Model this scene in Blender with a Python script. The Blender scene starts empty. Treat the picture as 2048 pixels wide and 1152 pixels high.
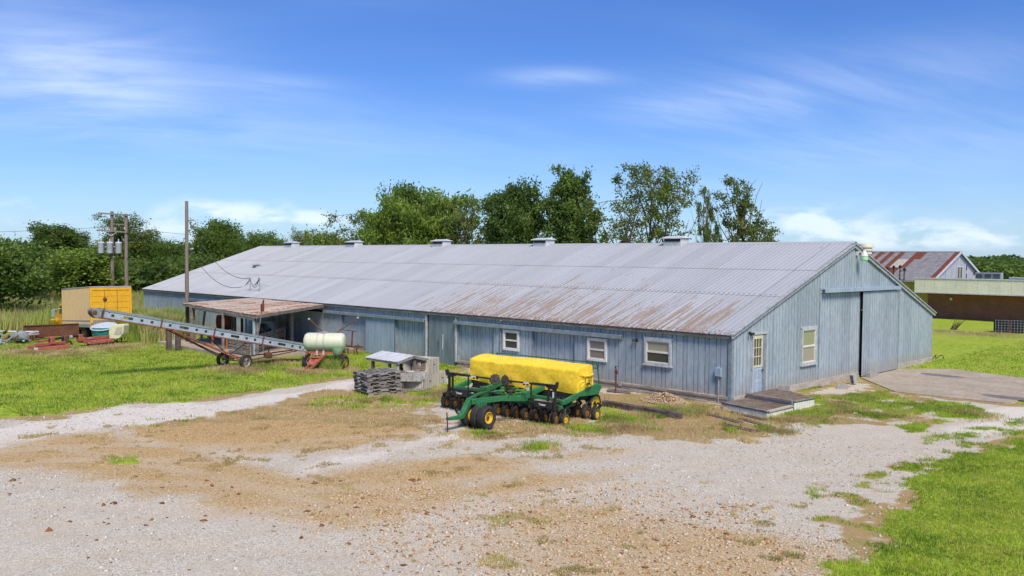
import bpy, math, random
import numpy as np
from mathutils import Vector, Matrix

# ------------------------------------------------------------------ camera, world, sun, exposure
S = bpy.context.scene
COL = S.collection
F_PX = 1705.12
CF = np.array([-0.70592147, 0.70744491, -0.03459147])
CR = np.array([0.70760688, 0.70654357, 0.00941732])
CU = np.array([-0.03110261, 0.01782927, 0.99935717])
CP = np.array([15.87612972, -27.07469328, 5.19901719])
cam = bpy.data.cameras.new('camera')
cam.sensor_width = 36.0
cam.lens = 36.0 * F_PX / 2048.0
cam.clip_start = 0.1
cam.clip_end = 6000
camo = bpy.data.objects.new('camera', cam)
COL.objects.link(camo)
camo.matrix_world = Matrix(((CR[0], CU[0], -CF[0], CP[0]), (CR[1], CU[1], -CF[1], CP[1]),
                            (CR[2], CU[2], -CF[2], CP[2]), (0, 0, 0, 1)))
S.camera = camo
S.render.resolution_x, S.render.resolution_y = 1024, 576
S.view_settings.view_transform = 'Standard'
S.view_settings.look = 'None'
S.view_settings.gamma = 1
S.view_settings.use_curve_mapping = False
S.view_settings.exposure = 1.66

SUN_EL = math.radians(52)
SUN_DIR = Vector((0.80, -0.42, 0)).normalized() * math.cos(SUN_EL) + Vector((0, 0, math.sin(SUN_EL)))
sun = bpy.data.lights.new('sun', 'SUN')
sun.energy = 1.5
sun.angle = math.radians(20)
sun.color = (1.0, 0.90, 0.75)
suno = bpy.data.objects.new('sun', sun)
COL.objects.link(suno)
suno.rotation_euler = SUN_DIR.to_track_quat('Z', 'Y').to_euler()
suno.location = (30, -30, 40)


class NT:
    """terse node builder"""
    def __init__(s, tree):
        s.t = tree; s.t.nodes.clear()

    def n(s, typ, ins=None, **props):
        nd = s.t.nodes.new(typ)
        for k, v in props.items():
            setattr(nd, k, v)
        for k, v in (ins or {}).items():
            s.put(nd.inputs[k], v)
        return nd

    def put(s, sock, v):
        if isinstance(v, bpy.types.NodeSocket):
            s.t.links.new(v, sock)
        else:
            if sock.type == 'RGBA' and len(v) == 3:
                v = (*v, 1)
            sock.default_value = v

    def math(s, op, a, b=0.0, c=0.0, clamp=False):
        nd = s.n('ShaderNodeMath', operation=op, use_clamp=clamp)
        s.put(nd.inputs[0], a); s.put(nd.inputs[1], b); s.put(nd.inputs[2], c)
        return nd.outputs[0]

    def vmath(s, op, a, b=(0, 0, 0)):
        nd = s.n('ShaderNodeVectorMath', operation=op)
        s.put(nd.inputs[0], a)
        if op == 'SCALE':
            s.put(nd.inputs['Scale'], b)
        else:
            s.put(nd.inputs[1], b)
        return nd.outputs['Value'] if op in ('DOT_PRODUCT', 'LENGTH') else nd.outputs[0]

    def mix(s, f, a, b, mode='MIX'):
        nd = s.n('ShaderNodeMix', data_type='RGBA', blend_type=mode)
        s.put(nd.inputs[0], f); s.put(nd.inputs[6], a); s.put(nd.inputs[7], b)
        return nd.outputs[2]

    def ss(s, v, lo, hi, a=0.0, b=1.0):
        nd = s.n('ShaderNodeMapRange', interpolation_type='SMOOTHSTEP')
        for i, q in enumerate((v, lo, hi, a, b)):
            s.put(nd.inputs[i], q)
        return nd.outputs[0]

    def noise(s, vec, scale=5.0, detail=4.0, rough=.55, dist=0.0):
        nd = s.n('ShaderNodeTexNoise', {'Vector': vec, 'Scale': scale, 'Detail': detail, 'Roughness': rough, 'Distortion': dist})
        return nd.outputs[0]

    def voro(s, vec, scale=5.0, out='Distance', feature='F1', rnd=1.0):
        nd = s.n('ShaderNodeTexVoronoi', {'Vector': vec, 'Scale': scale, 'Randomness': rnd}, feature=feature)
        return nd.outputs[out]

    def mul3(s, vec, k):
        return s.vmath('MULTIPLY', vec, k)


world = bpy.data.worlds.new('World')
S.world = world
world.use_nodes = True
w = NT(world.node_tree)
sky = w.n('ShaderNodeTexSky', sky_type='NISHITA', sun_disc=False, sun_elevation=SUN_EL,
          sun_rotation=math.atan2(SUN_DIR.x, SUN_DIR.y), altitude=100, air_density=1.0, dust_density=0.6, ozone_density=2.4)
tc = w.n('ShaderNodeTexCoord')
D = tc.outputs['Generated']
sep = w.n('ShaderNodeSeparateXYZ', {0: D})
dz = sep.outputs[2]
# project the view direction on a high cloud sheet
dzc = w.math('MAXIMUM', dz, 0.03)
pl = w.n('ShaderNodeCombineXYZ', {0: w.math('DIVIDE', sep.outputs[0], w.math('ADD', dzc, .25)),
                                  1: w.math('DIVIDE', sep.outputs[1], w.math('ADD', dzc, .25)), 2: 0.0}).outputs[0]
# rotate so that streaks run across the view, stretched
rot = w.n('ShaderNodeVectorRotate', {'Vector': pl, 'Angle': math.radians(-62)}, rotation_type='Z_AXIS').outputs[0]
st = w.mul3(rot, (0.55, 1.5, 1))
cir = w.noise(st, 1.1, 5, .52, .6)
soft = w.noise(w.mul3(pl, (1, 1, 1)), 0.8, 2, .5)
cirm = w.math('MULTIPLY', w.ss(cir, .42, .82), w.ss(soft, .33, .66))


def px_dir(px, py):
    d = CF + CR * (px - 1024) / F_PX - CU * (py - 576) / F_PX
    return d / np.linalg.norm(d)


def blob(px, py, wpx, hpx, power=1.0):
    """a cloud patch at a fixed direction of the sky, width and height in angle"""
    d = px_dir(px, py)
    r = np.cross(d, (0, 0, 1)); r /= np.linalg.norm(r)
    u = np.cross(r, d)
    a = w.math('DIVIDE', w.vmath('DOT_PRODUCT', D, tuple(r)), wpx / F_PX)
    b = w.math('DIVIDE', w.vmath('DOT_PRODUCT', D, tuple(u)), hpx / F_PX)
    front = w.math('GREATER_THAN', w.vmath('DOT_PRODUCT', D, tuple(d)), 0)
    e = w.math('ADD', w.math('MULTIPLY', a, a), w.math('MULTIPLY', b, b))
    return w.math('MULTIPLY', w.math('MULTIPLY', w.math('EXPONENT', w.math('MULTIPLY', e, -1.0)), power), front)


wisp = w.noise(w.mul3(rot, (.8, 2.0, 1)), 1.6, 6, .55, 1.0)
wispf = w.ss(w.math('MULTIPLY_ADD', w.noise(w.mul3(rot, (.6, 3.0, 1)), 4.0, 6, .6, .5), .4, w.math('MULTIPLY', wisp, .7)), .35, .75, .25, 1.35)
bl = None
for a in ((150, 160, 190, 75, .72), (60, 60, 260, 120, .25), (1440, 205, 150, 34, .62), (1560, 170, 260, 60, .26), (1110, 155, 110, 18, .55),
          (1900, 140, 200, 60, .22), (560, 170, 120, 22, .3), (700, 260, 420, 55, .2), (300, 250, 300, 50, .2), (1750, 290, 500, 60, .3)):
    q = blob(*a)
    bl = q if bl is None else w.math('ADD', bl, q)
cirrus = w.math('ADD', w.math('MULTIPLY', bl, wispf), w.math('MULTIPLY', cirm, .30), clamp=True)
# low cumulus near the horizon
az = w.n('ShaderNodeCombineXYZ', {0: w.math('ARCTAN2', sep.outputs[0], sep.outputs[1]), 1: w.math('MULTIPLY', dz, 2.6), 2: 0.0}).outputs[0]
cn = w.noise(az, 16.0, 6, .55, .2)
cb = None
for a in ((470, 432, 110, 22, 1.0), (650, 435, 46, 16, .8), (10, 395, 60, 18, .9), (60, 455, 110, 22, .5), (1600, 438, 90, 26, 1.0), (1900, 468, 190, 24, .8),
          (1720, 485, 200, 20, .6), (300, 462, 90, 14, .4)):
    q = blob(*a)
    cb = q if cb is None else w.math('ADD', cb, q)
else_band = w.math('MULTIPLY', w.ss(dz, .0, .02), w.ss(dz, .13, .05))
elsewhere = w.math('MULTIPLY', w.math('MULTIPLY', else_band, .5), w.ss(w.noise(az, 2.2, 2), .45, .7))
cum = w.ss(w.math('MULTIPLY', w.math('ADD', cb, elsewhere), w.ss(cn, .30, .66, .12, 1.0)), .22, 1.05)
haze_h = w.ss(dz, .15, -.02, 0.0, .48)
hsv = w.n('ShaderNodeHueSaturation', {'Hue': .512, 'Saturation': 1.1, 'Value': 1.0, 'Color': w.mix(1.0, sky.outputs[0], (.66, .89, 1.17), 'MULTIPLY')})
base = w.mix(haze_h, hsv.outputs[0], (4.6, 6.2, 8.3))
c1 = w.mix(w.math('MULTIPLY', cirrus, .44), base, (8.2, 9.1, 10.4))
c2 = w.mix(w.math('MULTIPLY', cum, .62), c1, (8.0, 8.7, 9.8))
bg = w.n('ShaderNodeBackground', {'Color': c2, 'Strength': .0405})
wo = w.n('ShaderNodeOutputWorld', {0: bg.outputs[0]})

# ------------------------------------------------------------------ helpers
rnd = random.Random(7)
rng = np.random.default_rng(7)


def G(px, py, z=0.0):
    """point of the photograph -> point on the horizontal plane at height z"""
    d = CF + CR * (px - 1024) / F_PX - CU * (py - 576) / F_PX
    return CP + d * ((z - CP[2]) / d[2])


def PD(px, py, depth):
    return Vector(CP + (CF + CR * (px - 1024) / F_PX - CU * (py - 576) / F_PX) * depth)


def PY(px, py, y):
    d = CF + CR * (px - 1024) / F_PX - CU * (py - 576) / F_PX
    return Vector(CP + d * ((y - CP[1]) / d[1]))


def VD(px, depth):
    """ground point under the photograph's column px at a given distance"""
    p = CP + CF * depth + CR * (px - 1024) / F_PX * depth
    return (p[0], p[1], 0.0)


class MB:
    def __init__(s, M=None):
        s.v = []; s.f = []; s.M = M

    def add(s, vs, fs):
        o = len(s.v)
        s.v += [tuple(x) for x in vs]
        s.f += [tuple(i + o for i in f) for f in fs]
        return s

    def box(s, x0, x1, y0, y1, z0, z1):
        return s.add([(x0, y0, z0), (x1, y0, z0), (x1, y1, z0), (x0, y1, z0), (x0, y0, z1), (x1, y0, z1), (x1, y1, z1), (x0, y1, z1)],
                     [(0, 3, 2, 1), (4, 5, 6, 7), (0, 1, 5, 4), (1, 2, 6, 5), (2, 3, 7, 6), (3, 0, 4, 7)])

    def bar(s, p0, p1, w_, h_, up=(0, 0, 1)):
        p0 = Vector(p0); p1 = Vector(p1); d = (p1 - p0).normalized(); u = Vector(up)
        if abs(d.dot(u)) > .98: u = Vector((0, 1, 0))
        r = d.cross(u).normalized(); u = r.cross(d).normalized()
        vs = []
        for p in (p0, p1):
            for a, b in ((-1, -1), (1, -1), (1, 1), (-1, 1)):
                vs.append(p + r * (a * w_ / 2) + u * (b * h_ / 2))
        return s.add(vs, [(0, 1, 2, 3), (7, 6, 5, 4), (0, 4, 5, 1), (1, 5, 6, 2), (2, 6, 7, 3), (3, 7, 4, 0)])

    def tube(s, pts, r, n=8, cap=True):
        pts = [Vector(p) for p in pts]
        rs = r if isinstance(r, (list, tuple)) else [r] * len(pts)
        vs = []; fs = []
        for i, p in enumerate(pts):
            d = (pts[min(i + 1, len(pts) - 1)] - pts[max(i - 1, 0)]).normalized()
            u = Vector((0, 0, 1)) if abs(d.z) < .95 else Vector((1, 0, 0))
            a = d.cross(u).normalized(); b = a.cross(d).normalized()
            for k in range(n):
                t = 2 * math.pi * k / n
                vs.append(p + (a * math.cos(t) + b * math.sin(t)) * rs[i])
        for i in range(len(pts) - 1):
            for k in range(n):
                k2 = (k + 1) % n
                fs.append((i * n + k, i * n + k2, (i + 1) * n + k2, (i + 1) * n + k))
        if cap:
            fs.append(tuple(range(n - 1, -1, -1))); fs.append(tuple((len(pts) - 1) * n + k for k in range(n)))
        return s.add(vs, fs)

    def lathe(s, c, axis, prof, n=20, closed=False):
        """prof: list of (radius, offset along axis)"""
        c = Vector(c); d = Vector(axis).normalized()
        u = Vector((0, 0, 1)) if abs(d.z) < .9 else Vector((1, 0, 0))
        a = d.cross(u).normalized(); b = a.cross(d).normalized()
        vs = []; fs = []
        for (r, o) in prof:
            for k in range(n):
                t = 2 * math.pi * k / n
                vs.append(c + d * o + (a * math.cos(t) + b * math.sin(t)) * r)
        m = len(prof)
        for i in range(m if closed else m - 1):
            j = (i + 1) % m
            for k in range(n):
                k2 = (k + 1) % n
                fs.append((i * n + k, i * n + k2, j * n + k2, j * n + k))
        if not closed:
            fs.append(tuple(range(n - 1, -1, -1))); fs.append(tuple((m - 1) * n + k for k in range(n)))
        return s.add(vs, fs)

    def prism(s, poly, vec):
        n = len(poly); vec = Vector(vec)
        vs = [Vector(p) for p in poly] + [Vector(p) + vec for p in poly]
        fs = [tuple(range(n - 1, -1, -1)), tuple(range(n, 2 * n))] + [(i, (i + 1) % n, n + (i + 1) % n, n + i) for i in range(n)]
        return s.add(vs, fs)

    def mesh(s, name, mat, smooth=False):
        me = bpy.data.meshes.new(name)
        vs = s.v if s.M is None else [tuple(s.M @ Vector(v)) for v in s.v]
        me.from_pydata(vs, [], s.f)
        if mat: me.materials.append(mat)
        me.update()
        if smooth:
            me.shade_smooth()
            try: me.set_sharp_from_angle(angle=math.radians(40))
            except Exception: pass
        return me

    def build(s, name, mat, parent=None, smooth=False, bevel=0.0, local=False):
        o = bpy.data.objects.new(name, s.mesh(name, mat, smooth))
        COL.objects.link(o)
        if parent is not None:
            o.parent = parent
            if not local:
                o.matrix_parent_inverse = PINV(parent)
        if bevel:
            m = o.modifiers.new('bevel', 'BEVEL'); m.width = bevel; m.segments = 1; m.limit_method = 'ANGLE'
        return o


def world_m(o):
    m = Matrix.LocRotScale(o.location, o.rotation_euler, o.scale)
    if o.parent is not None:
        m = world_m(o.parent) @ o.matrix_parent_inverse @ m
    return m


def PINV(p):
    return world_m(p).inverted()


def tag(o, label=None, cat=None, group=None, kind=None):
    if label: o['label'] = label
    if cat: o['category'] = cat
    if group: o['group'] = group
    if kind: o['kind'] = kind
    return o


def thing(name, label, cat, loc=(0, 0, 0), rz=0.0, group=None):
    o = bpy.data.objects.new(name, None)
    o.empty_display_size = .2
    COL.objects.link(o)
    o.location = tuple(float(a) for a in loc); o.rotation_euler = (0, 0, rz)
    return tag(o, label, cat, group)


def copy_tree(o, parent=None):
    c = o.copy(); COL.objects.link(c)
    if parent is not None: c.parent = parent
    for ch in list(o.children):
        copy_tree(ch, c)
    return c


def inst(name, mesh, parent, loc=(0, 0, 0), rot=(0, 0, 0), local=True):
    o = bpy.data.objects.new(name, mesh); COL.objects.link(o)
    o.parent = parent; o.location = loc; o.rotation_euler = rot
    if not local: o.matrix_parent_inverse = PINV(parent)
    return o


# ------------------------------------------------------------------ materials
def pmat(name, c1, c2=None, scale=4.0, rough=.75, metal=0.0, stretch=(1, 1, 1), rust=0.0, rustc=(.22, .075, .03), rustc2=(.10, .04, .02), rscale=3.0,
         rstretch=(1, 1, 1), bump=0.0, bscale=30.0, bstretch=None, grime=.25, spec=.3, vary=.0, obj=False, lo=.3, hi=.7, mud=0.0):
    m = bpy.data.materials.new(name); m.use_nodes = True
    t = NT(m.node_tree)
    P = t.n('ShaderNodeTexCoord').outputs['Object'] if obj else t.n('ShaderNodeNewGeometry').outputs['Position']
    oi = t.n('ShaderNodeObjectInfo')
    if obj: P = t.vmath('ADD', P, t.vmath('SCALE', (13.7, 7.1, 3.3), oi.outputs['Random']))
    c2 = c2 or tuple(x * .75 for x in c1)
    f = t.ss(t.noise(t.mul3(P, stretch), scale, 5, .6), lo, hi)
    col = t.mix(f, c1, c2)
    g = t.ss(t.noise(t.mul3(P, stretch), scale * 6.3, 4, .65), .25, .75, 1 - grime, 1 + grime * .5)
    col = t.mix(1.0, col, t.n('ShaderNodeCombineColor', {0: g, 1: g, 2: g}).outputs[0], 'MULTIPLY')
    if vary:
        q = t.math('MULTIPLY_ADD', oi.outputs['Random'], vary * 2, 1 - vary)
        col = t.mix(1.0, col, t.n('ShaderNodeCombineColor', {0: q, 1: q, 2: q}).outputs[0], 'MULTIPLY')
    if mud:
        z = t.n('ShaderNodeSeparateXYZ', {0: P}).outputs[2]
        zz = t.math('ADD', z, t.math('MULTIPLY', t.noise(t.mul3(P, (2.5, 2.5, 1)), 2.2, 5, .65), -.9))
        col = t.mix(t.ss(zz, .35, -.15, 0, mud), col, (.33, .30, .25))
        big = t.noise(t.mul3(P, (.5, .5, .5)), 1.1, 4, .6)
        col = t.mix(t.ss(big, .5, .72, 0, .30), col, (.21, .26, .32))
    rg = rough
    if rust:
        rn = t.noise(t.mul3(P, rstretch), rscale, 7, .68)
        rf = t.ss(rn, .72 - rust * .5, .80 - rust * .5)
        rc = t.mix(t.noise(P, rscale * 5, 4, .6), rustc, rustc2)
        col = t.mix(rf, col, rc)
        rg = t.math('MULTIPLY_ADD', rf, .9 - rough, rough)
    ins = {'Base Color': col, 'Roughness': rg, 'Metallic': metal, 'Specular IOR Level': spec}
    if bump:
        bn = t.noise(t.mul3(P, bstretch or stretch), bscale, 5, .6)
        ins['Normal'] = t.n('ShaderNodeBump', {'Strength': bump, 'Distance': .02, 'Height': bn}).outputs[0]
    b = t.n('ShaderNodeBsdfPrincipled', ins)
    t.n('ShaderNodeOutputMaterial', {0: b.outputs[0]})
    return m


M = {}
V = (1, 1, .12)  # vertical streaks
M['siding'] = pmat('siding_paint', (.305, .37, .415), (.355, .415, .455), 1.1, .62, stretch=(1, 1, .35), rust=.11, rustc=(.37, .42, .46), rustc2=(.19, .24, .31),
                   rscale=2.6, rstretch=(5, 5, .7), bump=.12, bscale=40, grime=.22, vary=.10, spec=.25, mud=.6)
M['siding_gap'] = pmat('groove_dirt_gap', (.06, .07, .085), rough=.9)  # dark colour of dirt in the siding grooves
M['siding_new'] = pmat('siding_light_panel', (.30, .385, .475), (.36, .44, .52), 1.5, .6, stretch=V, grime=.2, vary=.05, rust=.12, rustc=(.42, .45, .48), rustc2=(.30, .34, .4), rscale=3, rstretch=(3, 3, .6))
M['greydoor'] = pmat('worn_grey_sheet_door', (.155, .20, .225), (.225, .265, .285), 1.2, .6, stretch=V, rust=.2, rustc=(.34, .36, .36), rustc2=(.20, .17, .12), rscale=2.2, rstretch=(3, 3, .35), grime=.3)
M['whitepaint'] = pmat('peeling_white_paint', (.55, .57, .58), (.40, .41, .41), 5, .7, rust=.25, rustc=(.20, .18, .16), rustc2=(.33, .31, .28), rscale=9, grime=.3, bump=.3, bscale=30)
M['vinyl'] = pmat('white_window_vinyl', (.74, .74, .72), (.62, .62, .60), 5, .45, grime=.12)
M['trimblue'] = pmat('weathered_blue_trim', (.28, .34, .38), (.18, .22, .25), 4, .75, rust=.34, rustc=(.27, .25, .22), rustc2=(.14, .12, .10), rscale=6, rstretch=(.6, .6, 1), grime=.35, bump=.3)
M['fascia'] = pmat('weathered_fascia_wood', (.24, .235, .22), (.13, .12, .105), 5, .85, stretch=(.5, .5, 2), rust=.3, rustc=(.36, .34, .30), rustc2=(.10, .08, .06), rscale=7, rstretch=(.5, .5, 1.5), grime=.5, bump=.5)
M['foundwood'] = pmat('weathered_foundation_boards', (.50, .44, .37), (.30, .25, .20), 3, .9, stretch=(.35, .35, 3), rust=.28, rustc=(.12, .085, .06), rustc2=(.20, .15, .12), rscale=4, rstretch=(.3, .3, 4), grime=.5, bump=.6, bscale=14)
M['foundcream'] = pmat('cream_painted_foundation', (.50, .45, .38), (.37, .32, .27), 3, .85, stretch=(.4, .4, 2), rust=.24, rustc=(.24, .19, .15), rustc2=(.15, .11, .09), rscale=5, rstretch=(.4, .4, 2.5), grime=.35, bump=.4)
M['oldwood'] = pmat('silvered_old_wood', (.30, .27, .235), (.17, .15, .13), 4, .9, stretch=(.5, .5, 1.5), rust=.2, rustc=(.09, .07, .055), rustc2=(.20, .17, .14), rscale=6, grime=.5, bump=.5, vary=.14)
M['palletwood'] = pmat('grey_pallet_wood', (.33, .30, .275), (.20, .18, .165), 5, .9, rust=.18, rustc=(.10, .075, .06), rustc2=(.24, .16, .11), rscale=6, grime=.45, bump=.5, vary=.22)
M['darkwood'] = pmat('dark_damp_wood', (.095, .065, .05), (.16, .12, .095), 4, .9, grime=.5, bump=.6, rust=.25, rustc=(.22, .18, .15), rustc2=(.05, .035, .03), rscale=5, vary=.2)
M['tie'] = pmat('creosoted_railway_tie', (.075, .055, .045), (.17, .14, .12), 3, .92, stretch=(1, 1, 1), rust=.3, rustc=(.25, .20, .17), rustc2=(.05, .035, .03), rscale=4, rstretch=(.5, 2, 3), grime=.5, bump=.9, bscale=12)
M['polewood'] = pmat('utility_pole_wood', (.30, .245, .19), (.19, .16, .135), 3, .9, stretch=(4, 4, .25), grime=.4, bump=.4)
M['concrete'] = pmat('old_concrete', (.42, .355, .275), (.33, .275, .21), .9, .9, rust=.1, rustc=(.17, .15, .13), rustc2=(.22, .2, .18), rscale=1.0, grime=.22, bump=.3, bscale=60)
M['block'] = pmat('concrete_block', (.42, .405, .38), (.32, .31, .29), 6, .92, grime=.3, bump=.5, bscale=60)
M['steel'] = pmat('galvanised_steel', (.42, .44, .46), (.33, .35, .37), 3, .5, metal=.25, grime=.25)
M['white'] = pmat('white_painted_metal', (.62, .63, .64), (.50, .51, .53), 3, .5, grime=.2)
M['black'] = pmat('black_painted_metal', (.018, .018, .02), (.035, .033, .03), 5, .5, grime=.3, rust=.1, rustc=(.12, .07, .04), rscale=8)
M['dark'] = pmat('dark_interior', (.02, .02, .02), rough=.95)
M['rubber'] = pmat('dusty_tyre_rubber', (.028, .028, .03), (.05, .047, .043), 8, .85, grime=.3)
M['rust'] = pmat('brown_rusted_steel', (.19, .075, .04), (.11, .05, .035), 3, .9, rust=.25, rustc=(.28, .12, .05), rustc2=(.10, .05, .03), rscale=6, grime=.5, bump=.5)
M['rustred'] = pmat('faded_red_implement_paint', (.36, .075, .045), (.42, .14, .10), 4, .75, rust=.34, rustc=(.16, .06, .035), rustc2=(.09, .05, .035), rscale=7, grime=.4)
M['green'] = pmat('implement_green_paint', (.02, .16, .05), (.045, .20, .08), 4, .55, grime=.45, rust=.2, rustc=(.13, .17, .09), rustc2=(.16, .14, .09), rscale=7, spec=.35)
M['lime'] = pmat('faded_green_casting', (.10, .25, .05), (.06, .17, .05), 6, .6, grime=.4)
M['yellow'] = pmat('implement_yellow_paint', (.78, .50, .015), (.68, .40, .015), 5, .45, grime=.25, spec=.4)
M['yellowold'] = pmat('muddy_yellow_paint', (.40, .20, .03), (.25, .12, .03), 7, .7, grime=.4)
M['mud'] = pmat('polished_disc_steel', (.05, .045, .045), (.11, .09, .075), 8, .5, grime=.4)
M['tarp'] = pmat('yellow_vinyl_tarpaulin', (.98, .68, .05), (.90, .59, .035), 1.6, .62, grime=.2, rust=.05, rustc=(.60, .43, .08), rustc2=(.42, .29, .07), rscale=2.6, bump=.35, bscale=2.4, bstretch=(1.6, 1.6, .7))
M['ink'] = pmat('printed_black_ink', (.02, .02, .015), rough=.7)
M['lightblue'] = pmat('pale_blue_elevator_steel', (.33, .40, .48), (.42, .48, .54), 2, .5, rust=.24, rustc=(.24, .09, .05), rscale=6, grime=.2)
M['greysteel'] = pmat('grey_rail_steel', (.22, .26, .28), (.30, .33, .35), 3, .55, grime=.3, rust=.2, rustc=(.18, .08, .045), rscale=5)
M['orangerust'] = pmat('orange_rusted_tube', (.36, .11, .045), (.20, .08, .045), 3, .8, rust=.3, rustc=(.12, .05, .03), rscale=5, grime=.4)
M['orange'] = pmat('orange_paint', (.55, .20, .03), (.45, .14, .03), 4, .6, grime=.3)
M['truckyellow'] = pmat('faded_truck_yellow', (.78, .42, .02), (.70, .36, .02), 3, .55, rust=.09, rustc=(.12, .06, .03), rscale=5, rstretch=(1, 1, .5), grime=.2)
M['plywood'] = pmat('bare_plywood_side', (.98, .66, .33), (.90, .58, .28), 2.5, .85, stretch=(2, 2, .7), rust=.06, rustc=(.40, .29, .19), rustc2=(.33, .25, .17), rscale=9, grime=.25)
M['rocksplash'] = pmat('stained_grey_panel', (.30, .29, .28), (.20, .19, .18), 9, .8, grime=.5)
M['teal'] = pmat('teal_plastic_sheet', (.02, .19, .15), (.03, .26, .21), 4, .45, grime=.3)
M['lidgrey'] = pmat('pale_blue_grey_lid', (.50, .55, .62), (.42, .47, .54), 3, .5, grime=.12)
M['cream'] = pmat('aged_cream_plastic', (.70, .68, .42), (.62, .62, .34), 4, .5, grime=.15)
M['binbeige'] = pmat('beige_fibre_board', (.62, .56, .46), (.50, .45, .365), 3, .85, stretch=(3, 3, .5), grime=.3, rust=.12, rustc=(.26, .23, .19), rustc2=(.18, .16, .13), rscale=5, vary=.06)
M['peelwhite'] = pmat('peeling_trough_paint', (.32, .29, .27), (.46, .46, .46), 6, .85, rust=.35, rustc=(.13, .10, .085), rustc2=(.22, .18, .15), rscale=8, grime=.4)
M['insul'] = pmat('porcelain_grey', (.5, .5, .5), rough=.4)
M['brick'] = pmat('red_brown_brick', (.12, .042, .026), (.085, .032, .024), 2, .9, grime=.35)
M['mortar'] = pmat('dark_mortar', (.15, .10, .08), rough=.95)
M['fasciacream'] = pmat('cream_metal_fascia', (.76, .73, .58), (.70, .67, .53), 1, .5, grime=.10, vary=.03)
M['yellowwall'] = pmat('mustard_metal_siding', (.50, .40, .10), (.44, .35, .09), 1, .6, stretch=V, grime=.15, vary=.05)
M['whitewood'] = pmat('blotchy_white_siding', (.50, .51, .53), (.34, .36, .40), 2, .8, stretch=(2, 2, .3), grime=.35, rust=.15, rustc=(.24, .25, .28), rustc2=(.3, .3, .33), rscale=4, rstretch=(2, 2, .4))
M['bark'] = pmat('tree_bark', (.13, .105, .08), (.075, .06, .048), 5, .95, stretch=(3, 3, .5), grime=.4)
M['glassgreen'] = pmat('lamp_diffuser_green', (.30, .62, .33), (.38, .70, .40), 4, .3)
M['paperwhite'] = pmat('white_sticker', (.78, .78, .78), rough=.6)
M['skirt'] = pmat('cream_skirting_board', (.78, .76, .68), (.66, .64, .56), 4, .75, grime=.25, rust=.1, rustc=(.25, .22, .2), rscale=7)
M['tan'] = pmat('tan_rock', (.50, .37, .22), (.34, .21, .10), 9, .9, grime=.4, vary=.2)


def glass(name, c, c2, rough=.12):
    m = bpy.data.materials.new(name); m.use_nodes = True
    t = NT(m.node_tree)
    P = t.n('ShaderNodeNewGeometry').outputs['Position']
    col = t.mix(t.noise(t.mul3(P, (1.5, 1.5, .9)), 2.0, 3), c, c2)
    b = t.n('ShaderNodeBsdfPrincipled', {'Base Color': col, 'Roughness': rough, 'Specular IOR Level': .6})
    t.n('ShaderNodeOutputMaterial', {0: b.outputs[0]})
    return m


M['pane'] = glass('dusty_window_pane', (.045, .042, .036), (.09, .08, .065))
M['blind'] = glass('pane_with_pale_blind', (.30, .28, .20), (.36, .33, .25), .3)
M['blindtan'] = glass('pane_with_tan_blind', (.20, .17, .14), (.25, .21, .175), .3)
M['panegreen'] = glass('pane_with_greenish_curtain', (.26, .29, .13), (.33, .33, .22), .25)


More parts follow.
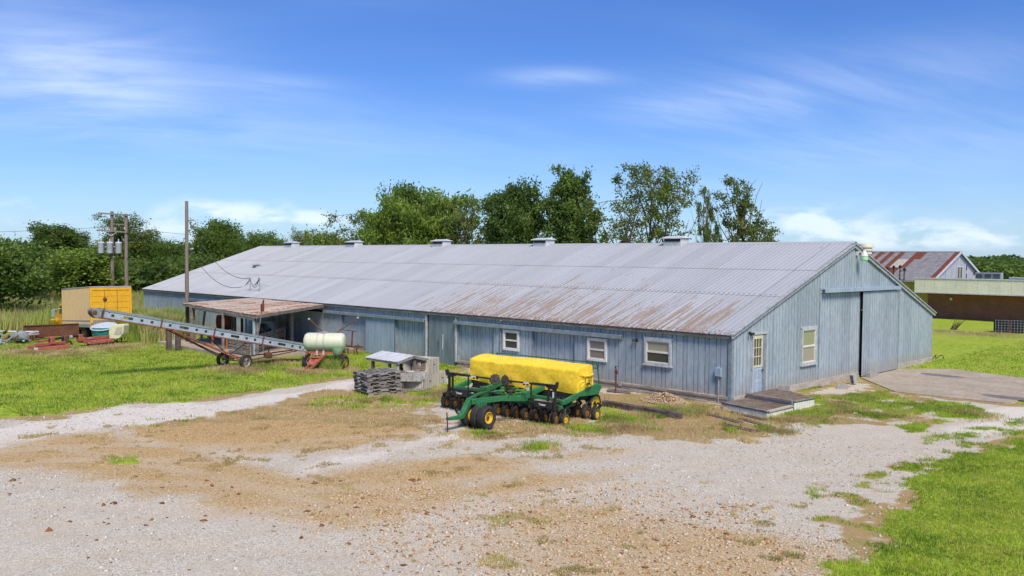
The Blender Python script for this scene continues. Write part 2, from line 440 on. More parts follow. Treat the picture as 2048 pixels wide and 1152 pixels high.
def roofmat():
    """white painted ribbed steel with paint worn off in streaks down the slope near the right end's eave"""
    m = bpy.data.materials.new('worn_white_roof_steel'); m.use_nodes = True
    t = NT(m.node_tree)
    P = t.n('ShaderNodeNewGeometry').outputs['Position']
    s = t.n('ShaderNodeSeparateXYZ', {0: P}); x, y = s.outputs[0], s.outputs[1]
    oi = t.n('ShaderNodeObjectInfo').outputs['Random']
    base = t.mix(t.noise(t.mul3(P, (1.5, .25, .25)), 1.2, 5, .6), (.43, .443, .458), (.35, .36, .373))
    q = t.math('MULTIPLY_ADD', oi, .12, .94)
    base = t.mix(1.0, base, t.n('ShaderNodeCombineColor', {0: q, 1: q, 2: q}).outputs[0], 'MULTIPLY')
    # the vertical stain streaks running down the slope
    streak = t.noise(t.mul3(P, (4.2, .22, .22)), 1.6, 6, .62)
    fine = t.noise(t.mul3(P, (3, .8, .8)), 7, 5, .7)
    sf = t.math('MULTIPLY_ADD', fine, .35, t.math('MULTIPLY', streak, .75))
    # where the paint has worn: an area over the lower slope
    region = t.math('MULTIPLY', t.math('MULTIPLY', t.ss(x, -24, -14), t.ss(x, -.1, -1.6)), t.ss(y, 6.2, .6))
    r2 = t.math('MULTIPLY', t.math('MULTIPLY', t.ss(x, -27, -19), t.ss(x, -4, -12)), t.math('MULTIPLY', t.ss(y, 9, 6), t.ss(y, 2.0, 4.5)))
    reg = t.math('ADD', region, t.math('MULTIPLY', r2, .15), clamp=True)
    reg = t.math('ADD', reg, t.ss(t.noise(t.mul3(P, (.25, .14, .1)), 1.0, 2), .6, .8, 0, .5), clamp=True)
    thr = t.math('MULTIPLY_ADD', reg, -.205, .735)
    wf = t.ss(t.math('SUBTRACT', sf, thr), -.012, .03)
    col = t.mix(t.math('MULTIPLY', wf, .8), base, t.mix(fine, (.22, .14, .08), (.36, .27, .18)))
    # strong rust right at the eave
    eav = t.math('MULTIPLY', t.ss(y, .55, .0), t.ss(x, -20, -14))
    rf = t.math('MULTIPLY', t.ss(t.math('ADD', fine, t.math('MULTIPLY', eav, .12)), .64, .70), t.ss(y, 1.1, .1))
    col = t.mix(rf, col, (.20, .08, .035))
    n2 = t.noise(P, 11, 4, .7)
    col = t.mix(t.ss(n2, .66, .76), col, (.2, .18, .17))
    scr = t.noise(t.mul3(P, (7.5, .45, .45)), 1.5, 5, .6)
    col = t.mix(t.ss(scr, .665, .70, 0, .8), col, (.22, .215, .235))
    b = t.n('ShaderNodeBsdfPrincipled', {'Base Color': col, 'Roughness': .5, 'Metallic': .08, 'Specular IOR Level': .35,
                                         'Normal': t.n('ShaderNodeBump', {'Strength': .25, 'Distance': .02, 'Height': t.noise(P, 2.2, 3)}).outputs[0]})
    t.n('ShaderNodeOutputMaterial', {0: b.outputs[0]})
    return m


M['roof'] = roofmat()
M['shedroof'] = pmat('rusted_corrugated_shed_roof', (.52, .47, .41), (.40, .32, .25), 2.5, .7, stretch=(1.5, .3, 1), rust=.42, rustc=(.33, .13, .045), rustc2=(.26, .09, .03), rscale=1.4,
                     rstretch=(2.2, .35, 1), grime=.3, vary=.12)
M['redroof'] = pmat('grey_rusting_roof_sheet', (.27, .265, .27), (.20, .195, .20), 2, .6, grime=.3, rust=.24, rustc=(.20, .06, .035), rscale=2, rstretch=(2, .3, .3))
M['redroof2'] = pmat('fully_rusted_roof_sheet', (.19, .055, .03), (.14, .045, .03), 2, .8, grime=.3, rust=.12, rustc=(.33, .3, .3), rustc2=(.3, .28, .28), rscale=2.5, rstretch=(2, .3, .3))
M['skylight'] = pmat('pale_skylight_sheet', (.50, .48, .40), rough=.5)


def leafmat(name, c1, c2, c3=None):
    m = bpy.data.materials.new(name); m.use_nodes = True
    t = NT(m.node_tree)
    a = t.n('ShaderNodeAttribute', attribute_name='tone').outputs['Fac']
    col = t.mix(a, c1, c2)
    if c3:
        P = t.n('ShaderNodeNewGeometry').outputs['Position']
        col = t.mix(t.ss(t.noise(P, .5, 3), .45, .7), col, c3)
    d = t.n('ShaderNodeBsdfPrincipled', {'Base Color': col, 'Roughness': .55, 'Specular IOR Level': .3})
    tr = t.n('ShaderNodeBsdfTranslucent', {'Color': t.mix(.35, col, (.25, .33, .04))})
    mx = t.n('ShaderNodeMixShader', {0: .42, 1: d.outputs[0], 2: tr.outputs[0]})
    t.n('ShaderNodeOutputMaterial', {0: mx.outputs[0]})
    return m


M['leafdark'] = leafmat('dark_green_leaves', (.05, .10, .022), (.19, .29, .06))
M['leafmid'] = leafmat('mid_green_leaves', (.07, .14, .022), (.19, .28, .05))
M['leafbright'] = leafmat('bright_green_leaves', (.13, .22, .03), (.28, .38, .06))
M['leafolive'] = leafmat('olive_green_leaves', (.06, .105, .022), (.20, .27, .06), (.20, .22, .06))
M['grass'] = leafmat('lawn_blades', (.11, .23, .015), (.45, .58, .055), (.42, .48, .07))
M['straw'] = leafmat('straw_blades', (.42, .30, .14), (.75, .58, .32))
M['weed'] = leafmat('tall_weed_blades', (.20, .32, .05), (.50, .58, .14), (.62, .54, .26))


# ------------------------------------------------------------------ noise and masks for the ground
def _h(ix, iy, seed):
    n = (ix * 374761393 + iy * 668265263 + seed * 974634777) & 0xffffffff
    n = ((n ^ (n >> 13)) * 1274126177) & 0xffffffff
    return ((n ^ (n >> 16)) & 0xffff) / 65535.0


def vn(x, y, s, seed=0):
    x = np.asarray(x) / s; y = np.asarray(y) / s
    ix = np.floor(x).astype(np.int64); iy = np.floor(y).astype(np.int64)
    fx = x - ix; fy = y - iy
    fx = fx * fx * (3 - 2 * fx); fy = fy * fy * (3 - 2 * fy)
    a = _h(ix, iy, seed); b = _h(ix + 1, iy, seed); c = _h(ix, iy + 1, seed); d = _h(ix + 1, iy + 1, seed)
    return (a * (1 - fx) + b * fx) * (1 - fy) + (c * (1 - fx) + d * fx) * fy


def fbm(x, y, s, seed=0, o=4):
    r = 0; a = .5; t = 0
    for k in range(o):
        r = r + a * vn(x, y, s / 2 ** k, seed + k * 17); t += a; a *= .55
    return r / t


def sdf(x, y, poly):
    """signed distance in metres, positive inside"""
    P = np.asarray(poly, float)[:, :2]; n = len(P)
    d = np.full(np.shape(x), 1e9); ins = np.zeros(np.shape(x), bool)
    for i in range(n):
        a = P[i]; b = P[(i + 1) % n]; e = b - a
        wx = x - a[0]; wy = y - a[1]
        t = np.clip((wx * e[0] + wy * e[1]) / (e @ e + 1e-9), 0, 1)
        d = np.minimum(d, (wx - e[0] * t) ** 2 + (wy - e[1] * t) ** 2)
        c = ((a[1] > y) != (b[1] > y)) & (x < (b[0] - a[0]) * (y - a[1]) / (b[1] - a[1] + 1e-12) + a[0])
        ins ^= c
    return np.where(ins, 1, -1) * np.sqrt(d)


def gp(*pts):
    return [tuple(G(px, py)[:2]) for px, py in pts]


def sm(v, lo, hi):
    t = np.clip((v - lo) / (hi - lo), 0, 1)
    return t * t * (3 - 2 * t)


YARD = gp((-500, 862), (-100, 850), (0, 838), (120, 832), (240, 808), (400, 800), (560, 777), (715, 752), (760, 742), (860, 775), (910, 745), (930, 730), (1010, 742), (1120, 757)) \
    + [(-5, .2), (.2, .2), (.2, 10.9)] + gp((1720, 757), (1790, 785), (2010, 808), (2200, 816), (2400, 822), (2400, 850), (2048, 862), (1960, 902), (1880, 935), (1850, 962), (1790, 1010), (1730, 1050), (1745, 1075),
                                             (1680, 1152), (1650, 1250), (1620, 1500), (1500, 3000), (400, 3000), (-500, 1500), (-900, 1000))
PATCH = [  # green patches in the yard: polygon, strength
    (gp((700, 790), (760, 775), (860, 785), (900, 760), (935, 770), (930, 800), (860, 812), (760, 822), (640, 818), (560, 830), (620, 800)), .62),
    (gp((895, 745), (930, 742), (935, 790), (900, 800), (870, 790), (830, 800), (840, 780)), .95),
    (gp((1205, 815), (1260, 822), (1340, 845), (1320, 862), (1240, 862), (1190, 856), (1190, 835)), .85),
    (gp((1290, 812), (1420, 812), (1440, 826), (1400, 838), (1310, 832)), .8),
    (gp((1560, 800), (1640, 790), (1760, 776), (1830, 800), (1960, 805), (1995, 825), (1960, 845), (1880, 850), (1830, 835), (1760, 840), (1700, 830), (1620, 850), (1560, 850), (1530, 835)), .62),
    (gp((1860, 810), (1990, 815), (1985, 835), (1930, 848), (1870, 835)), .8),
    (gp((1790, 842), (1850, 845), (1850, 870), (1800, 870)), .7),
    (gp((1840, 870), (1990, 850), (2048, 835), (2100, 860), (1960, 905), (1870, 930), (1840, 960), (1700, 975), (1760, 940), (1850, 905)), .5),
    (gp((1560, 1000), (1700, 960), (1800, 950), (1790, 1010), (1700, 1050), (1620, 1060), (1540, 1040)), .42),
    (gp((225, 915), (280, 910), (295, 925), (250, 934)), .8),
    (gp((180, 850), (330, 832), (560, 820), (420, 845), (260, 870)), .42),
    (gp((1480, 840), (1570, 850), (1560, 868), (1500, 862)), .55),
    (gp((990, 846), (1050, 852), (1060, 872), (990, 868)), .55),
    (gp((1480, 1000), (1560, 960), (1640, 930), (1560, 1000), (1500, 1080), (1380, 1100)), .33),
]
DRYP = [
    (gp((930, 790), (1200, 770), (1215, 830), (1140, 865), (1000, 850)), .9),
    (gp((1200, 785), (1300, 790), (1460, 812), (1600, 850), (1560, 870), (1420, 885), (1300, 880), (1180, 870), (1000, 880), (900, 860), (880, 830), (1000, 830), (1180, 850)), .85),
    (gp((1560, 795), (1760, 770), (1860, 795), (1990, 820), (1900, 850), (1700, 850), (1560, 852)), .7),
    (gp((640, 770), (760, 790), (880, 800), (920, 850), (820, 860), (600, 840), (420, 850), (300, 850), (560, 800)), .75),
    (gp((0, 790), (150, 800), (230, 812), (100, 838), (0, 842), (-200, 850), (-200, 790)), .75),
    (gp((-60, 690), (60, 688), (75, 712), (280, 694), (285, 680), (340, 690), (200, 722), (60, 716), (-60, 706)), .9),
    (gp((400, 722), (480, 730), (600, 690), (640, 700), (600, 730), (530, 742), (450, 752), (410, 742)), .9),
    (gp((578, 738), (640, 728), (700, 730), (680, 748), (620, 755), (580, 750)), .8),
    (gp((690, 700), (740, 690), (760, 700), (700, 712)), .7),
    (gp((1866, 655), (2100, 662), (2100, 676), (1866, 670)), .9),
    (gp((1740, 930), (1900, 905), (1830, 960), (1760, 1010), (1700, 1060), (1600, 1100), (1560, 1040)), .5),
]
TANP = [
    (gp((250, 855), (560, 803), (760, 800), (880, 850), (860, 880), (620, 905), (300, 905)), .95),
    (gp((-100, 860), (250, 862), (620, 940), (860, 905), (1160, 905), (1250, 905), (1000, 960), (1000, 1000), (900, 1040), (700, 1050), (420, 1015), (250, 985), (0, 940), (-300, 900)), .72),
    (gp((620, 1010), (900, 960), (1150, 940), (1250, 940), (1150, 985), (960, 1010), (850, 1030)), .8),
    (gp((860, 1030), (1050, 1000), (1250, 990), (1450, 1040), (1600, 1060), (1640, 1100), (1600, 1200), (1100, 1260), (950, 1140)), .62),
    (gp((1230, 790), (1440, 820), (1560, 870), (1300, 880), (1180, 865)), .6),
]
WHITEP = [
    (gp((-300, 880), (0, 852), (240, 815), (420, 805), (600, 782), (715, 756), (715, 772), (600, 797), (400, 838), (200, 858), (0, 890), (-300, 915)), 1.0),
    (gp((560, 935), (700, 905), (860, 872), (960, 858), (1000, 870), (860, 895), (700, 930), (600, 950)), .6),
    (gp((1950, 812), (2200, 818), (2200, 850), (2000, 860), (1900, 880), (1900, 858)), .7),
]


def masks(x, y):
    n1 = fbm(x, y, 1.6, 3); n2 = fbm(x, y, .5, 11); n3 = fbm(x, y, 5.0, 21)
    yd = sdf(x, y, YARD)
    g = sm(-(yd) + (n1 - .5) * 1.6 + (n2 - .5) * 1.0, -.25, .35)
    for poly, st in PATCH:
        d = sdf(x, y, poly)
        m = sm(d + (n1 - .5) * 1.5 + (n2 - .5) * .8, -.35, .55) * st
        g = np.maximum(g, sm(m + (n2 - .5) * 1.1 * (1 - .5 * st), .28, .8) * np.minimum(1, st + .25))
    # thin weedy growth in the stony lower right
    dry = np.zeros_like(g)
    for poly, st in DRYP:
        d = sdf(x, y, poly)
        dry = np.maximum(dry, sm(sm(d + (n1 - .5) * 1.6, -.5, .6) * st + (n2 - .5) * 1.1, .3, .8))
    tan = np.zeros_like(g)
    for poly, st in TANP:
        d = sdf(x, y, poly)
        tan = np.maximum(tan, sm(d + (n1 - .5) * 2.2 + (n3 - .5) * 1.5, -1.1, 1.1) * st)
    wh = np.zeros_like(g)
    for poly, st in WHITEP:
        d = sdf(x, y, poly)
        wh = np.maximum(wh, sm(d + (n1 - .5) * 1.6 + (n2 - .5) * .6, -.7, .7) * st)
    band = sm(.75 - np.abs(yd + .25 + (n1 - .5) * 1.3), -.2, .5) * sm(y, 40, 30)
    dry = np.maximum(dry, sm(band * .9 + (n2 - .5) * 1.3, .35, .8))
    tan = tan * (1 - wh * .9)
    return g, dry, tan, wh


TRK = [gp((-200, 930), (150, 905), (480, 905), (800, 880), (1000, 868)), gp((-200, 1010), (200, 985), (560, 1000), (900, 985), (1250, 925), (1600, 890), (2000, 850)),
       gp((-100, 1120), (350, 1060), (800, 1090), (1200, 1010), (1560, 930), (1900, 880)), gp((100, 870), (500, 940), (760, 1010), (1000, 1110), (1100, 1200))]


def tracks(x, y):
    out = np.zeros_like(x)
    wob = (fbm(x, y, 2.5, 61) - .5) * .5
    for poly in TRK:
        P = np.array(poly); dm = np.full(x.shape, 1e9); sg = np.zeros_like(x)
        for i in range(len(P) - 1):
            e = P[i + 1] - P[i]; wx = x - P[i][0]; wy = y - P[i][1]
            t = np.clip((wx * e[0] + wy * e[1]) / (e @ e), 0, 1)
            dd = np.hypot(wx - e[0] * t, wy - e[1] * t)
            dm = np.minimum(dm, dd)
        r = np.abs(dm + wob - .85)
        out = np.maximum(out, sm(.30 - r, -.12, .14) * (.35 + .65 * fbm(x, y, 3.0, 62)))
    return out


def hgt(x, y):
    near = np.exp(-((x + 2.0) ** 2 + (y + 1.6) ** 2) / 3.0) * 0.0
    far = sm(np.hypot(x, y), 90, 400)
    return (fbm(x, y, 2.4, 5, 3) - .5) * .05 + near + far * -.3 - .018 * tracks(x, y) * (np.hypot(x + 2, y + 12) < 30)


def add_attr(me, name, arr):
    a = me.attributes.new(name, 'FLOAT', 'POINT')
    a.data.foreach_set('value', np.asarray(arr, np.float32))


def np_mesh(name, verts, loops, sizes, mat):
    me = bpy.data.meshes.new(name)
    me.vertices.add(len(verts)); me.vertices.foreach_set('co', np.asarray(verts, np.float32).ravel())
    me.loops.add(len(loops)); me.loops.foreach_set('vertex_index', np.asarray(loops, np.int32))
    me.polygons.add(len(sizes))
    st_ = np.concatenate([[0], np.cumsum(sizes)[:-1]]).astype(np.int32)
    me.polygons.foreach_set('loop_start', st_)
    me.update(calc_edges=True)
    if mat: me.materials.append(mat)
    return me


def link(name, me, parent=None):
    o = bpy.data.objects.new(name, me); COL.objects.link(o)
    if parent is not None: o.parent = parent
    return o


# ------------------------------------------------------------------ ground sheet
def ground():
    def ext(a, b, step, far, sgn_lo=True):
        mid = np.arange(a, b + 1e-6, step)
        k = np.cumsum(step * 1.22 ** np.arange(1, 60)); k = k[k < far]
        return np.concatenate([a - k[::-1], mid, b + k])
    xs = ext(-46, 15, .16, 2500); ys = ext(-26.5, 14, .16, 2500)
    X, Y = np.meshgrid(xs, ys)
    x = X.ravel(); y = Y.ravel()
    g, dry, tan, wh = masks(x, y)
    z = hgt(x, y) + g * .012
    nx, ny = len(xs), len(ys)
    idx = np.arange(nx * ny).reshape(ny, nx)
    q = np.stack([idx[:-1, :-1], idx[:-1, 1:], idx[1:, 1:], idx[1:, :-1]], -1).reshape(-1, 4)
    m = bpy.data.materials.new('gravel_yard_and_grass'); m.use_nodes = True
    t = NT(m.node_tree)
    P = t.n('ShaderNodeNewGeometry').outputs['Position']
    A = lambda n_: t.n('ShaderNodeAttribute', attribute_name=n_).outputs['Fac']
    nf = t.noise(P, 9, 6, .65)
    nm = t.noise(P, 1.3, 5, .6)
    nl = t.noise(P, .28, 4, .55)
    vst = t.voro(P, 38, 'Color'); vs2 = t.voro(P, 95, 'Color')
    sv = t.n('ShaderNodeSeparateColor', {0: vst}).outputs[0]; sv2 = t.n('ShaderNodeSeparateColor', {0: vs2}).outputs[1]
    stone = t.math('MULTIPLY_ADD', sv, .5, t.math('MULTIPLY', sv2, .5))
    grav = t.mix(t.ss(stone, .15, .85), (.31, .278, .225), (.66, .61, .51))
    grav = t.mix(t.ss(nm, .40, .75, 0, .55), grav, (.43, .36, .245))
    grav = t.mix(t.ss(nl, .42, .68, 0, .35), grav, (.50, .45, .37))
    wht = t.mix(t.ss(stone, .1, .8), (.42, .39, .335), (.73, .685, .60))
    tan_ = t.mix(t.ss(stone, .2, .8), (.24, .155, .065), (.60, .42, .185))
    tan_ = t.mix(t.ss(nf, .45, .7, 0, .55), tan_, (.35, .24, .10))
    dry_ = t.mix(nf, (.22, .15, .07), (.48, .34, .16))
    dry_ = t.mix(t.ss(nm, .45, .65, 0, .5), dry_, (.22, .23, .06))
    gr = t.mix(t.ss(t.noise(P, 3.0, 5, .6), .3, .7), (.16, .25, .02), (.35, .44, .045))
    gr = t.mix(t.ss(nl, .42, .66), gr, (.31, .36, .05))
    gr = t.mix(t.ss(nf, .62, .75, 0, .6), gr, (.16, .14, .05))
    # beyond the mown part the field is rougher
    def fac(a, k, sharp=.22):
        v = t.math('ADD', a, t.math('MULTIPLY', t.math('SUBTRACT', k, .5), .9))
        return t.ss(v, .5 - sharp, .5 + sharp)
    c = t.mix(fac(A('white'), nm), grav, wht)
    c = t.mix(t.math('MULTIPLY', fac(A('tan'), t.math('MULTIPLY_ADD', nf, .6, t.math('MULTIPLY', nm, .4)), .34), .96), c, tan_)
    c = t.mix(t.math('MULTIPLY', fac(A('track'), nf, .45), .42), c, t.mix(stone, (.40, .335, .25), (.60, .515, .40)))
    c = t.mix(fac(A('dry'), nf), c, dry_)
    c = t.mix(fac(A('grass'), nf), c, gr)
    bh = t.math('ADD', t.math('MULTIPLY', t.voro(P, 38), .6), t.math('MULTIPLY', t.noise(P, 60, 4, .7), .7))
    bm = t.n('ShaderNodeBump', {'Strength': .55, 'Distance': .025, 'Height': bh})
    b = t.n('ShaderNodeBsdfPrincipled', {'Base Color': c, 'Roughness': .95, 'Specular IOR Level': .12, 'Normal': bm.outputs[0]})
    t.n('ShaderNodeOutputMaterial', {0: b.outputs[0]})
    me = np_mesh('ground', np.stack([x, y, z], -1), q.ravel(), np.full(len(q), 4), m)
    for n_, a in (('grass', g), ('dry', dry), ('tan', tan), ('white', wh), ('track', tracks(x, y))):
        add_attr(me, n_, a)
    me.shade_smooth()
    o = link('ground', me)
    tag(o, 'flat farmyard ground of pale gravel, tan dirt and grass', None, None, 'structure')


ground()


def blades(name, n, sampler, hmin, hmax, wid, mat, label, lean=.5, seed=1, cat='grass', parent=None, per=1, spread=.04):
    """many thin curved blades as one mesh; sampler(n) -> x, y, keep"""
    r = np.random.default_rng(seed)
    x, y, keep = sampler(n, r)
    x = x[keep]; y = y[keep]
    if per > 1:
        x = np.repeat(x, per) + r.normal(0, spread, len(x) * per); y = np.repeat(y, per) + r.normal(0, spread, len(y) * per)
    k = len(x)
    h = r.uniform(hmin, hmax, k) * (0.6 + .8 * fbm(x, y, 1.3, 77)); ang = r.uniform(0, 2 * np.pi, k); la = r.uniform(0, 2 * np.pi, k)
    ln = r.uniform(.05, lean, k) * h
    z = hgt(x, y)
    dx = np.cos(ang) * wid / 2; dy = np.sin(ang) * wid / 2
    lx = np.cos(la) * ln; ly = np.sin(la) * ln
    v = np.empty((k, 5, 3))
    v[:, 0] = np.stack([x - dx, y - dy, z - .005], -1); v[:, 1] = np.stack([x + dx, y + dy, z - .005], -1)
    v[:, 2] = np.stack([x + dx * .8 + lx * .35, y + dy * .8 + ly * .35, z + h * .6], -1)
    v[:, 3] = np.stack([x - dx * .8 + lx * .35, y - dy * .8 + ly * .35, z + h * .6], -1)
    v[:, 4] = np.stack([x + lx, y + ly, z + h], -1)
    b = (np.arange(k) * 5)[:, None]
    loops = np.concatenate([b + 0, b + 1, b + 2, b + 3, b + 3, b + 2, b + 4], 1).ravel()
    me = np_mesh(name, v.reshape(-1, 3), loops, np.tile([4, 3], k), mat)
    tone = np.clip(fbm(x, y, .9, 5) * 2.0 - .55 + r.uniform(-.25, .3, k), 0, 1)
    add_attr(me, 'tone', np.repeat(tone, 5))
    o = link(name, me, parent)
    if parent is None: tag(o, label, cat, None, 'stuff')
    else: o['kind'] = 'stuff'
    return o


def in_box(x0, x1, y0, y1):
    def f(n, r):
        return r.uniform(x0, x1, n), r.uniform(y0, y1, n)
    return f


def visible(x, y, pad=60):
    """keep what lies in or just beside the view"""
    d0 = x - CP[0]; d1 = y - CP[1]
    dep = d0 * CF[0] + d1 * CF[1] + CP[2] * .0346
    px = 1024 + F_PX * (d0 * CR[0] + d1 * CR[1]) / np.maximum(dep, .1)
    return (dep > 6) & (px > -250) & (px < 2300), dep


# ------------------------------------------------------------------ the long barn
HE, HR, BW, BL = 2.58, 6.005, 20.04, 52.18
SL = math.atan2(HR - HE, BW / 2)
barn = thing('long_barn', 'long low blue-grey metal barn with ribbed pale steel roof and five ridge vents', 'barn', (-BL / 2, BW / 2, 0))


def ribbed(a0, a1, z0, ztop, off, axis, mat, groove=None, pitch=.229, gw=.03, gd=.018, parent=barn, name='siding_panel', irregular=False, flip=1, thick=.0):
    """one sheet of ribbed siding: axis 'x' faces -Y (flip 1), axis 'y' faces +X; ztop is a number or f(a)"""
    zt = ztop if callable(ztop) else (lambda a: ztop)
    prof = []
    a = a0; k = 0
    while a < a1 - 1e-4:
        p = pitch * ((.62, 1.3, .8, 1.28)[k % 4] if irregular else 1)
        fl = min(a + p - gw, a1)
        prof.append((a, fl, 0))
        if fl < a1 - 1e-4:
            prof.append((fl, min(fl + gw, a1), 1))
        a = fl + gw; k += 1
    vs = []; fs = []; mi = []
    for p, q, g in prof:
        d = gd if g else 0
        o = len(vs)
        for aa in (p, q):
            for z in (z0, zt(aa)):
                if axis == 'x': vs.append((aa, off + d * flip, z))
                else: vs.append((off - d * flip, aa, z))
        fs.append((o, o + 2, o + 3, o + 1) if axis == 'x' else (o, o + 2, o + 3, o + 1)); mi.append(g)
        if g:  # sides of the groove
            for aa in (p, q):
                o = len(vs)
                for dd in (0, d):
                    for z in (z0, zt(aa)):
                        if axis == 'x': vs.append((aa, off + dd * flip, z))
                        else: vs.append((off - dd * flip, aa, z))
                fs.append((o, o + 2, o + 3, o + 1)); mi.append(0)
    mb = MB(); mb.v = vs; mb.f = fs
    o = mb.build(name, mat, parent)
    o.data.materials.append(groove or M['groove'])
    for i, g in enumerate(mi):
        o.data.polygons[i].material_index = g
    return o


M['groove'] = pmat('dirty_siding_groove', (.105, .145, .205), (.14, .18, .24), 2, .8, stretch=V, grime=.3)
M['groove2'] = pmat('dirty_white_groove', (.2, .21, .23), rough=.8)
M['groove3'] = pmat('mustard_groove', (.28, .21, .04), rough=.8)


def sheets(a0, a1, z0, ztop, off, axis, mat=None, w_=.914, **k):
    n = max(1, round((a1 - a0) / w_)); st_ = (a1 - a0) / n
    for i in range(n):
        ribbed(a0 + i * st_, a0 + (i + 1) * st_ - .004, z0, ztop, off + (i % 2) * .004, axis, mat or M['siding'], **k)


ZF = HE - .05
# front wall, from the near corner to the far end
sheets(-4.86, -.12, .30, ZF, 0, 'x', irregular=True)
sheets(-7.39, -4.86, .30, 2.06, 0.004, 'x', irregular=True)
sheets(-9.87, -7.39, .30, 2.04, .16, 'x', irregular=True)
sheets(-12.32, -9.87, .28, 2.04, 0, 'x', irregular=True)
sheets(-14.81, -12.32, .26, 2.04, .14, 'x', irregular=True)
sheets(-14.93, -4.86, 2.2, ZF, 0, 'x')
sheets(-19.68, -17.19, .12, 2.0, .12, 'x', irregular=True)
sheets(-22.25, -19.68, .05, 2.0, -.06, 'x', M['siding_new'], irregular=True, groove=M['groove'])
sheets(-24.59, -22.25, .17, 2.0, .12, 'x', irregular=True)
sheets(-29.2, -24.59, .17, 2.0, 0, 'x', irregular=True)
sheets(-45.2, -29.2, .17, 2.136, 0, 'x')
sheets(-52.1, -45.2, .17, 2.136, 0.02, 'x')
sheets(-52.1, -17.19, 2.14, ZF, 0, 'x')
MB().box(-17.0, -14.95, .02, .10, .03, 2.42).build('sheet_door', M['greydoor'], barn)
# returns of the recessed bays
r_ = MB()
for xx in (-7.39, -9.87, -12.32, -14.81): r_.box(xx - .02, xx + .02, .0, .18, .26, 2.04)
for xx in (-17.19, -19.68, -22.25, -24.59): r_.box(xx - .02, xx + .02, -.02, .16, .1, 2.0)
r_.build('jamb', M['trimblue'], barn)['kind'] = 'stuff'
# dark lining behind the siding so that no light shows through
MB().box(-BL + .1, -.2, .22, .26, .0, 2.5).box(-.30, -.26, .3, BW - .3, 0, 2.5).build('inner_lining', M['dark'], barn)
# sliding door tracks
for x0, x1, z0, z1 in ((-14.93, -4.88, 2.04, 2.2), (-26.3, -17.19, 1.99, 2.14), (-44.0, -29.5, 1.95, 2.12)):
    t_ = MB(); t_.box(x0, x1, -.16, -.005, z1 - .03, z1); t_.box(x0, x1, -.165, -.13, z0, z1 - .03); t_.box(x0, x1, -.05, -.006, z0 - .02, z1 - .03)
    t_.build('door_track', M['trimblue'], barn)
# eave fascia boards and roof edge
x = -.0
while x > -BL:
    L_ = min(4.88, BL + x); dz = rnd.uniform(-.006, .006)
    MB().box(x - L_ + .01, x, -.125, -.085, HE - .19 + dz, HE - .03 + dz).build('fascia_board', M['fascia'], barn)
    x -= L_
MB().box(-BL, -.02, -.085, .02, HE - .08, HE - .06).build('soffit', M['fascia'], barn)
# corner and door posts
MB().box(-.13, .02, -.05, .10, .12, HE - .06).build('corner_board', M['trimblue'], barn)
for xx, w2 in ((-17.12, .11), (-14.88, .1)):
    MB().box(xx - w2 / 2, xx + w2 / 2, -.07, -.005, .2, 2.44).build('door_post', M['whitepaint'], barn)
MB().box(-17.2, -14.85, -.06, -.004, 2.41, 2.47).build('lintel', M['trimblue'], barn)
MB().tube([(-16.2, -.0, .95), (-16.2, -.05, 1.0), (-16.2, -.05, 1.1)], .015, 6).build('door_handle', M['black'], barn)
d_ = MB()
d_.tube([(-15.9, .016, 1.45), (-15.92, .016, .7)], .03, 5)
d_.build('torn_paint_strip', M['whitepaint'], barn)
# foundation boards along the front: three rows, aged
for r, (z0, z1, yo) in enumerate(((.20, .315, -.03), (.08, .20, .005), (-.06, .08, -.045))):
    x = -.12
    while x > -14.7:
        L_ = min(rnd.uniform(2.4, 4.2), x + 14.8); 
        b_ = MB()
        b_.add([(x, yo - .03, z0 + rnd.uniform(-.01, .01)), (x - L_ + .02, yo - .03 + rnd.uniform(-.03, .01), z0 + rnd.uniform(-.015, .01)), (x - L_ + .02, yo + .03, z0), (x, yo + .03, z0),
                (x, yo - .03, z1 - .004), (x - L_ + .02, yo - .03 + rnd.uniform(-.03, .01), z1 - .004 - rnd.uniform(0, .02)), (x - L_ + .02, yo + .03, z1 - .004), (x, yo + .03, z1 - .004)],
               [(0, 1, 2, 3), (7, 6, 5, 4), (0, 4, 5, 1), (1, 5, 6, 2), (2, 6, 7, 3), (3, 7, 4, 0)])
        b_.build('foundation_board', M['foundwood'], barn)
        x -= L_
for x0, x1 in ((-29, -24.6), (-24.58, -22.3), (-19.66, -17.2), (-45, -29.1)):
    MB().box(x0, x1, -.03, .03, -.03, .16).build('foundation_board', M['foundwood'], barn)
MB().bar((-4.0, -.12, .05), (-.9, -.16, .0), .05, .16).build('foundation_board', M['foundwood'], barn)

# gable wall
gz = lambda y: HE - .07 + (HR - HE) * (1 - abs(y - BW / 2) / (BW / 2))


def gsheets(y0, y1, z0, ztop, off=0.0, **k):
    n = max(1, round((y1 - y0) / .914)); st_ = (y1 - y0) / n
    for i in range(n):
        ribbed(y0 + i * st_, y0 + (i + 1) * st_ - .004, z0, ztop, off + (i % 2) * .004, 'y', M['siding'], **k)


gsheets(.10, BW / 2 * .0 + 6.92, .28, gz)
gsheets(6.92, 10.86, .24, 3.86)
gsheets(6.92, BW / 2, 4.06, gz); gsheets(BW / 2, 15.0, 4.06, gz)
gsheets(15.12, BW, .24, gz)
MB().box(-.02, .02, 6.86, 6.93, .24, 4.1).build('siding_trim', M['siding'], barn)
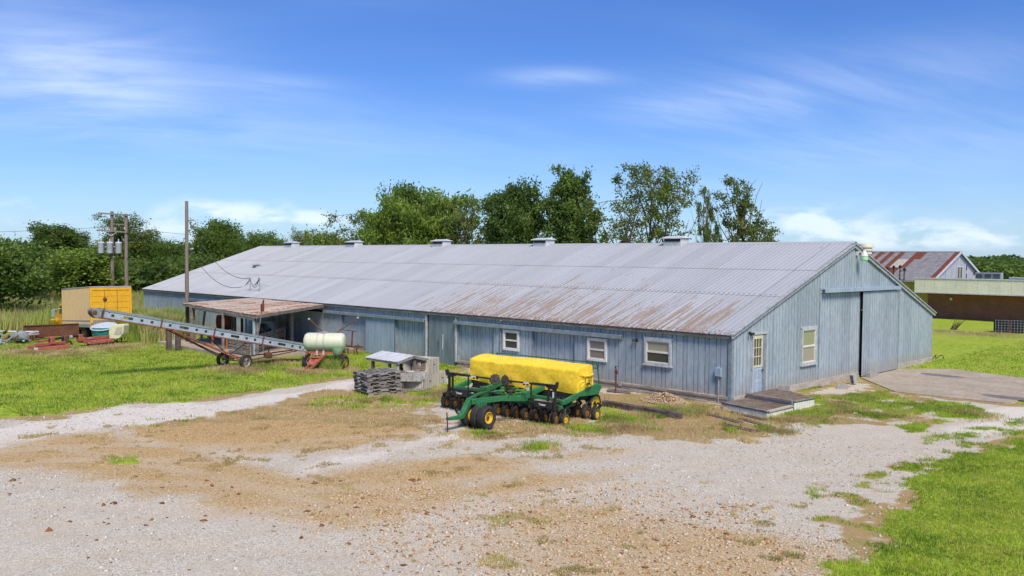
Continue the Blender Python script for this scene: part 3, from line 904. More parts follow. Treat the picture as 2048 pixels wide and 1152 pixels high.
# large sliding door
slide = thing('sliding_door', None, None, (.1, 12.9, 0)); slide.parent = barn; slide.matrix_parent_inverse = PINV(barn)
for i in range(5):
    y0 = 10.88 + i * .822
    ribbed(y0, y0 + .818, .07, 3.86, .13 + (i % 2) * .003, 'y', M['siding'], parent=slide, name='door_sheet')
MB().box(.03, .14, 14.98, 15.10, .07, 3.86).build('edge_strip', M['trimblue'], slide)
MB().box(.02, .05, 10.85, 10.88, .10, 3.86).build('edge_gap', M['dark'], slide)
# track hood above it
t_ = MB(); t_.box(.006, .22, 6.95, 15.05, 4.03, 4.06); t_.box(.18, .225, 6.95, 15.05, 3.90, 4.03); t_.box(.006, .04, 6.95, 15.05, 3.88, 4.03)
t_.build('door_track', M['steelblue'] if 'steelblue' in M else M['siding_new'], barn)
# gable foundation
y = .1
for y1_ in (1.3, 4.0, 6.9, 9.2, 10.8):
    if y1_ > 1.4 or True:
        MB().box(-.02, .045, y, y1_ - .015, .13, .285).build('foundation_board', M['foundcream'], barn)
        MB().box(-.02, .085, y, y1_ - .015, -.05, .125).build('foundation_board', M['foundcream'], barn)
    y = y1_
MB().box(-.02, .05, 15.2, 17.6, -.04, .24).build('foundation_board', M['foundcream'], barn)
MB().box(-.02, .05, 17.62, BW, -.04, .24).build('foundation_board', M['foundcream'], barn)
# far wall and rear (seen only from elsewhere)
b_ = MB(); b_.add([(-BL, 0, 0), (-BL, BW, 0), (-BL, BW, HE - .07), (-BL, BW / 2, HR - .08), (-BL, 0, HE - .07)], [(0, 1, 2, 3, 4)]); b_.build('end_wall', M['siding'], barn)
MB().box(-BL, -.01, BW - .03, BW, 0, HE - .07).build('rear_wall', M['siding'], barn)

# person door
M['creamdoor'] = pmat('cream_door_paint', (.66, .63, .46), (.58, .54, .36), 4, .6, grime=.15)
M['doorpeel'] = pmat('peeling_blue_door_leaf', (.46, .55, .63), (.34, .43, .52), 3, .7, stretch=(1, 1, .5), rust=.3, rustc=(.25, .31, .38), rustc2=(.5, .55, .6), rscale=3.5, grime=.25)
pd = thing('door', None, None, (.05, 1.9, .2)); pd.parent = barn; pd.matrix_parent_inverse = PINV(barn)
DY0, DY1 = 1.40, 2.42
f_ = MB(); f_.box(.004, .07, DY0 - .05, DY0 + .04, .16, 2.46); f_.box(.004, .07, DY1 - .05, DY1 + .03, .16, 2.46); f_.box(.004, .075, DY0 - .08, DY1 + .06, 2.461, 2.54)
f_.box(.004, .09, DY0 + .041, DY1 - .051, .13, .18)
f_.build('door_frame', M['whitepaint'], pd)
MB().box(.006, .045, 2.14, DY1 - .051, .181, 2.45).build('side_jamb', M['trimblue'], pd)
MB().box(.008, .028, DY0 + .041, 2.13, .181, 1.24).build('lower_leaf', M['doorpeel'], pd)
u_ = MB(); u_.box(.008, .045, DY0 + .041, DY0 + .09, 1.241, 2.44); u_.box(.008, .045, 2.04, 2.13, 1.241, 2.44); u_.box(.008, .045, DY0 + .09, 2.04, 2.30, 2.44); u_.box(.008, .045, DY0 + .09, 2.04, 1.241, 1.31)
u_.build('upper_leaf', M['creamdoor'], pd)
y0, y1, z0, z1 = DY0 + .09, 2.04, 1.31, 2.30
m_ = MB()
for i in (1, 2):
    m_.box(.012, .04, y0 + (y1 - y0) * i / 3 - .011, y0 + (y1 - y0) * i / 3 + .011, z0, z1)
    m_.box(.013, .041, y0, y1, z0 + (z1 - z0) * i / 3 - .013, z0 + (z1 - z0) * i / 3 + .013)
m_.build('muntin', M['creamdoor'], pd)
for i in range(3):
    for j in range(3):
        MB().box(.006, .014, y0 + (y1 - y0) * i / 3 + .005, y0 + (y1 - y0) * (i + 1) / 3 - .005, z0 + (z1 - z0) * j / 3 + .005, z0 + (z1 - z0) * (j + 1) / 3 - .005).build('pane', M['pane'], pd)
MB().lathe((.03, 2.09, 1.12), (1, 0, 0), [(.012, 0), (.012, .03), (.03, .035), (.033, .055), (.02, .075)], 10).build('knob', M['black'], pd)
p_ = MB()
for (a, b, c, d) in ((1.5, 1.75, .32, .72), (1.82, 2.06, .32, .72), (1.5, 1.75, .80, 1.15), (1.82, 2.06, .80, 1.15)):
    p_.box(.0285, .034, a, b, c, d)
p_.build('raised_panel', M['siding_new'], pd)


def window(axis, a0, a1, z0, z1, kind, frame, off=0.0, fw=.09):
    """a hung window with outer frame, meeting rail, two sashes and panes; axis 'x' on the front wall, 'y' on the gable"""
    def B(mb, p0, p1, q0, q1, d0, d1):
        if axis == 'x': mb.box(p0, p1, off - d1, off - d0, q0, q1)
        else: mb.box(off + d0, off + d1, p0, p1, q0, q1)
        return mb
    wn = thing('window', None, None, ((a0 + a1) / 2, -.03, z0) if axis == 'x' else (.03, (a0 + a1) / 2, z0)); wn.parent = barn; wn.matrix_parent_inverse = PINV(barn)
    f = MB(); B(f, a0, a0 + fw, z0, z1, .002, .07); B(f, a1 - fw, a1, z0, z1, .002, .07); B(f, a0 + fw, a1 - fw, z1 - fw, z1, .002, .072); B(f, a0 + fw, a1 - fw, z0, z0 + fw, .002, .072)
    f.build('window_frame', frame, wn)
    if frame is M['whitepaint']:
        s = MB(); B(s, a0 - .06, a1 + .06, z0 - .045, z0 - .002, .002, .10); s.build('sill', frame, wn)
        s = MB(); B(s, a0 - .05, a1 + .05, z1 + .002, z1 + .06, .002, .05); s.build('head_board', frame, wn)
    zm = (z0 + z1) / 2
    sm_ = M['vinyl'] if frame is M['vinyl'] else M['skirt']
    for i, (c, d) in enumerate(((z0 + fw, zm), (zm, z1 - fw))):
        g = MB(); t = .035; dd = .045 + i * .0
        B(g, a0 + fw, a0 + fw + t, c, d, .004, dd); B(g, a1 - fw - t, a1 - fw, c, d, .004, dd); B(g, a0 + fw + t, a1 - fw - t, c, c + t, .004, dd); B(g, a0 + fw + t, a1 - fw - t, d - t, d, .004, dd)
        s = g.build('sash', sm_, wn)
        k = kind if isinstance(kind, str) else kind[i]
        p = MB(); B(p, a0 + fw + t, a1 - fw - t, c + t, d - t, .004, .014); p.build('pane', M[k], wn)
    return wn


window('x', -3.80, -2.56, 1.16, 2.16, ('pane', 'blind'), M['whitepaint'])
window('x', -6.68, -5.66, 1.04, 1.98, 'blindtan', M['vinyl'], off=.0)
window('x', -11.64, -10.64, 1.06, 1.98, 'pane', M['vinyl'], off=.0)
window('y', 5.26, 6.55, 1.02, 2.50, ('blind', 'panegreen'), M['whitepaint'])

# flood lamps, downspout, meter, lamps on the wall
def floodlight(c, out):
    c = Vector(c); out = Vector(out)
    b = MB().lathe(c, out, [(.05, 0), (.05, .03)], 10)
    side = out.cross(Vector((0, 0, 1)))
    for s in (-1, 1):
        d = (out * .7 + side * s * .6 + Vector((0, 0, -.4))).normalized()
        b.tube([c + out * .03, c + out * .06 + side * s * .04], .015, 6)
        b.lathe(c + out * .06 + side * s * .04, d, [(.025, 0), (.035, .05), (.055, .12), (.05, .125)], 10)
    b.build('floodlight', M['black'], barn, smooth=True)


floodlight((-4.19, -.0, 2.08), (0, -1, 0))
floodlight((.02, 1.15, 2.56), (1, 0, 0))
b_ = MB(); b_.tube([(-.49, -.06, -.05), (-.49, -.06, .95)], .022, 8); b_.tube([(-.49, -.06, .92), (-.49, -.06, 1.0)], .035, 8); b_.build('conduit', M['steel'], barn, smooth=True)
MB().box(-.60, -.38, -.13, -.006, 1.0, 1.33).box(-.61, -.37, -.14, -.1305, 1.02, 1.31).build('meter_box', M['siding_new'], barn, bevel=.012)
b_ = MB(); b_.tube([(-11.62, -.20, 2.40), (-11.75, -.18, 2.30), (-11.78, -.06, 2.18), (-11.78, -.06, .35)], .035, 6); b_.build('downspout', M['trimblue'], barn)
b_ = MB(); b_.box(-5.0, -4.86, -.10, -.07, .17, .33); b_.build('outlet_box', M['steel'], barn)
# yard lamp high on the gable
b_ = MB(); b_.box(.0, .10, 10.28, 10.42, 5.48, 5.66); b_.tube([(.05, 10.35, 5.6), (.32, 10.35, 5.62)], .025, 8); b_.lathe((.36, 10.35, 5.44), (0, 0, 1), [(.17, 0), (.14, .12), (.08, .2), (.06, .26)], 14)
yl = b_.build('yard_lamp', M['vinyl'], barn, smooth=True)
MB().lathe((.36, 10.35, 5.24), (0, 0, 1), [(.09, 0), (.16, .03), (.165, .16), (.14, .20)], 16).build('lamp_bowl', M['glassgreen'], yl, smooth=True)

# roof: three tiers of ribbed sheets on the front slope
def sheet_mesh(name, w_, L_, mat, pitch=.229, rw=.05, rh=.022):
    prof = [(0, 0)]
    n = max(1, round(w_ / pitch)); p = w_ / n
    for i in range(n):
        a = i * p
        prof += [(a + .012, rh), (a + rw - .012, rh), (a + rw, 0)]
        if i < n - 1: prof += [(a + p, 0)]
    prof.append((w_, 0))
    vs = []
    for s_ in (0, L_):
        vs += [(a, s_, z) for a, z in prof]
    m = len(prof)
    fs = [(i, i + 1, m + i + 1, m + i) for i in range(m - 1)]
    mb = MB(); mb.add(vs, fs)
    # turned-down lower edge, a real thickness at the eave
    mb.add([(a, 0, z) for a, z in prof] + [(a, 0.0, z - .012) for a, z in prof], [(i, m + i, m + i + 1, i + 1) for i in range(m - 1)])
    return mb.mesh(name, mat)


tiers = [(-.16, 3.62), (3.55, 6.50), (6.43, BW / 2 + .0)]
NS = 57; SW = BL / NS
for ti, (ya, yb) in enumerate(tiers):
    L_ = (yb - ya) / math.cos(SL)
    me = sheet_mesh('roof_sheet', SW, L_, M['roof'])
    for i in range(NS):
        xx = -BL + i * SW + (.04 if i == NS - 1 else 0)
        z = HE + ya * math.tan(SL) + .012 + ti * .018 + rnd.uniform(0, .004)
        inst('roof_sheet', me, barn, (xx, ya, z), (SL, rnd.uniform(-.001, .001), 0), local=False)
# rear slope and deck
th_ = .03
b_ = MB(); b_.add([(-BL, -.1, HE - .045), (.0, -.1, HE - .045), (0, BW / 2, HR - .02), (-BL, BW / 2, HR - .02), (-BL, BW + .1, HE - .045), (0, BW + .1, HE - .045)],
                  [(0, 1, 2, 3), (3, 2, 5, 4)])
b_.build('roof_deck', M['fascia'], barn)
b_ = MB(); b_.add([(-BL, BW / 2, HR + .03), (.1, BW / 2, HR + .03), (.1, BW + .16, HE), (-BL, BW + .16, HE)], [(0, 1, 2, 3)]); b_.build('rear_roof_sheet', M['roof'], barn)
b_ = MB()
for (ya, za) in ((BW / 2 - .22, HR - .02), (BW / 2 + .22, HR - .02)):
    b_.add([(-BL, BW / 2, HR + .085), (.12, BW / 2, HR + .085), (.12, ya, za), (-BL, ya, za), (-BL, BW / 2, HR + .075), (.12, BW / 2, HR + .075), (.12, ya, za - .01), (-BL, ya, za - .01)], [(0, 1, 2, 3), (7, 6, 5, 4), (1, 5, 6, 2)])
b_.build('ridge_cap', M['roof'], barn)
# rake boards on the gable, in lengths
M['rake'] = pmat('peeling_white_rake_board', (.44, .46, .48), (.32, .335, .35), 4, .8, rust=.3, rustc=(.24, .22, .20), rustc2=(.14, .12, .11), rscale=6, grime=.35, bump=.4)
for s_ in (0, 1):
    y0, z0, y1, z1 = (-.16, HE - .06, BW / 2, HR - .05) if s_ == 0 else (BW + .16, HE - .06, BW / 2, HR - .05)
    for i in range(4):
        a = Vector((.065, y0 + (y1 - y0) * i / 4, z0 + (z1 - z0) * i / 4)); b = Vector((.065, y0 + (y1 - y0) * (i + 1) / 4, z0 + (z1 - z0) * (i + 1) / 4)); 
        up = Vector((1, 0, 0)).cross(b - a).normalized()
        MB().bar(a + Vector((0, 0, -.05)), b + Vector((0, 0, -.05)) - (b - a).normalized() * .01, .05, .16).build('rake_board', M['rake'], barn)
        MB().bar(a + Vector((.012, 0, .035)), b + Vector((.012, 0, .035)) - (b - a).normalized() * .01, .13, .05).build('rake_trim', M['rake'], barn)
# ridge vents
for vx in (-46.86, -37.91, -27.82, -18.52, -9.21):
    vt = thing('roof_vent', None, None, (vx, BW / 2, HR)); vt.parent = barn; vt.matrix_parent_inverse = PINV(barn)
    m_ = MB(); y0 = BW / 2
    hw, hd = .52, .40
    m_.box(vx - hw, vx + hw, y0 - hd, y0 + hd, HR - .12, HR + .10)
    m_.box(vx - hw, vx + hw, y0 - hd + .04, y0 + hd - .04, HR + .101, HR + .32)
    m_.build('vent_box', M['white'], vt)
    m_ = MB()
    for sy in (-1, 1):
        m_.add([(vx - hw - .08, y0 + sy * (hd + .10), HR + .325), (vx + hw + .08, y0 + sy * (hd + .10), HR + .325), (vx + hw + .03, y0, HR + .43), (vx - hw - .03, y0, HR + .43)], [(0, 1, 2, 3)])
        m_.add([(vx - hw - .08, y0 + sy * (hd + .10), HR + .285), (vx + hw + .08, y0 + sy * (hd + .10), HR + .285), (vx + hw + .08, y0 + sy * (hd + .10), HR + .325), (vx - hw - .08, y0 + sy * (hd + .10), HR + .325)], [(0, 1, 2, 3)])
    for sx in (-1, 1):
        m_.add([(vx + sx * (hw + .08), y0 - hd - .1, HR + .325), (vx + sx * (hw + .03), y0, HR + .43), (vx + sx * (hw + .08), y0 + hd + .1, HR + .325)], [(0, 1, 2)])
    m_.build('vent_hood', M['white'], vt)
    MB().box(vx - hw + .06, vx + hw - .06, y0 - hd - .006, y0 - hd + .05, HR + .14, HR + .27).build('louver', M['black'], vt)
zr = lambda y: HE + y * math.tan(SL)
b_ = MB(); b_.box(-44.1, -43.6, 5.0, 5.35, zr(5.2) - .02, zr(5.2) + .18); b_.add([(-44.18, 4.85, zr(5.2) + .14), (-43.52, 4.85, zr(5.2) + .14), (-43.55, 5.45, zr(5.2) + .26), (-44.15, 5.45, zr(5.2) + .26)], [(0, 1, 2, 3)])
b_.build('small_roof_vent', M['steel'], barn)
# service masts on the roof with their weatherheads
for mx, my in ((-36.55, .78), (-35.45, .85)):
    b_ = MB(); b_.tube([(mx, my, zr(my) - .1), (mx, my, zr(my) + .82)], .035, 8); b_.lathe((mx, my, zr(my) + .80), (0.3, -.5, .75), [(.04, 0), (.09, .03), (.08, .12), (.03, .17)], 8)
    b_.tube([(mx, my + .9, zr(my + .9)), (mx, my, zr(my) + .5)], .012, 5)
    b_.build('service_mast', M['steel'], barn, smooth=True)
    for k in range(3):
        a = Vector((mx, my, zr(my) + .86)); e = Vector((mx - .55 + .3 * k, my - .1, zr(my) + .30 + .1 * k))
        pts = [a.lerp(e, t / 6) + Vector((-.28 * math.sin(math.pi * t / 6), 0, -.25 * math.sin(math.pi * t / 6) * (1 - t / 9))) for t in range(7)]
        MB().tube(pts, .013, 5).build('drip_loop', M['black'], barn)
b_ = MB().tube([(-36.55 + 1.1 * t / 8, .8, zr(.8) + .75 - .5 * math.sin(math.pi * t / 8)) for t in range(9)], .014, 5); b_.build('drip_loop', M['black'], barn)
# nail/screw rows: dark fastener line at each lap
b_ = MB()
for yl_ in (3.70, 6.58):
    for i in range(int(BL / .229)):
        xx = -BL + i * .229 + .12
        b_.box(xx - .02, xx + .02, yl_ - .012, yl_ + .012, zr(yl_) + .02, zr(yl_) + .05)
f_ = b_.build('fastener', M['rust'], barn); f_['kind'] = 'stuff'

# ------------------------------------------------------------------ concrete apron, deck, blocks
ap = [G(1720, 757), G(1790, 785), G(1900, 797), G(2010, 808), G(2100, 790), G(2220, 778)]
ap = [(.16, 10.75, 0)] + [tuple(p) for p in ap[1:5]] + [(10.5, 13.2, 0), (7.5, 15.6, 0), (1.9, 17.2, 0), (.16, 15.3, 0)]
sl = MB(); sl.prism([(p[0], p[1], -.12) for p in ap], (0, 0, .17))
tag(sl.build('concrete_slab', M['concrete']), 'grey concrete apron in front of the sliding door', None, None, 'structure')
M['oil'] = pmat('damp_oil_stain', (.15, .135, .12), (.20, .18, .165), 3, .7, grime=.2)
b_ = MB()
for cx, cy, rx, ry in ((2.4, 14.2, .9, .45), (6.6, 9.4, 1.1, .5)):
    b_.add([(cx + rx * math.cos(t) * (1 + .15 * math.sin(3 * t)), cy + ry * math.sin(t) * (1 + .2 * math.cos(2 * t)), .0545) for t in np.linspace(0, 2 * math.pi, 24, endpoint=False)], [tuple(range(24))])
tag(b_.build('slab_stain', M['oil']), 'dark damp stains on the concrete apron', None, None, 'structure')

dk = thing('entrance_deck', 'low worn wooden deck with a step in front of the person door', 'deck', (1.2, .9, 0))
M['deckwood'] = pmat('worn_brown_deck', (.14, .095, .07), (.24, .19, .15), 3, .9, stretch=(1, 1, 1), grime=.5, bump=.5, rust=.25, rustc=(.30, .26, .22), rustc2=(.08, .05, .04), rscale=4)
M['tealtrim'] = pmat('teal_deck_edge', (.07, .15, .14), (.11, .19, .17), 4, .7, grime=.3)
# upper platform: x .1..2.05, y 1.0..2.9 ; lower platform: x .1..1.9, y -.8..0.95
UP = [(.10, .95), (2.0, .72), (2.12, 1.95), (.10, 3.3)]
for i in range(9):
    t0 = i / 9; t1 = (i + 1) / 9 - .006
    a = [UP[0][k] + (UP[1][k] - UP[0][k]) * t0 for k in (0, 1)]; b = [UP[0][k] + (UP[1][k] - UP[0][k]) * t1 for k in (0, 1)]
    c = [UP[3][k] + (UP[2][k] - UP[3][k]) * t1 for k in (0, 1)]; d = [UP[3][k] + (UP[2][k] - UP[3][k]) * t0 for k in (0, 1)]
    MB().prism([(*a, .30), (*b, .30), (*c, .30), (*d, .30)], (0, 0, .03 + rnd.uniform(0, .006))).build('plank', M['deckwood'], dk)
LP = [(.10, -.72), (2.05, -1.18), (2.02, .60), (.10, .86)]
for i in range(8):
    t0 = i / 8; t1 = (i + 1) / 8 - .006
    a = [LP[0][k] + (LP[3][k] - LP[0][k]) * t0 for k in (0, 1)]; b = [LP[1][k] + (LP[2][k] - LP[1][k]) * t0 for k in (0, 1)]
    c = [LP[1][k] + (LP[2][k] - LP[1][k]) * t1 for k in (0, 1)]; d = [LP[0][k] + (LP[3][k] - LP[0][k]) * t1 for k in (0, 1)]
    MB().prism([(*a, .17), (*b, .17), (*c, .17), (*d, .17)], (0, 0, .03 + rnd.uniform(0, .006))).build('plank', M['deckwood'], dk)


def skirt(p, q, z0, z1, trim=True):
    p = Vector((*p, 0)); q = Vector((*q, 0)); n = max(1, round((q - p).length / .17))
    for i in range(n):
        a = p.lerp(q, i / n); b = p.lerp(q, (i + 1) / n - .008)
        MB().bar(a + Vector((0, 0, (z0 + z1) / 2)), b + Vector((0, 0, (z0 + z1) / 2)), .03, z1 - z0).build('skirt_board', M['skirt'], dk)
    if trim:
        MB().bar(p + Vector((0, 0, z1 + .02)), q + Vector((0, 0, z1 + .02)), .045, .035).build('edge_trim', M['tealtrim'], dk)
        MB().bar(p + Vector((0, 0, z1 + .058)), q + Vector((0, 0, z1 + .058)), .09, .035).build('edge_board', M['oldwood'], dk)


skirt((.08, -.76), (2.08, -1.22), -.03, .165)
skirt((2.04, .70), (2.16, 1.98), -.03, .28)
skirt((2.08, -1.20), (2.05, .6), -.03, .13, False)
MB().bar((.1, .92, .335), (2.0, .66, .335), .12, .07).build('step_riser', M['oldwood'], dk)
MB().bar((.1, .90, .25), (2.0, .66, .25), .03, .09).build('step_board', M['foundcream'], dk)
MB().bar((2.02, -1.1, .19), (2.02, .55, .19), .16, .05).build('edge_board', M['foundcream'], dk)


def cinder(loc, rz, label, tilt=(0, 0), hollow=True):
    o = thing('cinder_block', label, 'cinder block', loc, rz, 'loose concrete blocks by the gable wall')
    L_, W_, H_ = .40, .20, .20
    b = MB()
    t = .035
    b.box(-L_ / 2, L_ / 2, -W_ / 2, -W_ / 2 + t, 0, H_); b.box(-L_ / 2, L_ / 2, W_ / 2 - t, W_ / 2, 0, H_)
    for xx in (-L_ / 2, -t / 2, L_ / 2 - t): b.box(xx, xx + t, -W_ / 2 + t, W_ / 2 - t, 0, H_)
    b.build('block_shell', M['block'], o, local=True, bevel=.004)
    o.rotation_euler = (tilt[0], tilt[1], rz)
    return o


cinder((.62, 2.72, .34), .3, 'concrete block resting on the wooden deck by the wall')
cinder((.95, 7.05, .0), .5, 'concrete block lying flat with its hollow cores facing out')
cinder((.72, 8.5, .22), 1.2, 'concrete block tipped on end between the flat one and the slab', tilt=(0, math.radians(75)))
cinder((.42, 11.15, .05), 1.5, 'concrete block on the slab at the foot of the sliding door')
cinder((.38, 11.62, .05), 1.62, 'second concrete block on the slab, just right of the door gap')

# loose boards in front of the deck
for i, (px, py, L_, w_, ang, lb) in enumerate(((1450, 838, 1.5, .26, -.35, 'dark loose board nearest the corner post, half sunk in gravel'),
                                               (1492, 832, 1.7, .24, -.28, 'dark loose board against the white deck skirting'),
                                               (1505, 845, 1.3, .22, -.42, 'dark loose board between two others before the deck'),
                                               (1483, 858, 1.25, .3, -.2, 'short dark loose board farthest out from the deck'))):
    p = G(px, py)
    o = thing('loose_board', lb, 'board', (p[0], p[1], .0), ang, 'dark boards lying before the deck')
    MB().box(-L_ / 2, L_ / 2, -w_ / 2, w_ / 2, -.02, .035).build('board_plank', M['darkwood'], o, local=True, bevel=.008)
b_ = MB(); a = G(1207, 812); b = G(1362, 838)
tie = MB().bar((a[0], a[1], .10), (b[0], b[1], .11), .24, .21)
tag(tie.build('railroad_tie', M['tie'], bevel=.02), 'long dark weathered timber lying in the grass before the wall', 'timber')
a = G(1215, 783); b = G(1262, 787)
tag(MB().bar((a[0], a[1], .06), (b[0], b[1], .07), .22, .05).build('loose_board', M['oldwood'], bevel=.006), 'pale loose board lying at the foot of the rusty hydrant', 'board')

# rusty hydrant
hy = thing('yard_hydrant', 'rusty standpipe hydrant standing by the front wall', 'hydrant', (-4.62, -.75, 0))
MB().tube([(0, 0, -.05), (0, 0, .80)], .03, 8).build('standpipe', M['rust'], hy, local=True, smooth=True)
MB().lathe((0, 0, .78), (0, 0, 1), [(.035, 0), (.06, .03), (.06, .12), (.03, .16)], 10).tube([(0, 0, .84), (.12, -.06, .84), (.15, -.07, .74)], .028, 8).build('spout', M['rust'], hy, local=True, smooth=True)
MB().bar((0, 0, .94), (-.06, .02, 1.02), .03, .03).bar((-.06, .02, 1.02), (.08, -.02, 1.05), .03, .02).build('lever', M['black'], hy, local=True)

# rubble pile
def pile(c, rx, ry, h, n, smin, smax, mat, name, label, seed=3):
    r = np.random.default_rng(seed)
    th = r.uniform(0, 2 * np.pi, n); rr = np.sqrt(r.uniform(0, 1, n))
    x = c[0] + rx * rr * np.cos(th); y = c[1] + ry * rr * np.sin(th)
    z = h * np.clip(1 - rr ** 1.3, 0, 1) * (.8 + .4 * r.uniform(size=n))
    return rocks(x, y, z, r.uniform(smin, smax, n), mat, name, label, seed)


def rocks(x, y, z, s, mat, name, label, seed=1, cat='gravel'):
    r = np.random.default_rng(seed); n = len(x)
    base_v = np.array([(1, 0, 0), (-1, 0, 0), (0, 1, 0), (0, -1, 0), (0, 0, 1), (0, 0, -1)], float)
    tri = np.array([(0, 2, 4), (2, 1, 4), (1, 3, 4), (3, 0, 4), (2, 0, 5), (1, 2, 5), (3, 1, 5), (0, 3, 5)])
    v = base_v[None] * r.uniform(.55, 1.25, (n, 6, 1)); v = v + r.normal(0, .18, (n, 6, 3))
    v[:, :, 2] *= .6
    a = r.uniform(0, 2 * np.pi, n); ca, sa = np.cos(a), np.sin(a)
    vx = v[:, :, 0] * ca[:, None] - v[:, :, 1] * sa[:, None]; vy = v[:, :, 0] * sa[:, None] + v[:, :, 1] * ca[:, None]
    v = np.stack([vx, vy, v[:, :, 2]], -1) * s[:, None, None] + np.stack([x, y, z + s * .18], -1)[:, None, :]
    loops = (tri.ravel()[None] + (np.arange(n) * 6)[:, None]).ravel()
    me = np_mesh(name, v.reshape(-1, 3), loops, np.full(n * 8, 3), mat)
    add_attr(me, 'tone', np.repeat(r.uniform(0, 1, n), 6))
    o = link(name, me)
    return tag(o, label, cat, None, 'stuff')


def stonemat(name, cols):
    m = bpy.data.materials.new(name); m.use_nodes = True
    t = NT(m.node_tree)
    a = t.n('ShaderNodeAttribute', attribute_name='tone').outputs['Fac']
    cr = t.n('ShaderNodeValToRGB', {0: a})
    e = cr.color_ramp.elements
    while len(e) < len(cols): e.new(.5)
    for i, c in enumerate(cols):
        e[i].position = i / (len(cols) - 1); e[i].color = (*c, 1)
    P = t.n('ShaderNodeNewGeometry').outputs['Position']
    n = t.ss(t.noise(P, 60, 3), .2, .8, .75, 1.15)
    col = t.mix(1.0, cr.outputs[0], t.n('ShaderNodeCombineColor', {0: n, 1: n, 2: n}).outputs[0], 'MULTIPLY')
    b = t.n('ShaderNodeBsdfPrincipled', {'Base Color': col, 'Roughness': .9, 'Specular IOR Level': .15})
    t.n('ShaderNodeOutputMaterial', {0: b.outputs[0]})
    return m


M['st_tan'] = stonemat('mixed_tan_and_brown_stones', [(.26, .12, .055), (.42, .27, .13), (.52, .38, .22), (.60, .50, .37), (.46, .33, .19), (.56, .46, .34), (.50, .36, .2)])
M['st_white'] = stonemat('mixed_pale_limestone', [(.34, .30, .25), (.45, .405, .35), (.54, .49, .42), (.66, .60, .53)])
M['st_clod'] = stonemat('brown_clods', [(.17, .07, .035), (.24, .11, .05), (.20, .13, .08)])
p = G(1335, 803)
pile((p[0], p[1] - .15), 1.0, .62, .30, 2600, .02, .05, M['st_tan'], 'rubble_pile', 'heap of broken tan rubble against the front wall')
p = G(1462, 818)
pile((p[0] - .25, p[1] - .3), .5, .4, .08, 500, .015, .04, M['st_tan'], 'rubble_pile', 'small scatter of pale rubble at the corner post')

# hose at the rear corner
pts = [(.05 + .05 * k, 20.0 + .25 * math.sin(k * .9), .15 + .22 * abs(math.sin(k * .6))) for k in range(12)]
tag(MB().tube(pts, .02, 6).build('hose', M['black'], smooth=True), 'black hose coiled at the rear corner of the barn', 'hose')

# ------------------------------------------------------------------ wheels
def wheel(parent, c, axis, R_, w_, rim_r, rim_mat, name='wheel', tread=True, n=28, local=True, hub=None):
    """tyre with a recessed dished rim; axis points to the visible outer side"""
    c = Vector(c); ax = Vector(axis).normalized()
    h = w_ / 2
    prof = [(rim_r, -h * .8), (R_ * .86, -h), (R_ * .97, -h * .72)]
    k = 4 if tread else 0
    for i in range(k):
        o0 = -h * .6 + i * (h * 1.2 / k)
        prof += [(R_, o0), (R_, o0 + h * .18), (R_ * .975, o0 + h * .2), (R_ * .975, o0 + h * .28)]
    prof += [(R_ * .97, h * .72), (R_ * .86, h), (rim_r, h * .8)]
    t = MB().lathe(c, ax, prof, n, closed=True).build(name, M['rubber'], parent, smooth=True, local=local)
    MB().lathe(c, ax, [(rim_r * 1.02, -h * .75), (rim_r * 1.02, h * .78), (rim_r * .92, h * .86), (rim_r * .86, h * .5), (rim_r * .45, h * .25), (rim_r * .4, h * .42), (rim_r * .12, h * .45)], n).build('rim', rim_mat, t, smooth=True, local=True)
    if hub:
        MB().lathe(c, ax, [(rim_r * .34, h * .3), (rim_r * .34, h * .6), (rim_r * .2, h * .75)], 8).build('hub', hub, t, local=True)
    return t


# ------------------------------------------------------------------ grain drill with yellow cover
gd = thing('grain_drill', 'green grain drill with a yellow tarpaulin over its hopper, folded black marker arms', 'grain drill', (-1.63, -7.15, 0), math.radians(7))
U0, U1 = -4.75, -.18
UM = (U0 + U1) / 2
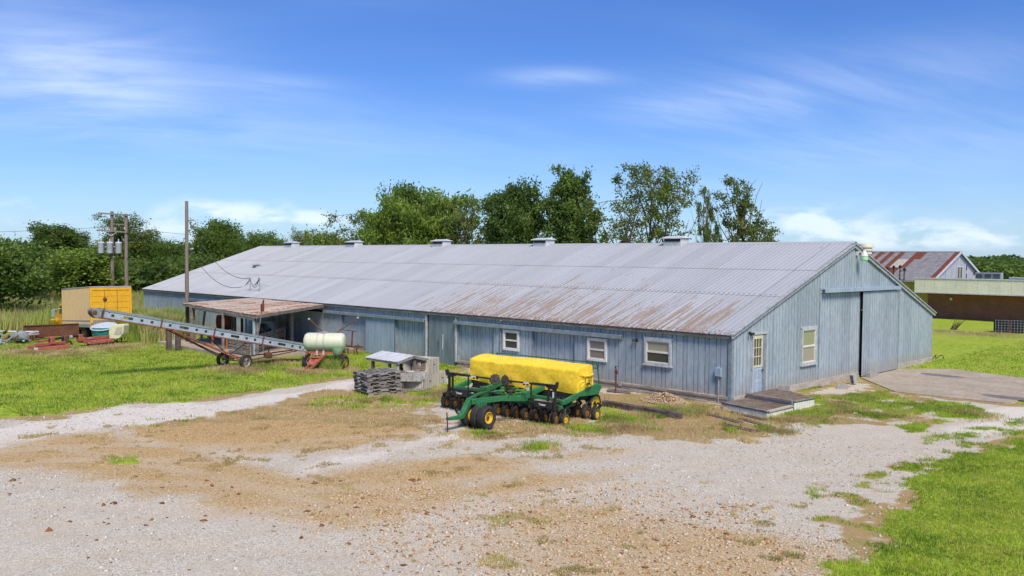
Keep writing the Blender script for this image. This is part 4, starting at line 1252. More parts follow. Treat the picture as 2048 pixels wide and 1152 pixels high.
# tarpaulin: lofted cross sections with sag and wrinkles
def tarp():
    nu, r = 64, np.random.default_rng(4)
    # profile around the box in (v, z), from front bottom up over and down the back
    key = [(.98, .87), (.955, 1.1), (.95, 1.35), (.96, 1.60), (.985, 1.635), (1.25, 1.69), (1.5, 1.73), (1.76, 1.75), (1.86, 1.72), (1.9, 1.45), (1.92, 1.2), (1.95, 1.02)]
    prof = []
    for i in range(len(key) - 1):
        for t in np.linspace(0, 1, 5)[:-1]:
            prof.append((key[i][0] * (1 - t) + key[i + 1][0] * t, key[i][1] * (1 - t) + key[i + 1][1] * t))
    prof.append(key[-1]); npf = len(prof)
    vs = []; fs = []
    us = np.concatenate([[U0], np.linspace(U0 + .06, U1 - .06, nu), [U1]])
    nU = len(us)
    for i, u in enumerate(us):
        e = min(u - U0, U1 - u)
        sc = 1 - .03 * math.exp(-e / .03)
        for j, (v, z) in enumerate(prof):
            t = j / (npf - 1)
            zz = z + .02 * math.sin(u * 2.1) * (1 - abs(2 * t - 1)) + (fbm(np.array([u]), np.array([t * 3]), .5, 9)[0] - .5) * .025
            vv = v
            if t < .36:   # front face: diagonal folds
                a = (z - .87) / .75
                vv = v + .02 * math.sin(u * 5.5 + a * 4.0) * (1 - a) + .012 * math.sin(u * 12 - a * 5) * (1 - a) + (fbm(np.array([u * 1.0]), np.array([a * 1.1]), .35, 5)[0] - .5) * .035
                if a < .12: zz = z - .035 * math.sin((u - U0) / (U1 - U0) * math.pi) + .025 * math.sin(u * 3.7)
            cz = 1.3
            vs.append((u, 1.43 + (vv - 1.43) * sc, cz + (zz - cz) * (sc if z > 1.4 else 1)))
    for i in range(nU - 1):
        for j in range(npf - 1):
            fs.append((i * npf + j, (i + 1) * npf + j, (i + 1) * npf + j + 1, i * npf + j + 1))
    # gathered ends: fan to a slightly inset centre grid
    for s, i0 in ((-1, 0), (1, nU - 1)):
        rings = [[i0 * npf + j for j in range(npf)]]
        for q in (.92, .66, .34):
            ring = []
            for j in range(npf):
                x, y, z = vs[i0 * npf + j]
                cx, cz = 1.43, 1.25
                wob = .03 * math.sin(j * 1.1 + q * 7) * (1 - q)
                ring.append(len(vs)); vs.append((x + s * (.05 * (1 - q) + wob - (.02 if q < .7 else 0)), cx + (y - cx) * q, cz + (z - cz) * q - .0))
            rings.append(ring)
        for a, b in zip(rings[:-1], rings[1:]):
            for j in range(npf - 1):
                f = (a[j], a[j + 1], b[j + 1], b[j])
                fs.append(f if s > 0 else f[::-1])
        c = len(vs); vs.append((vs[i0 * npf][0] + s * .05, 1.43, 1.2))
        for j in range(npf - 1):
            f = (rings[-1][j], rings[-1][j + 1], c); fs.append(f if s > 0 else f[::-1])
        # skirt of the end down to the plate
        base = [rings[k][0] for k in range(4)] + [c] + [rings[k][-1] for k in (3, 2, 1, 0)]
        fs.append(tuple(base if s < 0 else base[::-1]))
    mb = MB(); mb.v = vs; mb.f = fs
    o = mb.build('tarpaulin', M['tarp'], gd, local=True, smooth=True)
    o.data.shade_smooth()
    # hanging flap and fold at the right end
    f = MB()
    f.tube([(U1 + .03, 1.02, 1.50), (U1 + .07, 1.3, 1.40), (U1 + .08, 1.6, 1.40), (U1 + .05, 1.86, 1.42)], [.012, .022, .026, .016], 8)
    f.build('fold', M['tarp'], o, local=True, smooth=True)
    return o


def lettering(text, size, mat, parent, loc, rot, off=0.0):
    cu = bpy.data.curves.new('lettering', 'FONT'); cu.body = text; cu.size = size; cu.align_x = 'CENTER'; cu.extrude = .003; cu.offset = off
    tmp = bpy.data.objects.new('lettering_source', cu); COL.objects.link(tmp)
    me = bpy.data.meshes.new_from_object(tmp)
    bpy.data.objects.remove(tmp)
    me.materials.clear(); me.materials.append(mat)
    o = bpy.data.objects.new('lettering', me); COL.objects.link(o); o.parent = parent
    o.location = loc; o.rotation_euler = rot
    return o


tp = tarp()
# emblem on the right end: shield outline with a leaping deer and lettering
def emblem():
    x = U1 + .105
    cy, cz = 1.47, 1.13
    k = .95
    P = lambda a, b: (x, cy + a * k, cz + b * k)
    out = [(-.19, .20), (-.10, .235), (.10, .235), (.19, .20), (.165, -.10), (.0, -.23), (-.165, -.10)]
    b = MB().tube([P(*q) for q in out] + [P(*out[0])], .009, 4, cap=False)
    deer = [(-.13, .02), (-.06, .045), (.02, .05), (.055, .095), (.04, .15), (.06, .12), (.07, .16), (.085, .11), (.115, .10), (.13, .075), (.09, .065), (.075, .02), (.13, -.02), (.125, -.04), (.06, -.02),
            (-.02, -.015), (-.08, -.03), (-.10, -.09), (-.12, -.085), (-.115, -.02), (-.15, .0)]
    b.prism([P(*q) for q in deer], (.008, 0, 0))
    e = b.build('emblem', M['ink'], tp, local=True)
    lettering('JOHN DEERE', .052, M['ink'], tp, (x + .006, cy, cz - .145), (math.radians(90), 0, math.radians(90)), .001)


emblem()
# hopper box underneath
MB().box(U0 + .08, U1 - .08, 1.08, 1.86, .84, 1.5).build('hopper', M['black'], gd, local=True)
b_ = MB()
for u in np.linspace(U0 + .35, U1 - .35, 7):
    b_.bar((u, 1.1, .90), (u + .18, .95, .62), .05, .03).bar((u + .36, 1.1, .90), (u + .20, .95, .62), .05, .03)
for i in range(7):
    pass
b_.build('hopper_bracket', M['black'], gd, local=True)['kind'] = 'stuff'
# side plates with the arm forward
for u in (U0, U1):
    prof = [(.10, .60), (.10, .735), (1.02, .90), (1.95, 1.06), (2.34, 1.03), (2.36, .90), (2.14, .70), (1.75, .72), (1.0, .76), (.9, .70)]
    MB().prism([(u - .06, a, z) for a, z in prof][::-1], (.12, 0, 0)).build('side_plate', M['green'], gd, local=True, bevel=.012)
# longitudinal beams between
for u in (-1.52, -3.27):
    b_ = MB().bar((u, -.02, .78), (u, 1.25, .99), .13, .17)
    b_.box(u - .09, u + .09, -.12, .10, .55, .90)
    b_.build('frame_beam', M['green'], gd, local=True, bevel=.01)
# tool bars
MB().box(U0 - .02, U1 + .02, .02, .16, .48, .585).build('front_toolbar', M['green'], gd, local=True, bevel=.01)
MB().box(U0 + .05, U1 - .05, .70, .82, .50, .60).build('middle_toolbar', M['green'], gd, local=True)
MB().box(U0 + .05, U1 - .05, 1.9, 2.02, .50, .60).build('rear_toolbar', M['green'], gd, local=True)
MB().box(U0, U1, -.10, .02, .66, .72).build('upper_rail', M['black'], gd, local=True)
# tongue: two arms to a drop elbow
for s, ub in ((1, -1.40), (-1, -2.95)):
    ue = -2.12 + s * .08
    MB().bar((ub, -.05, .70), (ub * .55 + ue * .45, -1.05, .80), .10, .17).bar((ub * .55 + ue * .45, -1.05, .80), (ue, -2.1, .78), .10, .17).build('tongue_arm', M['green'], gd, local=True, bevel=.01)
prof = [(-1.90, .88), (-2.18, .86), (-2.42, .42), (-2.58, .36), (-3.02, .35), (-3.05, .43), (-2.62, .47), (-2.5, .50)]
MB().prism([(-2.22, a, z) for a, z in [(-1.90, .86), (-2.16, .84), (-2.46, .45), (-2.60, .41), (-3.06, .41), (-3.06, .34), (-2.50, .30), (-2.36, .32), (-2.14, .64), (-1.9, .68)]][::-1], (.16, 0, 0)).build('tongue_elbow', M['green'], gd, local=True, bevel=.01)
MB().lathe((-2.12, -3.10, .35), (0, 0, 1), [(.045, 0), (.045, .06)], 10).build('hitch_ring', M['rust'], gd, local=True)
MB().tube([(-2.16, -3.08, .58), (-2.12, -3.10, .36), (-2.04, -3.16, -.02)], .018, 6).build('drawbar_chain', M['black'], gd, local=True)
# hoses looping from the tongue
for k in range(4):
    pts = [(-2.3 - .02 * k, -1.0, .92)] + [(-2.45 - .10 * math.sin(t * 3.1) - .03 * k, -1.6 - .9 * t + .05 * k, .86 - .42 * math.sin(t * 2.9) - .05 * k) for t in np.linspace(.1, 1, 8)]
    MB().tube(pts, .013, 5).build('hydraulic_hose', M['black'], gd, local=True, smooth=True)
for k in range(5):
    pts = [(-1.5 - .05 * k, -.9 + .1 * k, .93), (-1.9, -.4 + .1 * k, .98), (-2.4, .1, 1.0 - .04 * k), (-2.9 + .1 * k, .6, .95)]
    MB().tube(pts, .014, 5).build('hydraulic_hose', M['black'], gd, local=True, smooth=True)
# centre valve blocks and cylinders
for (a, b, r, mt) in (((-2.7, .1, .78), (-1.9, .5, .86), .04, 'lime'), ((-2.2, .3, .75), (-2.0, .9, .85), .035, 'lime'), ((-3.0, -.3, .74), (-2.5, .7, .84), .035, 'green'), ((-1.9, -.6, .80), (-1.6, .5, .88), .03, 'lime')):
    MB().tube([a, b], r, 8).build('hydraulic_cylinder', M[mt], gd, local=True, smooth=True)
for c in ((-2.3, .5, .84), (-1.9, .3, .80), (-2.75, .35, .82), (-2.0, .75, .86), (-3.6, .3, .66)):
    MB().box(c[0] - .07, c[0] + .07, c[1] - .06, c[1] + .06, c[2] - .06, c[2] + .08).build('valve_block', M['lime'], gd, local=True, bevel=.01)
MB().box(-1.98, -1.88, .60, .66, .83, .92).build('sticker', M['paperwhite'], gd, local=True)
# cross braces
for a, b in (((-3.27, .05, .66), (-1.52, .05, .66)), ((-3.27, .3, .70), (-4.7, .3, .66)), ((-1.5, .35, .72), (-.25, .35, .66))):
    MB().bar(a, b, .09, .12).build('cross_brace', M['green'], gd, local=True, bevel=.008)
MB().bar((-3.15, -.12, .52), (-3.05, -.15, .92), .12, .04).build('cross_brace', M['lime'], gd, local=True)
# front caster wheels
wheel(gd, (-1.48, -2.05, .36), (1, 0, 0), .36, .27, .185, M['yellow'], hub=M['mud'])
wheel(gd, (-1.76, -2.05, .36), (1, 0, 0), .36, .24, .185, M['yellow'])
wheel(gd, (-2.20, -2.0, .36), (-1, 0, 0), .36, .26, .185, M['yellow'])
b_ = MB().box(-1.80, -1.62, -2.12, -1.92, .55, .84).bar((-2.4, -2.05, .40), (-1.5, -2.05, .40), .09, .09)
b_.prism([(-1.80, -1.75, .80), (-1.80, -1.93, .50), (-1.80, -2.2, .45), (-1.80, -2.15, .80)], (.14, 0, 0))
b_.build('caster_fork', M['green'], gd, local=True, bevel=.01)
# rear transport wheels
for u, ax in ((U1 - .03, 1), (U0 + .05, -1)):
    wheel(gd, (u - ax * .12, 2.18, .37), (ax, 0, 0), .37, .20, .25, M['yellow'], hub=M['black'])
    MB().bar((u - ax * .28, 1.9, .62), (u - ax * .28, 2.18, .37), .09, .12).build('axle_arm', M['green'], gd, local=True)
# row openers: disc, press wheel and arm; one unit built, the rest copied
def opener(u, v, first):
    un = thing('row_opener', None, None, (u, v, 0)); un.parent = gd
    del_ = None
    MB().lathe((-.11, .10, .205), (1, .12, 0), [(.24, 0), (.24, .008)], 26).build('opener_disc', M['mud'], un, local=True)
    MB().lathe((.04, 0, .19), (1, 0, 0), [(.115, -.055), (.185, -.055), (.20, -.03), (.20, .03), (.185, .055), (.115, .055)], 24, closed=True).build('press_tyre', M['rubber'], un, local=True, smooth=True)
    MB().lathe((.04, 0, .19), (1, 0, 0), [(.118, -.05), (.15, .057), (.125, .052), (.11, .03), (.03, .025), (.025, .045), (.01, .05)], 22).build('press_hub', M['yellow'] if first else M['yellowold'], un, local=True, smooth=True)
    MB().bar((-.03, .02, .19), (-.04, .42, .40), .035, .06).bar((-.04, .42, .40), (-.02, .16, .52), .05, .06).bar((-.09, .12, .2), (-.05, .3, .4), .03, .05).build('opener_arm', M['black'], un, local=True)
    MB().tube([(-.02, .05, .30), (-.02, .13, .50)], .028, 8).build('down_spring', M['mud'], un, local=True)
    return un


p0 = opener(-.03, .0, True); p1 = opener(-.38, .0, False)
for k in range(2, 14):
    c = copy_tree(p1, gd); c.location = (-.03 - .385 * k, 0, 0)
c = copy_tree(p0, gd); c.location = (.20, 1.46, 0)
for k in range(1, 14):
    c = copy_tree(p1, gd); c.location = (.20 - .385 * k, 1.46, 0)
# folded marker arms with notched discs
def marker(s, boxu, base, tip):
    """s=+1 right, -1 left"""
    m = thing('marker_arm', None, None, (base, -.4, .8)); m.parent = gd
    L = lambda pts: [(p[0] - base, p[1] + .4, p[2] - .8) for p in pts]
    b = MB().bar(*L([(base, -.40, .50), (base, -.40, 1.28)]), .07, .09, up=(0, 1, 0)).bar(*L([(base - s * .22, -.46, .55), (base - s * .20, -.44, 1.24)]), .05, .06, up=(0, 1, 0))
    b.bar(*L([(base + s * .03, -.42, 1.18), (base - s * .30, -.42, 1.26)]), .07, .10)
    b.bar(*L([(base + s * .06, -.42, 1.20), (base + s * .10, -.42, 1.40)]), .06, .10).bar(*L([(base, -.36, 1.20), (base + s * .06, -.40, 1.38)]), .04, .06)
    b.build('pivot_bracket', M['black'], m, local=True)
    b = MB().bar(*L([(base, -.42, 1.28), (base + (tip - base) * .45, -.42, 1.27)]), .07, .075).bar(*L([(base + (tip - base) * .45, -.42, 1.27), (tip, -.42, 1.26)]), .045, .05)
    for t in (.55, .62, .9):
        b.box(*[q for q in ((base + (tip - base) * t - .02) - base, (base + (tip - base) * t + .02) - base)], -.05, .02, 1.26 - .8 - .07, 1.26 - .8)
    b.build('boom', M['black'], m, local=True)
    x0 = base + (tip - base) * .50 - base
    MB().box(min(x0, x0 + s * -.22), max(x0, x0 + s * -.22), -.062, -.058, 1.245 - .8, 1.295 - .8).build('sticker', M['paperwhite'], m, local=True)
    MB().box(-.037, -.033, -.08, -.07, .05, .05).box(-.03, .03, -.092, -.088, .12, .30).build('sticker', M['paperwhite'], m, local=True)
    # two notched discs
    cx = tip - base
    pts = []
    for k in range(24):
        a = 2 * math.pi * k / 24; r = .20 if k % 2 else .165
        pts.append((r * math.cos(a), r * math.sin(a)))
    ang = math.radians(50 if s < 0 else -12)
    A = Vector((math.cos(ang), math.sin(ang), 0))
    MB().prism([(cx + A.x * a_, -.04 + A.y * a_, .46 + b2) for a_, b2 in pts], Vector((-A.y, A.x, 0)) * -.012).build('marker_disc', M['rust2'] if 'rust2' in M else M['mud'], m, local=True)
    o_ = Vector((-A.y, A.x, 0)) * -.06
    MB().lathe((cx + o_.x, -.04 + o_.y, .46), -Vector((-A.y, A.x, 0)) * -1, [(.155, 0), (.165, .01), (.06, .03), (.05, -.02)], 20).build('depth_band', M['mud'], m, local=True)
    return m


marker(1, -.48, -.10, -2.02); marker(-1, -3.95, -4.50, -2.46)
MB().bar((-1.0, -.42, .5), (-1.0, -.42, 1.26), .035, .035).build('marker_rest', M['black'], gd, local=True)
MB().bar((-3.62, -.42, .5), (-3.62, -.42, 1.26), .035, .035).build('marker_rest', M['black'], gd, local=True)
for uc in (-.50, -3.95):
    bx = MB().box(uc - .33, uc + .33, -.50, -.36, .56, .765).build('marker_box', M['black'], gd, local=True, bevel=.01)
    MB().box(uc - .33, uc + .33, -.505, -.32, .767, .785).build('dusty_top', M['foundwood'] if uc > -2 else M['black'], bx, local=True)
    lettering('Yetter', .105, M['paperwhite'], bx, (uc, -.513, .63), (math.radians(90), 0, 0), .002)
# rear hand rail
b_ = MB()
for u in (U0 + .3, UM, U1 + .02):
    b_.bar((u, 2.28, 1.0), (u - .06, 2.20, 1.75), .035, .035)
b_.bar((U0 + .2, 2.20, 1.75), (U1 - .03, 2.20, 1.75), .035, .035).bar((U0 + .2, 2.22, 1.56), (U1 - .02, 2.22, 1.56), .03, .03)
b_.build('hand_rail', M['green'], gd, local=True)
MB().box(U0 + .12, U1 - .12, 1.3, 1.8, .58, .84).build('underside_dark_box', M['black'], gd, local=True)  # black box added below the hopper as the dark of the shaded underside
MB().box(U0 + .12, U1 - .12, .98, 1.02, .62, .84).build('underside_dark_plate', M['black'], gd, local=True)  # black plate added in front of it for the same shade
# seed tubes from the hopper to the openers, added black to darken the underside
b_ = MB()
for k in range(26):
    u = -.2 - .178 * k
    b_.tube([(u, 1.15, .88), (u + .02, .95, .62), (u - .02, .45 if k % 2 else 1.3, .30)], .024, 5)
b_.build('seed_tube', M['black'], gd, local=True)['kind'] = 'stuff'
for v_ in (.38, 1.2): MB().box(U0 + .1, U1 - .1, v_, v_ + .10, .30, .40).build('underside_dark_bar', M['black'], gd, local=True)  # black bars added between the openers to deepen the shade there
# black castings added between toolbars to stand in for shade under the drill
b_ = MB()
for k in range(14):
    u = -.1 - .385 * k
    b_.bar((u, .15, .52), (u, .75, .55), .03, .05); b_.box(u - .05, u + .05, -.02, .2, .42, .50)
b_.build('underside_dark_casting', M['black'], gd, local=True)['kind'] = 'stuff'
for k in range(6):
    MB().lathe((-.2 - .385 * k, -.02, .46), (0, 1, 0), [(.045, -.02), (.045, .02)], 10).build('clamp_ring', M['mud'], gd, local=True)

# rusty drum behind the drill
p = np.array([-10.4, -1.6, 0])
dr = thing('rusty_drum', 'orange rusted drum standing behind the yellow tarpaulin', 'drum', (-7.35, -1.15, 0))
M['drumrust'] = pmat('orange_rusted_drum', (.36, .12, .05), (.25, .08, .035), 3, .85, rust=.2, grime=.3)
MB().lathe((0, 0, 0), (0, 0, 1), [(.30, 0), (.31, .02), (.30, .04), (.30, .3), (.315, .32), (.30, .34), (.30, .58), (.315, .60), (.30, .62), (.30, .88), (.315, .90), (.28, .90), (.28, .875)], 24).build('drum_shell', M['drumrust'], dr, local=True, smooth=True)

# ------------------------------------------------------------------ pallets
def pallet(loc, rz, label, tilt=(0, 0)):
    o = thing('pallet', label, 'pallet', loc, rz, 'stacked grey wooden pallets')
    o.rotation_euler = (tilt[0], tilt[1], rz)
    Lx, Ly = 1.20, 1.42
    for i in range(3):
        y = (-Ly / 2, -.05, Ly / 2 - .10)[i]
        y = y + .0
        b = MB(); x0 = -Lx / 2
    for i, x in enumerate((-Lx / 2, -.02, Lx / 2 - .04)):
        b = MB()   # notched stringer
        n0 = [(-Ly / 2, .02), (-Ly / 2, .11), (Ly / 2, .11), (Ly / 2, .02), (Ly / 2 - .28, .02), (Ly / 2 - .32, .06), (Ly / 2 - .50, .06), (Ly / 2 - .54, .02), (-Ly / 2 + .54, .02), (-Ly / 2 + .50, .06), (-Ly / 2 + .32, .06), (-Ly / 2 + .28, .02)]
        # three convex strips
        b.box(x, x + .04, -Ly / 2, Ly / 2, .08, .11)
        for a, c in ((-Ly / 2, -Ly / 2 + .22), (-Ly / 2 + .55, Ly / 2 - .55), (Ly / 2 - .22, Ly / 2)): b.box(x, x + .04, a, c, .02, .0799)
        b.build('stringer', M['palletwood'], o, local=True)
    n = 7
    for i in range(n):
        wd = .11 if 0 < i < n - 1 else .13
        y = -Ly / 2 + (Ly - wd) * i / (n - 1)
        MB().box(-Lx / 2 - rnd.uniform(0, .01), Lx / 2 + rnd.uniform(0, .01), y, y + wd, .111, .128).build('deck_board', M['palletwood'], o, local=True)
    for i in range(4):
        y = -Ly / 2 + (Ly - .10) * i / 3
        MB().box(-Lx / 2, Lx / 2, y, y + .10, .002, .019).build('deck_board', M['palletwood'], o, local=True)
    return o


N = Vector((-10.03, -8.5, 0)); pa = Vector((-.98, .2, 0)); pb = Vector((-.15, .99, 0)).normalized()
pc = N + pa * .6 + pb * .71
prz = math.atan2(-.2, .98) * -1
prz = math.atan2(pa.y, pa.x) + math.pi
lbs = ['grey wooden pallet at the bottom of the stack, on the grass', 'grey pallet second from the bottom of the stack', 'grey pallet third from the bottom of the stack', 'grey pallet in the upper middle of the stack, broken white patch on its edge',
       'grey pallet directly under the tilted top one', 'topmost pallet of the stack, tilted, its slats pale in the light']
for i in range(6):
    tl = (0, 0)
    z = i * .135
    if i == 5: tl = (math.radians(2.5), math.radians(-1.0)); z += .06
    if i == 4: tl = (math.radians(4.5), 0); z += .04
    pallet((pc.x + rnd.uniform(-.07, .07), pc.y + rnd.uniform(-.08, .08) + (.0 if i < 4 else .02), z), prz + rnd.uniform(-.07, .07), lbs[i], tl)
a = G(747, 797)
tag(MB().bar((a[0] + .1, a[1] - .0, .03), (a[0] - .05, a[1] + 1.5, .04), .1, .07).build('wood_bearer', M['oldwood']), 'pale timber bearer under the front of the pallet stack', 'timber')

# ------------------------------------------------------------------ beige board bins
def bin_(loc, rz, label, Lx, Ly, H, open_end=False):
    o = thing('feed_bin', label, 'bin', loc, rz, 'beige board bins')
    t = .035
    MB().box(0, Lx, 0, t, 0, H).build('side_panel', M['binbeige'], o, local=True)
    MB().box(0, Lx, Ly - t, Ly, 0, H).build('side_panel', M['binbeige'], o, local=True) if not open_end else None
    MB().box(0, t, t, Ly - t, 0, H).build('side_panel', M['binbeige'], o, local=True)
    MB().box(Lx - t, Lx, t, Ly - t, 0, H).build('side_panel', M['binbeige'], o, local=True)
    MB().box(t, Lx - t, t, Ly - t, .02, .05).build('floor_panel', M['binbeige'], o, local=True)
    # vertical batten joints on the visible face and a hand hole
    for q in (.33, .5, .66):
        MB().box(Lx * q - .006, Lx * q + .006, -.006, -.001, .01, H - .01).build('panel_joint', M['fascia'], o, local=True)
    MB().box(Lx * .52, Lx * .52 + .13, -.008, .0, H * .52, H * .52 + .035).build('hand_hole', M['dark'], o, local=True)
    return o


bdir = math.atan2(2.2, -1.09)
o0 = G(846, 782)
D1 = np.array([math.cos(bdir), math.sin(bdir)])
bin_((o0[0], o0[1], 0), bdir, 'beige board bin on the ground with its hand hole, nearest the pallets', 1.20, 1.05, .55)
q = o0[:2] + D1 * 1.24
bin_((q[0], q[1], 0), bdir, 'beige board bin on the ground, at the right end nearest the drill', 1.16, 1.05, .50)
q = o0[:2] + D1 * .42
M_ = math.pi
# the upper bin lies open toward the shelter
ub = thing('feed_bin', 'beige board bin set on top of the other two, open toward the shelter', 'bin', (q[0], q[1], .56), bdir, 'beige board bins')
MB().box(0, 1.15, 0, .035, 0, .60).build('side_panel', M['binbeige'], ub, local=True)
MB().box(1.115, 1.15, .035, 1.05, 0, .60).build('side_panel', M['binbeige'], ub, local=True)
MB().box(0, 1.15, 1.015, 1.05, 0, .60).build('side_panel', M['binbeige'], ub, local=True)
MB().box(0, 1.115, .035, 1.015, 0, .035).build('floor_panel', M['binbeige'], ub, local=True)
MB().box(.60, .74, -.008, 0, .34, .375).build('hand_hole', M['dark'], ub, local=True)
for q_ in (.25, .5, .62, .75): MB().box(1.15 * q_ - .005, 1.15 * q_ + .005, -.006, -.001, .01, .59).build('panel_joint', M['fascia'], ub, local=True)
MB().bar((.2, .5, .06), (.9, .8, .35), .5, .03).build('loose_panel', M['darkwood'], ub, local=True)

# gabled shelter
sh = thing('gabled_shelter', 'small open shelter with a low gabled pale metal roof beside the bins', 'shelter', (-12.05, -5.7, 0))
X0, X1, Y0, Y1, Ze, Zr = -1.05, 1.08, -.82, .82, 1.06, 1.26
for s in (-1, 1):
    ye = s * .84
    for i in range(6):
        xa = X0 + (X1 - X0) * i / 6; xb = X0 + (X1 - X0) * (i + 1) / 6 - .004
        b = MB(); b.add([(xa, ye, Ze + .02), (xb, ye, Ze + .02), (xb, 0, Zr + .02), (xa, 0, Zr + .02), (xa, ye, Ze), (xb, ye, Ze), (xb, 0, Zr), (xa, 0, Zr)], [(0, 1, 2, 3), (7, 6, 5, 4), (0, 4, 5, 1), (1, 5, 6, 2), (3, 7, 4, 0)])
        b.bar((xa + .015, ye, Ze + .026), (xa + .015, 0, Zr + .026), .03, .02)
        b.build('roof_sheet', M['white'], sh, local=True)
for x in (X0 + .02, X1 - .03):
    for s in (-1, 1):
        MB().bar((x, s * .80, Ze - .05), (x, s * .005, Zr - .055), .035, .09).build('rafter', M['oldwood'], sh, local=True)
for s in (-1, 1): MB().bar((X0, s * .80, Ze - .06), (X1, s * .80, Ze - .06), .035, .08).build('eave_board', M['oldwood'], sh, local=True)
for x, y, mt in ((X0 + .35, -.72, 'darkwood'), (X0 + .35, .72, 'darkwood'), (.45, -.74, 'darkwood'), (X1 - .12, -.74, 'binbeige'), (X1 - .12, .72, 'binbeige'), (X1 - .10, .1, 'oldwood')):
    MB().box(x - .05, x + .05, y - .05, y + .05, 0, Ze - .02).build('post', M[mt], sh, local=True)
MB().box(X0 + .2, X1 - .1, .70, .74, .25, .55).build('back_board', M['darkwood'], sh, local=True)
MB().box(X0 + .2, X1 - .1, -.6, .6, .28, .32).build('shelf', M['darkwood'], sh, local=True)
MB().box(.55, X1, .3, .34, .3, .95).build('end_panel', M['binbeige'], sh, local=True)

# weathered trough on blocks before the bins
tr = thing('wooden_trough', 'small weathered box with peeling white paint resting between pallets and bins', 'trough', (-10.35, -6.35, 0), math.radians(68))
b = [(-.46, -.36, .40, .74), ]
MB().prism([(-.50, -.30, .42), (.34, -.30, .38), (.50, -.30, .50), (.50, -.30, .78), (-.50, -.30, .74)], (0, .04, 0)).build('side_board', M['peelwhite'], tr, local=True)
MB().prism([(-.50, .26, .42), (.34, .26, .38), (.50, .26, .50), (.50, .26, .78), (-.50, .26, .74)], (0, .04, 0)).build('side_board', M['oldwood'], tr, local=True)
MB().box(-.50, -.46, -.26, .26, .42, .74).build('end_board', M['oldwood'], tr, local=True)
MB().box(.46, .50, -.26, .26, .50, .78).build('end_board', M['oldwood'], tr, local=True)
MB().box(-.46, .46, -.26, .26, .45, .70).build('dirt_fill', M['darkwood'], tr, local=True)
for x in (-.4, .42): MB().box(x - .05, x + .05, -.25, .25, 0, .42).build('leg', M['darkwood'], tr, local=True)
MB().bar((-.5, -.42, .10), (.72, -.36, .07), .10, .09).build('lower_rail', M['oldwood'], tr, local=True)
tag(MB().add([(-10.5, -6.5, .745), (-10.2, -6.35, .75), (-10.28, -6.2, .765), (-10.6, -6.35, .75)], [(0, 1, 2, 3)]).build('plastic_scrap', M['paperwhite']), 'scrap of white plastic lying on the trough', 'plastic')

# ------------------------------------------------------------------ sprayer tank on wheels
tk = thing('tank_sprayer', 'pale green translucent tank on a rusty two wheeled sprayer frame with raised booms', 'sprayer', (-17.95, -5.37, 0), math.atan2(1.21, 1.28))
# local x along the axle, y away from the viewer
M['tank'] = None
m = bpy.data.materials.new('stained_translucent_tank'); m.use_nodes = True
t = NT(m.node_tree)
P = t.n('ShaderNodeNewGeometry').outputs['Position']; sp = t.n('ShaderNodeSeparateXYZ', {0: P})
lv = t.math('ADD', sp.outputs[2], t.math('MULTIPLY', t.noise(t.mul3(P, (2, 2, .4)), 4, 4), .25))
col = t.mix(t.ss(lv, 1.50, 1.02), (.60, .61, .46), (.30, .48, .31))
col = t.mix(t.ss(t.noise(t.mul3(P, (4, 4, .3)), 3, 5), .5, .8, 0, .5), col, (.30, .30, .22))
b = t.n('ShaderNodeBsdfPrincipled', {'Base Color': col, 'Roughness': .4, 'Subsurface Weight': .15, 'Subsurface Radius': (.2, .3, .2)})
t.n('ShaderNodeOutputMaterial', {0: b.outputs[0]})
M['tank'] = m
prof = [(.02, -.95), (.25, -.945), (.36, -.90), (.415, -.82), (.43, -.70), (.43, -.32), (.42, -.31), (.42, -.27), (.43, -.26), (.43, -.02), (.42, -.01), (.42, .03), (.43, .04), (.43, .70), (.415, .82), (.36, .90), (.25, .945), (.02, .95)]
tank = MB().lathe((0, 0, 1.26), (1, 0, 0), prof, 32).build('tank', M['tank'], tk, local=True, smooth=True)
MB().lathe((-.03, 0, 1.67), (0, 0, 1), [(.17, 0), (.18, .05), (.14, .07), (.10, .08)], 18).build('filler_lid', M['steel'], tank, local=True, smooth=True)
MB().lathe((.62, -.16, .66), (.0, .1, 1), [(.12, 0), (.20, .05), (.30, .32)], 12).build('sump', M['tank'], tank, local=True, smooth=True)
for x in (-.29, .01):
    MB().lathe((x, 0, 1.26), (1, 0, 0), [(.437, -.02), (.445, -.02), (.445, .02), (.437, .02)], 32, closed=True).build('strap', M['whitepaint'], tank, local=True)
    MB().box(x - .04, x + .04, -.33, -.28, .70, .90).build('strap_buckle', M['whitepaint'], tk, local=True)
b_ = MB().bar((-.85, -.25, .80), (.85, -.25, .80), .06, .10).bar((-.85, .25, .80), (.85, .25, .80), .06, .10)
for x in (-.8, -.3, .2, .8): b_.bar((x, -.3, .79), (x, .3, .79), .05, .06)
b_.build('cradle', M['rustred'], tk, local=True)
for s in (-1, 1):
    MB().bar((s * .78, 0, .80), (s * .74, -.02, .34), .07, .10).bar((s * .60, -.1, .80), (s * .80, -.1, .45), .05, .06).build('axle_leg', M['rustred'], tk, local=True)
b_ = MB().bar((-.7, 0, .36), (.7, 0, .36), .07, .07); b_.build('axle', M['rust'], tk, local=True)
wheel(tk, (.90, -.05, .33), (.95, -.3, 0), .34, .20, .19, M['yellowold'], hub=M['yellowold'])
wheel(tk, (-.90, .0, .33), (-1, 0, 0), .34, .20, .19, M['yellowold'])
MB().bar((.10, -.25, .74), (-.45, -1.0, .10), .08, .08).bar((-.35, -.25, .74), (-.62, -1.0, .12), .06, .07).bar((-.15, -.45, .60), (-.5, -.45, .60), .3, .03).build('drawbar', M['rustred'], tk, local=True)
